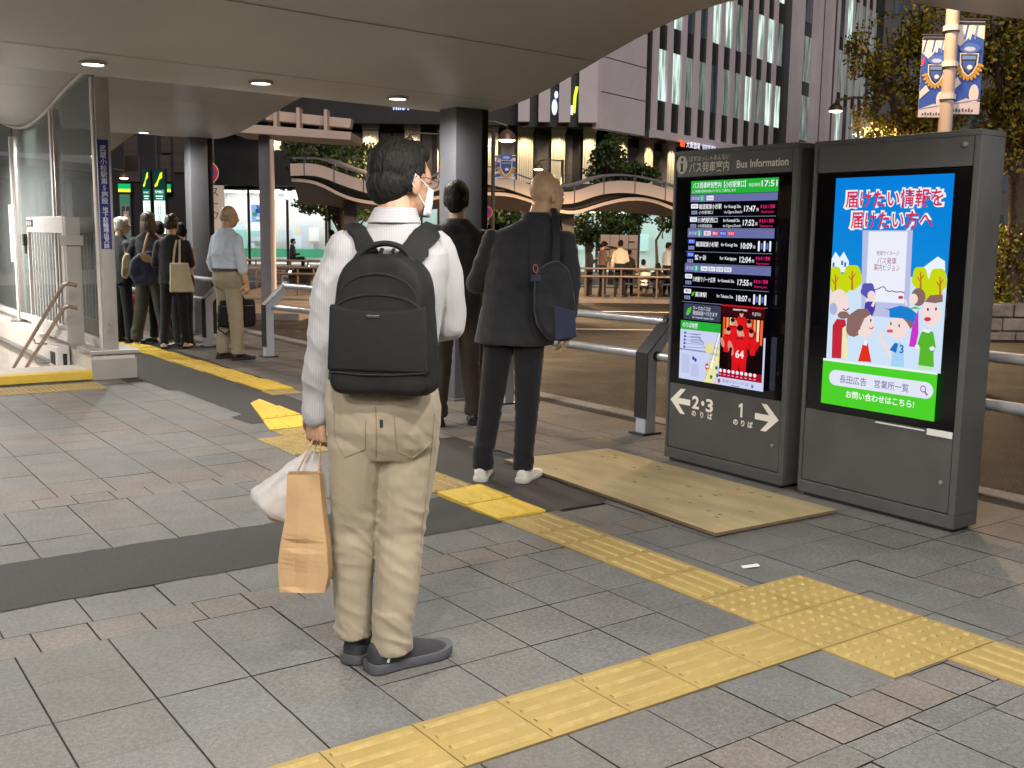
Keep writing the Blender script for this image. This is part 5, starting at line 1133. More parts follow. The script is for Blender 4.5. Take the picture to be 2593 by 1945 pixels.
for x_ in (.85, 3.4):
    mb = MB(); mb.cyl((c0+x_, -.86, g+.31), (c0+x_, -.66, g+.31), .31, .31, 22); wh = mb.build('wheel', M['rail_dark'], car, bevel=.02); mb = MB(); mb.cyl((c0+x_, -.875, g+.31), (c0+x_, -.86, g+.31), .19, .19, 16); mb.build('rim', M['steel'], wh)

# ================================================================== PEOPLE
def cloth(name, col, rough=.85, var=.10, vs=9, bump=.12, bs=420): return mat(name, col, rough, var=var, vscale=vs, bump=bump, bscale=bs, sheen=.15, spec=.25)
M['eye'] = mat('eye', (.05, .03, .025), .15)
def V3(*a): return np.array(a, float)
class Fig:
    """one standing or sitting person: body surface first, hair, clothing and shoes as its children.
    Local axes: x to the right of the picture, y away, z up; phi turns the trunk, positive towards the right."""
    def __init__(self, base, az, label, skin_mat, voxel=.006, group=None, H=1.74):
        self.base = np.array([base[0], base[1], base[2]], float); self.az = az; self.vox = voxel; self.k = H/1.74
        self.R = V3(math.cos(az), -math.sin(az), 0); self.Fw = V3(math.sin(az), math.cos(az), 0)
        self.label = label; self.skin_mat = skin_mat; self.group = group; self.body = MB(); self.parts = []
    def L(self, x, y, dy=0.0):
        """a place read off the photo, in this person's own axes, dy metres behind the person's middle"""
        p = onplane(x, y, self.base+self.Fw*dy, self.Fw)-self.base; return V3(p @ self.R, dy, p[2])
    def head(self, c, yaw=0.0, pitch=0.0, s=1.0, bald=False, neck=None, ears=True):
        B = self.body; f = V3(math.sin(yaw)*math.cos(pitch), math.cos(yaw)*math.cos(pitch), math.sin(pitch)); r = V3(math.cos(yaw), -math.sin(yaw), 0); u = np.cross(r, f); c = V3(*c); self.hf = (c, f, r, u, s)
        E = lambda o, a, b, d: B.ell(c+s*(r*o[0]+f*o[1]+u*o[2]), (r*a*s, f*b*s, u*d*s), 18, 11)
        E((0, -.012, .025), .076, .096, .098); E((0, .030, -.035), .063, .066, .085); E((0, .045, -.080), .042, .045, .038); E((0, .052, .012), .060, .046, .055)
        E((0, .100, -.028), .013, .020, .024); E((0, .095, -.005), .009, .012, .028); E((0, .082, -.066), .024, .018, .013); E((.028, .076, .012), .022, .012, .010); E((-.028, .076, .012), .022, .012, .010)
        if ears:
            for q in (-1, 1): E((q*.077, -.008, -.018), .010, .020, .032); E((q*.072, .0, -.04), .008, .012, .014)
        nk = neck if neck is not None else c-u*.19*s-f*.02
        B.cone(c-u*.05*s-f*.025*s, .052*s, nk, .058*s)
        self.eyes = [c+s*(r*q+f*.086+u*.0) for q in (-.029, .029)]
    def hair(self, style, m, disp=.006):
        c, f, r, u, s = self.hf; B = MB(); E = lambda o, a, b, d: B.ell(c+s*(r*o[0]+f*o[1]+u*o[2]), (r*a*s, f*b*s, u*d*s), 18, 11)
        if style == 'short': E((0, -.024, .034), .083, .100, .094); E((0, -.058, -.02), .072, .062, .072); E((0, .03, .085), .066, .055, .042); E((.070, -.022, .0), .014, .034, .045); E((-.070, -.022, .0), .014, .034, .045); E((0, -.070, -.055), .050, .036, .035)
        elif style == 'bushy': E((0, -.024, .042), .092, .105, .105); E((0, -.062, -.015), .082, .066, .075); E((0, .045, .088), .075, .055, .048); E((.076, -.018, .0), .018, .04, .05); E((-.076, -.018, .0), .018, .04, .05); E((0, -.072, -.06), .060, .040, .045)
        elif style == 'bob': E((0, -.022, .036), .092, .104, .102); E((0, -.050, -.05), .088, .070, .12); E((0, -.045, -.125), .092, .062, .06); E((.078, .005, -.05), .022, .05, .11); E((-.078, .005, -.05), .022, .05, .11); E((0, .045, .08), .072, .05, .045)
        elif style == 'bun': E((0, -.022, .036), .086, .102, .100); E((0, -.060, -.01), .076, .062, .072); E((0, -.095, .0), .055, .05, .055); E((0, .04, .082), .068, .05, .042); E((.072, -.015, -.01), .016, .04, .05); E((-.072, -.015, -.01), .016, .04, .05)
        elif style == 'fringe': E((0, -.045, -.02), .079, .066, .048); E((.070, -.018, -.01), .012, .034, .035); E((-.070, -.018, -.01), .012, .034, .035)
        off = len(self.label)
        self.parts.append(('hair', B, m, lambda P, N: disp*(nz(P, 60, 60, 22, off)*.8+nz(P, 150, 150, 50, off)*.5), 3, self.vox))
    def hand(self, w_, d, pn, side=1, curl=.5, s=1.0, spread=.12):
        """w_ wrist, d towards the fingers, pn out of the palm, side = where the thumb is along d x pn"""
        B = self.body; d = V3(*d)/np.linalg.norm(d); pn = V3(*pn); pn = pn-d*(pn @ d); pn /= np.linalg.norm(pn); t = np.cross(d, pn)*side
        for q in (-.026, -.009, .009, .026): B.cone(w_+d*.012*s+t*q*.6*s, .017*s, w_+d*.082*s+t*q*s, .013*s, 10)
        for i, (q, ln) in enumerate(((.033, .9), (.0113, 1.0), (-.0113, .94), (-.032, .74))):
            p = w_+d*.085*s+t*q*s; dd = d+t*q*spread*8; dd /= np.linalg.norm(dd); ang = 0
            for L_, r0 in ((.042, .0084), (.026, .0076), (.021, .0068)):
                ang += curl*(1.0+.08*i); v = dd*math.cos(ang)+pn*math.sin(ang); p2 = p+v*L_*ln*s; B.cone(p, r0*s, p2, r0*.9*s, 10); p = p2
        p = w_+d*.020*s+t*.030*s; v = d*.62+t*.65+pn*.35
        for L_, r0 in ((.040, .0125), (.030, .0105), (.024, .0092)):
            v = v/np.linalg.norm(v); p2 = p+v*L_*s; B.cone(p, r0*s, p2, r0*.92*s, 10); p = p2; v = v+d*.35+pn*.45*curl-t*.12
    def arm(self, sh, el, wr, rs=(.050, .040, .030)): self.body.limb([sh, el, wr], rs)
    def legs(self, hl, kl, al, hr, kr, ar):
        for h, k_, a in ((hl, kl, al), (hr, kr, ar)): self.body.limb([h, k_, a], (.070, .048, .036))
    def trunk(self, pts, rs): self.body.limb(pts, rs, 16)
    @staticmethod
    def ring(c, a, b, phi, n=28, p=2.4):
        out = []; ca, sa = math.cos(-phi), math.sin(-phi)
        for i in range(n):
            t = 2*math.pi*i/n; x = a*math.copysign(abs(math.cos(t))**(2/p), math.cos(t)); y = b*math.copysign(abs(math.sin(t))**(2/p), math.sin(t)); out.append((c[0]+x*ca-y*sa, c[1]+x*sa+y*ca, c[2]))
        return out
    def top(self, name, m, rings, phi, sleeves, disp=None, smooth=5, extra=None, voxel=None):
        """rings (z, cx, cy, half width, half depth); sleeves = lists of (point, radius)"""
        B = MB(); B.rings([self.ring((cx, cy, z), a, b, phi) for z, cx, cy, a, b in rings])
        for S in sleeves: B.limb([p for p, _ in S], [r for _, r in S], 16)
        if extra: extra(B)
        off = len(self.label)*1.7
        if disp is None: disp = lambda P, N: .007*nz(P, 7, 7, 5, off)+.004*nz(P, 14, 14, 20, off)+.009*(.25-np.abs(nz(P+V3(0, 0, .7)*P[:, :1], 9, 9, 13, off+3)))
        self.parts.append((name, B, m, disp, smooth, voxel or self.vox))
    def trousers(self, m, waist, hips, legsL, legsR, phi=0, disp=None, name='trousers', smooth=4):
        """waist/hips = (z, cx, cy, a, b) rings; legs = lists of (point, radius)"""
        B = MB(); B.rings([self.ring((cx, cy, z), a, b, phi) for z, cx, cy, a, b in (waist, *hips)][::-1])
        for S in (legsL, legsR):
            p, r = S[-1]; q = V3(*p); S2 = S[:-1]+[(q+(V3(*S[-2][0])-q)*.16+V3(0, 0, .012), r)]
            B.limb([p_ for p_, _ in S2], [r_ for _, r_ in S2], 18)
            B.rings([[(q[0]+r*k_*math.cos(t), q[1]+r*k_*math.sin(t), q[2]+h) for t in np.linspace(0, 2*math.pi, 19)[:-1]] for h, k_ in ((-.055, 1.03), (-.02, 1.03), (.06, 1.0), (.09, .95))])
        kz = [S[1][0][2] for S in (legsL, legsR)]; off = len(self.label)*.9
        if disp is None:
            def disp(P, N):
                z = P[:, 2]; kn = np.exp(-((z-kz[0]+.03)/.13)**2); an = np.exp(-((z-.12)/.10)**2); cr = np.exp(-((z-kz[0]-.34)/.10)**2)
                Pd = P+V3(0, 0, .55)*P[:, :1]+V3(0, 0, .3)*P[:, 1:2]; fold = nz(Pd, 6, 6, 27, off); f2 = np.abs(nz(Pd, 9, 9, 24, off+5)); f3 = np.abs(nz(P+V3(0, 0, 1)*P[:, :1]*.7, 14, 14, 20, off+9))
                return .0055*nz(P, 5, 5, 3, off)+(.0072*kn+.0085*an+.0035*cr)*(fold*.6+.5-1.6*f2)*.8+.0022*(.25-f3)+.0012*nz(P, 30, 30, 26, off)
        self.parts.append((name, B, m, disp, smooth, self.vox))
    def shoe(self, heel, d, m, sole_m, L=.285, w_=.048, h=.085, lift=0.0, name='shoe', sole=.028):
        d = V3(d[0], d[1], 0); d /= np.linalg.norm(d); t = V3(d[1], -d[0], 0); heel = V3(*heel)
        prof = [(-.012, .30, .80, .004), (.0, .52, .92, 0), (.03, .72, .97, 0), (.12, .86, 1.0, 0), (.35, .80, .95, .0), (.55, .95, .78, 0), (.75, 1.06, .60, 0), (.88, .96, .49, .003), (.95, .76, .42, .005), (.99, .50, .36, .008), (1.01, .25, .30, .010)]
        B = MB(); S = MB(); rr = []; ss = []
        for q, wf, hf, up in prof:
            c = heel+d*q*L; n = 16; wv = w_*wf; hh = h*hf
            rr.append([tuple(c+t*wv*math.copysign(abs(math.cos(a))**.8, math.cos(a))+V3(0, 0, max(sole*.7, sole*.7+(hh-sole*.7)*max(0, math.sin(a))))) for a in np.linspace(0, 2*math.pi, n+1)[:-1]])
            so = 1.10; ss.append([tuple(c+d*(.010 if q > .5 else -.010)+t*wv*so*sx+V3(0, 0, up+zz)) for sx, zz in ((-1, .004), (-.7, 0), (.7, 0), (1, .004), (1.02, sole*.6), (1, sole), (-1, sole), (-1.02, sole*.6))])
        B.rings(rr); S.rings(ss); self.parts.append((name, B, m, None, 2, .006 if self.vox < .01 else self.vox)); self.parts.append((name+'#sole', S, sole_m, None, 1, None))
    def build(self, body_vox=None):
        o = skin('person', self.body, body_vox or self.vox, self.skin_mat, None, 4); tag(o, self.label, 'person', self.group)
        o.location = tuple(self.base); o.rotation_euler = (0, 0, -self.az); self.o = o; self.built = {}
        last = None
        for name, B, m, disp, sm, vx in self.parts:
            if name.endswith('#sole'): q = B.build('sole', m, last, bevel=.004, smooth=True)
            else: q = skin(name, B, vx, m, o, sm, disp); last = q
            self.built.setdefault(name, []).append(q)
        if hasattr(self, 'eyes') and self.vox < .02:
            e = MB()
            for p in self.eyes: e.ell(p, ((.011, 0, 0), (0, .008, 0), (0, 0, .006)), 10, 6)
            e.build('eyes', M['eye'], o, smooth=True)
        return o
def attach(fig, o):
    """put a thing carried by a person into the place where that person stands"""
    o.location = tuple(fig.base); o.rotation_euler = (0, 0, -fig.az); return o
def bvh_of(o):
    me = o.data; return BVHTree.FromPolygons([v.co for v in me.vertices], [p.vertices for p in me.polygons])
def stitch(fig, o, pts, r, m, name, from_y=-1.0, lift=.002, n=6):
    """a seam laid on a garment, seen from behind"""
    bv = bvh_of(o); out = []; P = [V3(*p) for p in pts]
    for a, b in zip(P[:-1], P[1:]):
        for k in range(n):
            q = a+(b-a)*k/n; h = bv.ray_cast(Vector((q[0], from_y, q[2])), Vector((0, 1, 0)))
            if h[0] is not None: out.append(np.array(h[0])+V3(0, -lift, 0))
    if len(out) > 1: mb = MB(); mb.tube(out, r, 6); return mb.build(name, m, o, smooth=True)

M['khaki'] = cloth('khaki_cotton', (.33, .278, .205), .85, .10, 5); M['stripe'] = striped('striped_shirt', (.36, .352, .362), (.305, .30, .332), .0075, .30)
M['blackcloth'] = cloth('black_suit_cloth', (.024, .025, .029), .8, .15); M['blackknit'] = cloth('black_jacket_cloth', (.023, .021, .022), .9, .2)
M['navy'] = cloth('navy_trousers', (.012, .012, .016), .85, .15); M['brown'] = cloth('dark_brown_trousers', (.045, .035, .024), .85, .15); M['olive'] = cloth('olive_trousers', (.055, .055, .042), .9, .15)
M['nylon'] = mat('black_nylon', (.006, .006, .0063), .66, var=.12, vscale=20, bump=.3, bscale=700, spec=.28); M['nylon2'] = mat('black_nylon_strap', (.0085, .009, .009), .7, spec=.3, bump=.3, bscale=500)
M['shoe'] = mat('dark_knit_shoe', (.032, .033, .040), .85, bump=.3, bscale=260); M['sole'] = mat('grey_rubber', (.075, .078, .092), .7, var=.1); M['whiteshoe'] = mat('white_leather', (.72, .70, .67), .45, bump=.05, bscale=60); M['whitesole'] = mat('white_rubber', (.66, .62, .56), .6); M['leathershoe'] = mat('polished_black_leather', (.012, .012, .013), .22, coat=.4); M['blacksole'] = mat('black_rubber', (.015, .015, .015), .7)
M['belt'] = mat('brown_belt', (.05, .025, .018), .5); M['maskw'] = mat('white_face_mask', (.74, .74, .78), .8); M['skin_b'] = mat('pale_skin', (.56, .365, .215), .36, var=.1, vscale=18, bump=.03, bscale=200); M['skin_h'] = M['skin']
M['greyhair'] = mat('white_hair', (.55, .52, .48), .5, bump=.5, bscale=130, stretch=(1, 1, .35)); M['brownhair'] = mat('brown_hair', (.060, .042, .024), .4, var=.4, vscale=50, bump=.5, bscale=120, stretch=(1, 1, .3)); M['darkbrownhair'] = mat('dark_brown_hair', (.022, .012, .010), .42, var=.4, vscale=50, bump=.5, bscale=120)

# ------------------------------------------------------------------ 1: the man in front, seen from behind
def man_front():
    b = ground(838, 1437); b[2] = 0; az = math.atan2(b[0]-CAM[0], b[1]-CAM[1]); F = Fig(b, az, 'person in front, from behind, in striped shirt and khaki trousers with black backpack', M['skin'], .0052); L = F.L; phi = .42
    top = L(870, 305); F.head(L(868, 388, .03), yaw=.86, pitch=-.10, s=1.03, neck=L(855, 470, -.01))
    shL, shR = L(742, 540, -.01), L(942, 540, .03); elL, elR = L(700, 725, -.02), L(968, 700, .06); wrL, wrR = L(684, 888, .03), L(905, 668, .26)
    F.arm(shL, elL, wrL); F.arm(shR, elR, wrR); hd = L(684, 960, .03)-L(684, 892, .03)
    F.hand(L(683, 890, .03), hd+V3(.0, .01, 0), (.62, .8, 0), side=-1, curl=.75, s=1.06); F.hand(wrR, (-.55, .5, .55), (-.5, -.4, .5), side=1, curl=.5)
    hipL, hipR = L(772, 880), L(882, 880, .01); kL, kR = L(765, 1125, .05), L(868, 1135, .03); aL, aR = L(764, 1372, .06), L(842, 1385, -.02)
    F.legs(hipL, kL, aL, hipR, kR, aR); F.trunk([L(828, 870), L(835, 700, .0), L(842, 560, -.01), L(853, 490, -.01)], (.10, .10, .10, .06))
    for a, dd in ((aL, (.45, .9)), (aR, (.87, .48))): F.body.cone(a-V3(0, 0, .03), .034, a+V3(dd[0]*.06, dd[1]*.06, -.05), .028)
    # shirt
    z = lambda y: L(830, y)[2]; X = lambda x: L(x, 700)[0]
    rings = [(z(812), X(822), 0, .168, .115), (z(780), X(823), 0, .178, .128), (z(720), X(828), .0, .180, .132), (z(640), X(838), -.005, .182, .135), (z(580), X(843), -.01, .186, .125), (z(545), X(846), -.01, .180, .105), (z(515), X(850), -.01, .140, .088), (z(490), X(854), -.01, .088, .072), (z(470), X(856), -.008, .066, .066)]
    sl = [[(L(748, 545, -.01), .068), (L(722, 610, -.015), .066), (elL+V3(.005, 0, 0), .060), (L(690, 800, .0), .052), (L(683, 872, .025), .040)], [(L(938, 545, .02), .070), (L(958, 615, .04), .070), (L(968, 698, .07), .062), (L(940, 705, .15), .055), (wrR, .042)]]
    def shirt_disp(P, N):
        w_ = np.exp(-((P[:, 2]-z(790))/.10)**2); am = (np.abs(P[:, 0]-X(835)) > .17)
        return .006*nz(P, 8, 8, 6, 3)+(.005*nz(P, 10, 10, 15, 8)+.006*(.25-np.abs(nz(P+V3(0, 0, .8)*P[:, :1], 12, 12, 15, 4))))*(am*.5+w_+.35)
    def cuff(B):
        c0, c1 = L(683, 852, .02), L(682, 897, .03); B.limb([c0, c1], [.044, .043], 18)
    F.top('shirt', M['stripe'], rings, phi, sl, shirt_disp, 4, cuff)
    # collar
    c = L(855, 455, -.005); B = MB(); B.rings([F.ring((c[0]-.006, c[1]-.004, c[2]-.038), .088, .086, phi, p=2), F.ring((c[0]-.003, c[1], c[2]-.012), .074, .076, phi, p=2), F.ring((c[0], c[1]+.003, c[2]+.010), .066, .068, phi, p=2), F.ring((c[0], c[1]+.003, c[2]+.013), .061, .063, phi, p=2), F.ring((c[0]-.003, c[1], c[2]-.014), .066, .068, phi, p=2), F.ring((c[0]-.006, c[1]-.004, c[2]-.041), .082, .080, phi, p=2)], close=True); F.parts.append(('collar', B, M['stripe_h'], None, 2, .004))
    # trousers
    zc = z(985)
    waist = (z(795), X(822), 0, .172, .122); hips = [(z(830), X(823), -.004, .180, .130), (z(875), X(826), -.010, .187, .145), (z(920), X(827), -.008, .184, .138), (z(955), X(827), -.003, .176, .118), (z(985), X(827), 0, .150, .088)]
    lL = [(L(772, 950, -.004), .098), (L(766, 1130, .045), .077), (L(763, 1250, .055), .068), (L(763, 1338, .055), .062)]; lR = [(L(884, 950, -.004), .100), (L(868, 1140, .025), .082), (L(858, 1260, .0), .074), (L(846, 1372, -.022), .066)]
    F.trousers(M['khaki'], waist, hips, lL, lR, phi*.7)
    F.shoe(ground(752, 1416)-b if False else (L(757, 1408, .02)*V3(1, 1, 0)), (.50, .87), M['shoe'], M['sole'], .29, .052, .105, sole=.034); F.shoe(L(800, 1436, -.055)*V3(1, 1, 0), (.86, .50), M['shoe'], M['sole'], .30, .054, .105, sole=.036)
    F.hair('short', M['hair'], .0024)
    o = F.build(.0036)
    # belt, pocket seams, tag, mask
    tr = F.built['trousers'][0]; sm = M['khaki_seam']
    stitch(F, tr, [L(724, 868), L(726, 940), L(748, 975), L(790, 955), L(792, 880)], .0013, sm, 'pocket_seam'); stitch(F, tr, [L(850, 880), L(856, 958), L(890, 975), L(932, 940), L(936, 872)], .0013, sm, 'pocket_seam'); stitch(F, tr, [L(812, 862), L(814, 920), L(812, 985)], .0012, sm, 'back_seam'); stitch(F, tr, [L(934, 900), L(928, 1000), L(912, 1130), L(902, 1260), L(880, 1370)], .0013, sm, 'side_seam')
    t = L(824, 897); mb = MB(); bv = bvh_of(tr); h = bv.ray_cast(Vector((t[0], -1, t[2])), Vector((0, 1, 0)))[0]; mb.box((h[0]-.005, h[1]-.004, h[2]-.012), (h[0]+.005, h[1]+.002, h[2]+.012)); mb.build('pocket_tab', M['rail_dark'], tr)
    mb = MB(); rb = [F.ring((X(822), 0, z(806)+q), .178, .128, phi*.7, p=2.4) for q in (-.016, .016)]; mb.rings(rb); mb.build('belt', M['rail_dark'], tr, smooth=True)
    c_, f_, r_, u_, s_ = F.hf
    mb = MB(); pts = []
    G = [[c_+s_*(r_*(.061*(1-.22*v)*math.sin(a))+f_*(.040+.080*math.cos(a)*(1.0-.12*abs(v-.5)))+u_*(-.018-.085*v)) for a in np.linspace(-1.35, 1.35, 15)] for v in np.linspace(0, 1, 7)]
    vs = [tuple(p) for r in G for p in r]; mb.add(vs, [(i*15+j, i*15+j+1, i*15+16+j, i*15+15+j) for i in range(6) for j in range(14)]); mk = mb.build('face_mask', M['maskw'], o, smooth=True); sd_ = mk.modifiers.new('t', 'SOLIDIFY'); sd_.thickness = .003
    for q in (-1, 1):
        mb = MB(); e = c_+s_*(r_*q*.084-f_*.02+u_*.0); mb.tube([c_+s_*(r_*q*.069+f_*.065-u_*.025), e+u_*.012, e-f_*.008-u_*.02, c_+s_*(r_*q*.069+f_*.062-u_*.095)], .0018, 6); mb.build('ear_loop', M['maskw'], mk)
    mb = MB()
    for q in (-1, 1):
        cc = c_+s_*(r_*q*.033+f_*.104+u_*.004); mb.tube([cc+r_*.026*math.cos(t)+u_*.019*math.sin(t) for t in np.linspace(0, 2*math.pi, 17)], .0014, 5); mb.tube([cc+r_*q*.026, c_+s_*(r_*q*.082+f_*.03+u_*.008), c_+s_*(r_*q*.083-f_*.015-u_*.0)], .0016, 5)
    mb.build('spectacles', M['rail_dark'], o)
    for i, sh in enumerate(F.built['shoe']):
        mb = MB()
        if i == 1:
            a = L(845, 1420, -.12); bv = bvh_of(sh); cv = MB(); pts = []
            for x, y in ((876, 1404), (866, 1402), (858, 1409), (866, 1415), (872, 1419), (864, 1426), (850, 1425)):
                q = L(x, y); h = bv.ray_cast(Vector((q[0], -1, q[2])), Vector((0, 1, 0)))
                if h[0] is not None: pts.append(np.array(h[0])+V3(0, -.002, 0))
            if len(pts) > 2: mb.tube(pts, .0035, 6); mb.build('emblem', M['sole'], sh)
            mb = MB(); pts = []
            for x, y in ((842, 1402), (838, 1412), (832, 1426)):
                q = L(x, y); h = bv.ray_cast(Vector((q[0], -1, q[2])), Vector((0, 1, 0)))
                if h[0] is not None: pts.append(np.array(h[0])+V3(0, -.002, 0))
            if len(pts) > 1: mb.tube(pts, .0045, 6); mb.build('heel_stripe', M['whiteshoe'], sh)
    # ---- backpack
    bk = empty('backpack', (0, 0, 0), 0, 'black backpack with top handle worn by the person in the striped shirt', 'backpack'); attach(F, bk)
    pr = .30; U = V3(math.cos(pr), -math.sin(pr), 0); Nn = V3(-math.sin(pr), -math.cos(pr), 0); cx = L(838, 700, -.145); z0, z1 = L(838, 858, -.25)[2], L(838, 548, -.2)[2]
    def bag_outline(wt, wb, zb, zt, n=10, rt=.10, rb=.035):
        pts = []
        for a in np.linspace(math.pi, math.pi*1.5, 5): pts.append((-wb+rb+rb*math.cos(a), zb+rb+rb*math.sin(a)))
        for a in np.linspace(-math.pi/2, 0, 5): pts.append((wb-rb+rb*math.cos(a), zb+rb+rb*math.sin(a)))
        for a in np.linspace(0, math.pi/2, n): pts.append((wt-rt+rt*math.cos(a), zt-rt*1.25+rt*1.25*math.sin(a)))
        for a in np.linspace(math.pi/2, math.pi, n): pts.append((-wt+rt+rt*math.cos(a), zt-rt*1.25+rt*1.25*math.sin(a)))
        return pts
    O = V3(cx[0], cx[1], 0); mb = MB(); ol = bag_outline(.142, .163, z0, z1); cz_ = (z0+z1)/2
    rr = []
    for d_, sc in ((-.055, .93), (-.045, .98), (.0, 1.0), (.05, 1.0), (.085, .975), (.10, .92), (.104, .80)):
        rr.append([tuple(O+U*u*sc+V3(0, 0, cz_+(v-cz_)*(1-(1-sc)*.7))+Nn*d_) for u, v in ol])
    mb.rings(rr); off = 2.2
    body = skin('main_body', mb, .006, M['nylon'], bk, 3, lambda P, N: .004*nz(P, 9, 9, 7, off)+.0025*nz(P, 24, 24, 18, off))
    zf = L(838, 668, -.25)[2]; mb = MB(); po = [(-.150, zf+.012), (-.10, zf+.002), (0, zf-.006), (.10, zf+.002), (.150, zf+.012), (.160, z0+.075), (-.160, z0+.075)]
    mb.prism([(u, v) for u, v in po][::-1], O+Nn*.085, U, (0, 0, 1), Nn, .026); fp = mb.build('front_pocket', M['nylon'], bk, bevel=.011, smooth=True, seg=3)
    lg = L(830, 681, -.26); mb = MB(); mb.box((-.020, -.003, -.004), (.020, .003, .004)); q = mb.build('logo_badge', M['metalbadge'], fp, bevel=.001); q.location = tuple(O+U*((lg[0]-O[0])/U[0])+Nn*.1125+V3(0, 0, zf-.022)); q.rotation_euler = (0, 0, -pr)
    mb = MB(); mb.tube([tuple(O+U*u+V3(0, 0, v)+Nn*.108) for u, v in ((-.15, z0+.072), (-.05, z0+.066), (.05, z0+.068), (.152, z0+.078))], .0035, 6); mb.build('bottom_seam', M['nylon2'], bk)
    for k_, (dz, wv) in enumerate(((.02, .118), (.055, .135))):
        mb = MB(); mb.tube([tuple(O+U*(wv*math.cos(a))+V3(0, 0, z1-.11-dz*1.2+(.075-.02*k_)*math.sin(a))+Nn*(.102+.004*math.sin(a))) for a in np.linspace(math.pi*.98, .02, 22)], .0042, 6); mb.build('zip_track', M['nylon2'], bk)
    mb = MB(); mb.tube([tuple(O+U*(.098*math.cos(a))+V3(0, 0, z1-.055+.085*math.sin(a))+Nn*(.055-.035*math.sin(a))) for a in np.linspace(math.pi, 0, 24)], .0125, 10, flat=.75); mb.build('handle', M['nylon2'], bk, smooth=True)
    mb = MB()
    for x in (826, 852): p = L(x, 545, -.09); mb.tube([L(x-3, 548, -.16), L(x-2, 540, -.13), p+V3(.004, .01, .01)], .006, 6)
    mb.build('hanger_loop', M['nylon2'], bk)
    sh = F.built['shirt'][0]; bv = bvh_of(sh)
    def strap(pts, wd):
        vs = []; P = [V3(*p) for p in pts]; path = []
        for i in range(len(P)-1):
            for k in range(8): path.append(P[i]+(P[i+1]-P[i])*k/8)
        path.append(P[-1]); mb = MB()
        L0, L1 = [], []
        for i, p in enumerate(path):
            t = path[min(i+1, len(path)-1)]-path[max(i-1, 0)]; h0 = bv.find_nearest(Vector(p)); s_ = np.cross(np.array(h0[1]), t); s_ /= np.linalg.norm(s_)+1e-9; s_ = s_ if s_[0] > 0 else -s_; e = []
            for sg in (-1, 1):
                q = p+s_*wd*sg; h = bv.find_nearest(Vector(q))
                if h[0] is not None:
                    nn = np.array(h[1]); q2 = np.array(h[0])+nn*.008; q = q2 if np.linalg.norm(q2-q) < .09 else q
                e.append((q, np.array(h[1])))
            L0.append(e[0]); L1.append(e[1])
        rings = [[a[0]-a[1]*.003, b_[0]-b_[1]*.003, b_[0]+b_[1]*.011, (a[0]+b_[0])/2+(a[1]+b_[1])*.008, a[0]+a[1]*.011] for a, b_ in zip(L0, L1)]
        mb.rings(rings); return mb.build('shoulder_strap', M['nylon2'], bk, smooth=True)
    strap([L(806, 566, -.12), L(788, 530, -.09), L(770, 498, -.045), L(762, 482, .02), L(764, 500, .10), L(772, 580, .13)], .030)
    strap([L(884, 572, -.11), L(904, 535, -.08), L(922, 503, -.035), L(932, 487, .03), L(930, 505, .11), L(925, 585, .14)], .030)
    # ---- paper bag and plastic bag hanging from the left hand
    hp = L(686, 948, .035); pb = empty('paper_bag', (0, 0, 0), 0, 'tall brown kraft paper bag hanging from the left hand of the person in front', 'paper bag'); attach(F, pb)
    y_ = .00; TL, TR_, BL, BR_ = L(620, 1030, y_-.02), L(690, 1020, y_-.03), L(600, 1280, y_), L(706, 1262, y_-.01)
    mb = MB(); n = 24; secs = []
    for i in range(n+1):
        t = i/n; ysrc = 1025+t*255; xl = np.interp(t, [0, .35, .62, .78, 1], [620, 617, 604, 600, 604]); xr = np.interp(t, [0, .3, .62, .85, 1], [690, 696, 706, 709, 701]); a, b_ = L(xl, ysrc, -.055), L(xr, ysrc, -.055)
        dep = np.interp(t, [0, .5, .8, 1], [.045, .085, .11, .105]); w_ = b_-a; cr = 0.0; g1 = .014*math.exp(-((t-.60)/.045)**2); g2 = .016*min(max((t-.62)/.2, 0), 1)*(1 if t < .97 else .4)
        m1 = a+w_*.34+V3(0, -.008+g1+g2, 0); m2 = a+w_*.60+V3(0, -.010+g1*.6+g2*.35+cr, 0); secs.append([a, m1, m2, b_, b_+V3(.012, dep*.5+cr, 0), b_+V3(.0, dep, 0), a+w_*.5+V3(0, dep+.004, 0), a+V3(0, dep, 0), a+V3(.010, dep*.5, 0)])
    nn = 9; vs = [tuple(p) for r in secs for p in r]; fs = [(i*nn+j, i*nn+(j+1) % nn, (i+1)*nn+(j+1) % nn, (i+1)*nn+j) for i in range(n) for j in range(nn)]+[tuple(range(n*nn, n*nn+nn))]
    mb.add(vs, fs); bag = mb.build('bag_body', M['kraft'], pb); sd_ = bag.modifiers.new('t', 'SOLIDIFY'); sd_.thickness = .0012
    bv2 = None
    mb = MB()
    for dy in (-.05, .0): mb.tube([L(640, 1026, -.055)+V3(0, dy+.055, 0), hp+V3(-.012, -.0+dy*.1, .0), hp+V3(.010, dy*.1, .004), L(688, 1024, -.055)+V3(0, dy+.055, 0)], .0022, 6)
    mb.build('twisted_handle', M['kraft_h'], pb)
    plb = empty('plastic_bag', (0, 0, 0), 0, 'white plastic carrier bag hanging slanted behind the brown paper bag', 'plastic bag'); attach(F, plb)
    mb = MB(); q = lambda x, y, dy=.10: L(x, y, dy)
    OL = [(668, 972), (684, 976), (700, 1030), (704, 1090), (690, 1128), (652, 1146), (604, 1118), (560, 1092), (541, 1076), (543, 1060), (566, 1046), (612, 1008)]; P0 = [q(x, y, .085) for x, y in OL]; cc = np.mean(P0, axis=0)
    mb.rings([[tuple(cc+(p-cc)*sc_+V3(0, dd_*(.35+.65*min(1, max(0, (q(668, 972)[2]-p[2])/.12))), 0)) for p in P0] for dd_, sc_ in ((-.062, .78), (-.050, .95), (0, 1), (.050, .95), (.062, .78))])
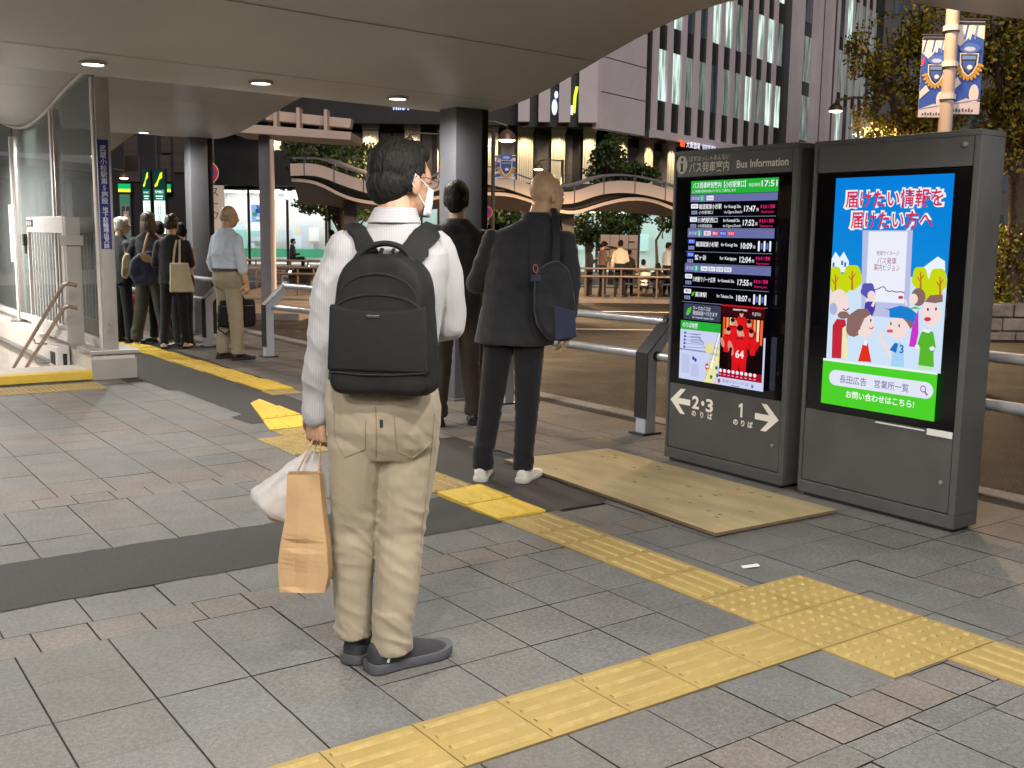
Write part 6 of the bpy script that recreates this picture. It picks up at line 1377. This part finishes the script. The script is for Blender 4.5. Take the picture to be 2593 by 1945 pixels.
    skin('bag_body', mb, .006, M['plastic'], plb, 3, lambda P, N: .008*nz(P, 12, 12, 9, 1)+.012*(.22-np.abs(nz(P+V3(0, 0, .9)*P[:, :1], 17, 14, 8, 5)))+.006*(.2-np.abs(nz(P-V3(0, 0, .6)*P[:, :1], 30, 24, 22, 7))))
    mb = MB(); mb.tube([q(660, 1000, .05), hp+V3(-.02, .01, -.01), hp+V3(.0, .02, .005), q(676, 1000, .06)], .006, 6, flat=.4); mb.build('handle', M['plastic'], plb)
    mb = MB(); mb.ell(q(622, 1110, .10), ((.075, 0, 0), (0, .05, 0), (0, 0, .03))); mb.ell(q(600, 1085, .10), ((.04, 0, 0), (0, .04, 0), (0, 0, .035))); mb.build('contents', M['food'], plb, smooth=True)
    return F
M['stripe_h'] = striped('striped_collar', (.39, .38, .39), (.30, .30, .345), .0085, .30, axis=2); M['khaki_seam'] = cloth('khaki_seam', (.27, .22, .145)); M['metalbadge'] = mat('gunmetal_badge', (.10, .095, .09), .35, metal=.8)
M['kraft'] = mat('kraft_paper', (.42, .27, .14), .75, var=.14, vscale=7, bump=.12, bscale=16); M['kraft_h'] = mat('kraft_cord', (.40, .26, .14), .9); M['food'] = mat('wrapped_food', (.55, .33, .24), .6)
def plastic():
    m = mat('thin_white_plastic', (.80, .79, .80), .35, bump=.1, bscale=30); t = m.node_tree; b = t.nodes['Principled BSDF']; o = [n for n in t.nodes if n.type == 'OUTPUT_MATERIAL'][0]
    tr = t.nodes.new('ShaderNodeBsdfTranslucent'); tr.inputs['Color'].default_value = (.85, .82, .80, 1); tp = t.nodes.new('ShaderNodeBsdfTransparent'); m1 = t.nodes.new('ShaderNodeMixShader'); m1.inputs[0].default_value = .45; m2 = t.nodes.new('ShaderNodeMixShader'); m2.inputs[0].default_value = .22
    t.links.new(b.outputs[0], m1.inputs[1]); t.links.new(tr.outputs[0], m1.inputs[2]); t.links.new(m1.outputs[0], m2.inputs[1]); t.links.new(tp.outputs[0], m2.inputs[2]); t.links.new(m2.outputs[0], o.inputs['Surface']); return m
M['plastic'] = plastic()
man_front()

# ------------------------------------------------------------------ the other people
M['blueshirt'] = cloth('light_blue_shirt', (.56, .63, .78), .8, .06); M['darktop'] = cloth('charcoal_top', (.03, .033, .04), .85); M['pinktop'] = cloth('pale_pink_blouse', (.55, .40, .42), .8); M['browntop'] = cloth('brown_jacket', (.12, .075, .055), .8); M['creamtop'] = cloth('cream_shirt', (.62, .54, .42), .8); M['canvas'] = cloth('cream_canvas', (.60, .53, .39), .9, .06); M['navybag'] = cloth('navy_nylon', (.022, .027, .065), .55); M['tan'] = mat('tan_leather', (.38, .22, .10), .55); M['beige_shoe'] = mat('beige_leather', (.60, .50, .38), .5); M['slate'] = cloth('slate_blue_nylon', (.013, .014, .019), .6, .15)
def figure(foot, top_y, phi, label, skin_m, hair, top, bottom, shoes, arms=('down', 'down'), head=(0, 0), vox=.009, wide=1.0, hem=.50, zb=0.0, dep=None, group=None, tuck=False, stance=.10, flare=1.0, H=None, leg=1.0, sit=0.0, belly=0.0, sleeve=1.0, lean=((0, 0),)):
    b = ground(foot[0], foot[1], zb) if dep is None else at(foot[0], foot[1], dep); b = V3(b[0], b[1], zb); az = math.atan2(b[0]-CAM[0], b[1]-CAM[1])
    F = Fig(b, az, label, skin_m, vox, group)
    if H is None: H = F.L(foot[0], top_y)[2]+sit*.46
    F.H = H; k = H/1.74; c, s = math.cos(phi), math.sin(phi); dz = -sit*.46
    lz, lx = [q[0] for q in lean], [q[1] for q in lean]
    def J(x, y, z): return V3((x*c+y*s)*k+np.interp(z, lz, lx), (-x*s+y*c)*k, z*k+dz)
    F.J = J
    hd = J(0, .035, 1.625); F.head(hd, yaw=phi+head[0], pitch=head[1], s=k*1.0, neck=J(0, -.015, 1.47))
    DJ = lambda x, y, z: V3(x*c+y*s, -x*s+y*c, z)
    sw = .175*wide
    P = []
    for q, mode in ((-1, arms[0]), (1, arms[1])):
        sh = J(q*sw, -.005, 1.372)
        if mode == 'down': el, wr, d, pn = J(q*(sw+.075), -.02, 1.12), J(q*(sw+.075), .05, .875), DJ(0, .05, -1), (-q*c, q*s, 0)
        elif mode == 'fwd': el, wr, d, pn = J(q*(sw+.055), .02, 1.12), J(q*.12, .24, 1.10), DJ(-q*.6, .6, .1), (0, 0, 1)
        elif mode == 'phone': el, wr, d, pn = J(q*(sw+.04), .02, 1.13), J(q*.09, .24, 1.24), DJ(-q*.5, .35, .7), (-s*.7, -c*.7, .4)
        elif mode == 'strap': el, wr, d, pn = J(q*(sw+.08), -.06, 1.16), J(q*(sw-.01), .16, 1.30), DJ(-q*.3, .1, .9), (-s, -c, 0)
        elif mode == 'lap': el, wr, d, pn = J(q*(sw+.05), .03, 1.13), J(q*.10, .26, 1.0), DJ(-q*.5, .8, -.1), (0, 0, -1)
        d = d-V3(0, 0, dz) if False else d
        F.arm(sh, el, wr, (.045*k, .038*k, .028*k)); F.hand(wr, d, pn, side=-q, curl=.55, s=.95*k); P.append((sh, el, wr))
    F.arms = P
    if sit:
        hips = [J(-.09, 0, .92), J(.09, 0, .92)]; kn = [J(-.11, .42, .95), J(.11, .42, .95)]; an = [V3(*kn[0][:2], .10*k)-J(0, .02, 0)*V3(1, 1, 0), V3(*kn[1][:2], .10*k)-J(0, .02, 0)*V3(1, 1, 0)]
    else:
        hips = [J(-.085, 0, .90), J(.085, 0, .90)]; kn = [J(-.09-stance*.15, .03, .49), J(.09+stance*.15, .02, .49)]; an = [J(-.085-stance*.4, -.01, .09), J(.085+stance*.4, .02, .09)]
    F.legs(hips[0], kn[0], an[0], hips[1], kn[1], an[1]); F.trunk([J(0, 0, .92), J(0, 0, 1.15), J(0, .0, 1.36), J(0, -.005, 1.46)], (.09*k, .09*k, .072*k, .045*k))
    R = lambda z, a, d_, y=0.0: (J(0, y, z)[2], J(0, y, z)[0], J(0, y, z)[1], a*wide*k, d_*k)
    rings = [R(1.02 if tuck else 1.74*hem, .172 if tuck or hem > .49 else .188, .122+belly if tuck or hem > .49 else .142, belly*.6), R(1.10, .172, .122+belly, belly*.7), R(1.22, .176, .125+belly*.5), R(1.32, .180, .118), R(1.39, .172, .100), R(1.42, .155, .095, -.006), R(1.448, .125, .090, -.010), R(1.478, .084, .080, -.014), R(1.500, .070, .072, -.014)]
    sl = []
    for sh, el, wr in P:
        e2 = wr if sleeve >= 1 else el+(wr-el)*max(0, sleeve)
        sl.append([(sh, .059*k), ((sh+el)/2, .061*k), (el, .057*k), (e2, .045*k if sleeve >= 1 else .055*k)])
    F.top('jacket' if hem < .48 else 'top', top, rings, phi, sl, smooth=9 if vox < .02 else 5)
    jk = .88 if hem < .49 else 1.0; w0 = R(1.04 if jk == 1 else .96, .166*jk, (.118+belly*.7)*jk, belly*.5); hp = [R(.98 if jk == 1 else .94, .176*jk, .132*jk, -.005), R(.90, .178*jk, .136*jk, -.006), R(.84, .168*jk, .120*jk, -.002), R(.80, .13, .09)]
    if sit: hp = [R(.98, .178, .135), R(.90, .178, .14, .02), R(.86, .16, .12, .02)]
    LL, LR = [[(h+V3(0, 0, -.03*k), .090*k*leg), (kk, .071*k*leg*flare**.5), (aa+V3(0, 0, .032), .058*k*leg*flare)] for h, kk, aa in ((hips[0], kn[0], an[0]), (hips[1], kn[1], an[1]))]
    F.trousers(bottom, w0, hp, LL, LR, phi)
    fd = V3(s, c, 0)*k; rt = V3(c, -s, 0)*k
    for q, a in ((-1, an[0]), (1, an[1])): F.shoe(a*V3(1, 1, 0)-fd*.065, fd+rt*q*.15, shoes[0], shoes[1], .265*k, .046*k, .085*k)
    if hair: F.hair(hair[0], hair[1], .005 if vox < .012 else .004)
    return F
def pouch(name, label, cat, fig, pts, depth, m, yw, ch=2, vox=.007, wob=.006):
    """a soft bag: outline read off the photo, with thickness, hanging at yw"""
    root = empty(name, (0, 0, 0), 0, label, cat); attach(fig, root)
    for _ in range(ch):
        q = []
        for a, b in zip(pts, list(pts[1:])+[pts[0]]): q += [(a[0]*.8+b[0]*.2, a[1]*.8+b[1]*.2), (a[0]*.2+b[0]*.8, a[1]*.2+b[1]*.8)]
        pts = q
    P = [fig.L(x, y, yw) for x, y in pts]; mb = MB()
    c = np.mean(P, axis=0); rr = []
    for d_, sc in ((-.5, .86), (-.38, .97), (0, 1.0), (.38, .97), (.5, .86)): rr.append([tuple(c+(p-c)*sc+V3(0, d_*depth, 0)) for p in P])
    mb.rings(rr); off = len(label)*.7
    b = skin('bag_body', mb, vox, m, root, 3, lambda Q, N: wob*nz(Q, 12, 12, 9, off)+wob*.8*(.2-np.abs(nz(Q, 18, 18, 14, off)))); return root, b
def strap_on(fig, root, pts, w_, m, name='strap', flat=.3):
    mb = MB(); mb.tube([fig.L(x, y, d_) for x, y, d_ in pts], w_, 8, flat=flat, up=(0, 1, 0)); return mb.build(name, m, root, smooth=True)
# man in the dark suit
F = figure((1083, 1038), 372, .22, 'bald person in dark suit jacket with white shoes and a dark shoulder bag', M['skin_b'], None, M['blackcloth'], M['navy'], (M['whiteshoe'], M['whitesole']), ('fwd', 'down'), (.75, -.02),   .007, 1.20, .455, stance=.075, leg=1.02, lean=((0, 0), (.1, .01), (.9, .07), (1.42, .15), (1.5, .20), (1.62, .235)))
def lapel(F):
    B = MB(); c = F.J(0, -.012, 1.47); B.rings([F.ring((c[0]-.01, c[1], c[2]-.035), .100, .095, .22, p=2), F.ring((c[0], c[1]+.004, c[2]+.055), .074, .076, .22, p=2), F.ring((c[0], c[1]+.004, c[2]+.058), .066, .068, .22, p=2), F.ring((c[0], c[1], c[2]-.03), .07, .07, .22, p=2)], close=True); F.parts.append(('collar', B, M['blackcloth'], None, 2, .005))
lapel(F); F.build(.005)
stitch(F, F.built['jacket'][0], [F.L(1140, 470), F.L(1141, 600), F.L(1143, 738)], .0022, M['navy'], 'back_seam')
r_, b_ = pouch('shoulder_bag', 'dark navy shoulder bag hanging behind the bald person in the suit', 'shoulder bag', F, [(1152, 592), (1172, 572), (1205, 560), (1232, 582), (1243, 660), (1246, 725), (1225, 738), (1180, 735), (1152, 690)], .12, M['slate'], -.19)
strap_on(F, r_, [(1200, 575, -.20), (1203, 520, -.16), (1200, 470, -.10), (1198, 452, -.03), (1203, 462, .06), (1212, 520, .13)], .022, M['slate'])
mb = MB(); mb.prism([(-.028, -.018), (.028, -.018), (.028, .018), (-.028, .018)], (0, 0, 0), (1, 0, 0), (0, 0, 1), (0, 1, 0), .008); q = mb.build('key_pouch', M['navybag'], r_, bevel=.003); q.location = tuple(F.L(1158, 601, -.275))
mb = MB(); p = F.L(1157, 580, -.27); mb.tube([p+V3(.012*math.cos(t), 0, .022*math.sin(t)) for t in np.linspace(0, 2*math.pi, 14)], .003, 6); mb.build('red_cord', mat('red_cord', (.45, .08, .06), .6), r_)
pk = [F.L(x, y, -.255) for x, y in ((1196, 660), (1240, 672), (1246, 728), (1200, 735))]; mb = MB(); mb.prism([(q[0], q[2]) for q in pk], (0, -.262, 0), (1, 0, 0), (0, 0, 1), (0, 1, 0), .02); mb.build('outer_pocket', M['navybag'], r_, bevel=.006)
# man behind the front man
F = figure((985, 918), 398, -.15, 'person with bushy black hair in black jacket and brown trousers, seen from behind', M['skin'], ('bushy', M['hair']), M['blackknit'], M['brown'], (M['leathershoe'], M['blacksole']), ('phone', 'fwd'), (.25, -.18), .0085, 1.08, .46, stance=.1, leg=1.05)
B = MB(); c = F.J(0, -.012, 1.47); B.rings([F.ring((c[0], c[1], c[2]-.03), .082, .082, 0, p=2), F.ring((c[0], c[1], c[2]+.035), .068, .070, 0, p=2), F.ring((c[0], c[1], c[2]+.035), .062, .064, 0, p=2), F.ring((c[0], c[1], c[2]-.03), .066, .066, 0, p=2)], close=True); F.parts.append(('collar', B, M['blackknit'], None, 2, .006)); F.build(.006)
# man with the briefcase
F = figure((497, 776), 446, .95, 'balding person in light blue shirt and khaki trousers holding a black briefcase', M['skin_b'], ('fringe', mat('grey_stubble', (.36, .29, .235), .6)), M['blueshirt'], M['khaki'], (M['leathershoe'], M['blacksole']), ('down', 'down'), (.38, -.12), .009, 1.16, .55, tuck=True, stance=.1, leg=1.10, belly=.05, sleeve=.35, flare=1.1); F.build(.006)
mb = MB(); J = F.J; z = J(0, 0, 1.03)[2]; mb.rings([F.ring((J(0, .02, 0)[0], J(0, .02, 0)[1], z+q), .205*F.H/1.74*1.0, .165, .95) for q in (-.016, .016)]); mb.build('belt', M['belt'], F.built['trousers'][0], smooth=True)
r_, b_ = pouch('briefcase', 'black nylon briefcase held by the person in the light blue shirt', 'briefcase', F, [(474, 652), (476, 648), (545, 645), (551, 650), (553, 700), (548, 706), (474, 708), (470, 702)], .13, M['nylon'], .02, wob=.004, ch=1)
for yy in (-.02, .05): strap_on(F, r_, [(496, 650, yy), (504, 634, yy), (520, 631, yy), (528, 648, yy)], .009, M['nylon2'], 'handle', 1.0)
strap_on(F, r_, [(473, 660, .0), (472, 712, -.03), (488, 722, -.03), (505, 706, -.02)], .010, M['nylon2'], 'shoulder_strap', .4)
mb = MB()
for x in (492, 528): mb.tube([F.L(x, 650, -.055), F.L(x, 705, -.06)], .008, 6, flat=.4)
mb.build('webbing', M['nylon2'], r_); mb = MB(); mb.tube([F.L(480, 662, -.057), F.L(547, 660, -.057)], .003, 6); mb.build('zip', M['steel'], r_)
# woman with the tote
F = figure((379, 753), 466, .12, 'person with dark pinned up hair, black top and trousers, cream tote on the shoulder', M['skin_b'], ('bun', M['darkbrownhair']), M['blackcloth'], M['navy'], (M['beige_shoe'], M['blacksole']), ('fwd', 'fwd'), (.35, -.15), .009, .98, .49, stance=.12, leg=.95); F.build(.0065)
r_, b_ = pouch('tote_bag', 'cream canvas tote bag hanging from the shoulder of the person in black', 'tote bag', F, [(367, 567), (407, 568), (421, 631), (366, 632)], .05, M['canvas'], -.21, wob=.003, ch=0)
strap_on(F, r_, [(374, 570, -.20), (377, 540, -.17), (381, 520, -.10), (384, 514, -.02), (386, 530, .08)], .012, M['canvas'], 'strap', .25); strap_on(F, r_, [(388, 570, -.20), (388, 540, -.17), (388, 520, -.11), (388, 514, -.02), (388, 530, .08)], .012, M['canvas'], 'strap', .25)
# woman with the navy bag
F = figure((328, 744), 460, .25, 'person with straight light brown hair, charcoal top and wide olive trousers', M['skin_b'], ('bob', M['brownhair']), M['darktop'], M['olive'], (M['blackcloth'], M['whitesole']), ('strap', 'fwd'), (.25, -.1), .009, .98, .52, stance=.25, leg=1.08, flare=1.28); F.build(.0065)
r_, b_ = pouch('shoulder_bag', 'large navy nylon shoulder bag with tan leather flap on the person in olive trousers', 'shoulder bag', F, [(284, 560), (300, 545), (330, 540), (345, 560), (342, 605), (325, 617), (290, 612), (277, 590)], .17, M['navybag'], -.22, wob=.012)
mb = MB(); q = [F.L(x, y, -.33) for x, y in ((303, 545), (322, 550), (332, 560), (328, 568), (312, 566), (303, 557))]; mb.prism([(p[0], p[2]) for p in q], (0, -.325, 0), (1, 0, 0), (0, 0, 1), (0, 1, 0), .02); mb.build('leather_flap', M['tan'], r_, bevel=.005)
strap_on(F, r_, [(308, 550, -.28), (315, 520, -.20), (321, 502, -.08), (323, 497, -.0), (318, 515, .1)], .014, M['tan'], 'strap', .35)
# white-haired person and companions further along
F = figure((268, 742), 470, 1.05, 'white haired person with spectacles in dark jacket, half hidden by the steel post', M['skin_b'], ('short', M['greyhair']), M['blackcloth'], M['navy'], (M['leathershoe'], M['blacksole']), ('down', 'fwd'), (.25, -.1), .011, 1.0, .48)
F.build(.008); mb = MB(); c_, f_, rr_, u_, s_ = F.hf
for q in (-1, 1):
    cc = c_+s_*(rr_*q*.033+f_*.108+u_*.004); mb.tube([cc+rr_*.026*math.cos(t)+u_*.019*math.sin(t) for t in np.linspace(0, 2*math.pi, 13)], .0025, 5); mb.tube([cc+rr_*q*.026, c_+s_*(rr_*q*.082+f_*.0+u_*.008)], .0025, 5)
mb.build('spectacles', M['belt'], F.o)
r_, b_ = pouch('shoulder_bag', 'beige cloth bag carried by the white haired person', 'shoulder bag', F, [(263, 560), (272, 545), (284, 550), (286, 585), (276, 604), (262, 600)], .14, mat('beige_cloth', (.40, .34, .20), .9, bump=.1), -.20, wob=.01, vox=.01); strap_on(F, r_, [(272, 548, -.2), (268, 520, -.1), (266, 512, 0)], .014, M['tan'])
F = figure((398, 748), 500, -.7, 'person in pale pink blouse reading a white paper, beyond the cream tote', M['skin_b'], ('bun', M['hair']), M['pinktop'], M['darktop'], (M['leathershoe'], M['blacksole']), ('down', 'phone'), (0, -.2), .012, .95, .5, H=1.52); F.build(.009)
mb = MB(); p = F.arms[1][2]; mb.box((p[0]+.02, p[1]-.02, p[2]+.02), (p[0]+.16, p[1]-.015, p[2]+.20)); attach(F, tag(mb.build('paper_sheet', M['white']), 'white paper sheet held up by the person in the pink blouse', 'paper'))
F = figure((352, 738), 488, -.3, 'dark haired person mostly hidden between the two standing women', M['skin'], ('short', M['hair']), M['darktop'], M['navy'], (M['leathershoe'], M['blacksole']), ('phone', 'fwd'), (0, -.2), .013, .95, .5, H=1.55); F.build(.01)
# luggage behind the post
lr = empty('suitcase', tuple(ground(268, 738)), -.5, 'black wheeled suitcase on the paving behind the steel post', 'suitcase'); mb = MB(); mb.box((-.19, -.12, .06), (.19, .12, .40)); mb.build('shell', M['nylon'], lr, bevel=.03, smooth=True); mb = MB()
for sx in (-.15, .15):
    for sy in (-.09, .09): mb.cyl((sx-.012, sy, .03), (sx+.012, sy, .03), .03, .03, 12)
mb.build('wheels', M['rail_dark'], lr); mb = MB(); mb.tube([(-.10, .1, .40), (-.10, .1, .58), (.10, .1, .58), (.10, .1, .40)], .010, 8); mb.build('pull_handle', M['steel'], lr)
rb = empty('cloth_bag', tuple(ground(268, 738)+V3(0, 0, .40)), -.5, 'red cloth bag slumped on top of the black suitcase', 'bag'); mb = MB(); mb.ell((0, 0, .12), ((.20, 0, 0), (0, .13, 0), (0, 0, .13))); mb.ell((.14, -.10, -.02), ((.07, 0, 0), (0, .05, 0), (0, 0, .12))); mb.ell((-.1, -.1, .02), ((.09, 0, 0), (0, .06, 0), (0, 0, .10)))
skin('bag_body', mb, .012, cloth('red_cloth', (.42, .025, .06), .8), rb, 3, lambda P, N: .02*nz(P, 9, 9, 9, 2)); mb = MB(); mb.tube([(-.08, 0, .22), (-.06, -.02, .32), (.06, -.02, .32), (.08, 0, .22)], .010, 6); mb.build('handle', M['belt'], rb)
# people waiting on the island
ISL = -.55
def far(foot, top, phi, label, hair, top_m, bot, arms=('down', 'down'), head=(0, 0), dep=34.5, **k):
    k.setdefault('zb', ISL)
    f = figure(foot, top, phi, label, k.pop('skin_m', M['skin']), hair, top_m, bot, (M['leathershoe'], M['blacksole']), arms, head, .022, dep=dep, **k); f.build(.02); return f
far((1300, 632), 523, 1.1, 'person in brown jacket bent over a phone, on the island across the road', ('bushy', M['hair']), M['browntop'], M['navy'], ('phone', 'phone'), (0, -.5), wide=1.05)
far((1338, 632), 519, .15, 'person in cream shirt seen from behind on the island across the road', ('short', M['hair']), M['creamtop'], M['navy'], ('down', 'fwd'), (.1, 0), tuck=True, hem=.56)
far((1357, 631), 540, .5, 'person in dark olive top just right of the one in the cream shirt', ('short', M['hair']), M['olive'], M['navy'], ('down', 'fwd'), (.2, 0), dep=35.2)
far((1272, 632), 530, 1.3, 'person in black with a pale bag, leftmost of the people on the island', ('bob', M['hair']), M['blackcloth'], M['navy'], ('phone', 'phone'), (0, -.4), dep=34.8)
far((1440, 632), 524, .9, 'person in pale blue shirt at the left edge of the bus information panel', ('short', M['hair']), M['blueshirt'], M['navy'], ('fwd', 'fwd'), (.2, -.1), dep=35.0)
far((1388, 632), 548, .1, 'seated person in white shirt with dark crossed straps on the far bench', ('short', M['hair']), M['creamtop'] if False else M['white'], M['browntop'], ('lap', 'lap'), (.2, -.1), sit=1.0, H=1.70)
far((1420, 632), 556, .0, 'seated person with long dark hair on the far bench', ('bob', M['hair']), M['blackcloth'], M['navy'], ('lap', 'lap'), (0, -.2), sit=1.0, H=1.58)
Fb = Frame(1403, 34.4); bn = Fb.root('bench', 'dark bench under the two seated people on the island', 'bench'); p = Fb.L(1403, 620); mb = MB(); mb.box((-.95, -.20, ISL+.40), (.95, .28, ISL+.45)); mb.build('seat', M['rail_dark'], bn, bevel=.01)
for x in (-.8, .8): mb = MB(); mb.box((x-.03, -.15, ISL), (x+.03, .22, ISL+.4)); mb.build('leg', M['rail_dark'], bn)
mb = MB(); mb.box((-.95, -.26, ISL+.62), (.95, -.22, ISL+.74)); mb.build('backrest', M['rail_dark'], bn)
far((718, 600), 497, -.9, 'dark figure walking past the bright shop, just left of the front man', ('short', M['hair']), M['darktop'], M['navy'], ('down', 'fwd'), dep=41, zb=-.68)
far((738, 600), 499, .9, 'second dark figure before the bright shop, touching the front man\'s shoulder', ('short', M['hair']), M['navy'], M['navy'], ('fwd', 'down'), dep=42, zb=-.68)
# cyclist
cy = far((633, 600), 487, 1.45, 'dark clothed person riding a bicycle before the bright shop', ('short', M['hair']), M['darktop'], M['navy'], ('fwd', 'fwd'), (0, -.05), dep=43, zb=-.45, H=1.72, hem=.52, sit=.25)
bk = empty('bicycle', tuple(cy.base+V3(0, 0, -.22)), -cy.az, 'dark bicycle ridden past the bright shop', 'bicycle')
for x in (-.5, .55):
    mb = MB(); mb.tube([(x+.33*math.cos(t), 0, .33+.33*math.sin(t)) for t in np.linspace(0, 2*math.pi, 25)], .022, 6); wq = mb.build('wheel', M['rail_dark'], bk, smooth=True); mb = MB()
    for k in range(6): mb.tube([(x, 0, .33), (x+.32*math.cos(k*1.047), 0, .33+.32*math.sin(k*1.047))], .004, 4)
    mb.build('spokes', M['steel'], wq)
mb = MB(); mb.tube([(-.5, 0, .33), (-.05, 0, .30), (.42, 0, .78), (-.15, 0, .74), (-.05, 0, .30)], .018, 6); mb.tube([(-.5, 0, .33), (-.15, 0, .74), (-.19, 0, .90)], .014, 6); mb.tube([(.55, 0, .33), (.42, 0, .78), (.38, 0, .98)], .016, 6); mb.build('frame', M['rail'], bk, smooth=True)
mb = MB(); mb.tube([(.30, -.26, 1.0), (.38, 0, .98), (.30, .26, 1.0)], .014, 6); mb.build('handlebar', M['rail_dark'], bk); mb = MB(); mb.ell((-.2, 0, .92), ((.13, 0, 0), (0, .08, 0), (0, 0, .03))); mb.build('saddle', M['rail_dark'], bk)
mb = MB(); mb.ell((.62, 0, .72), ((.04, 0, 0), (0, .04, 0), (0, 0, .04))); mb.build('headlamp', emission('bicycle_lamp_glow', (.9, .95, 1), 14), bk)
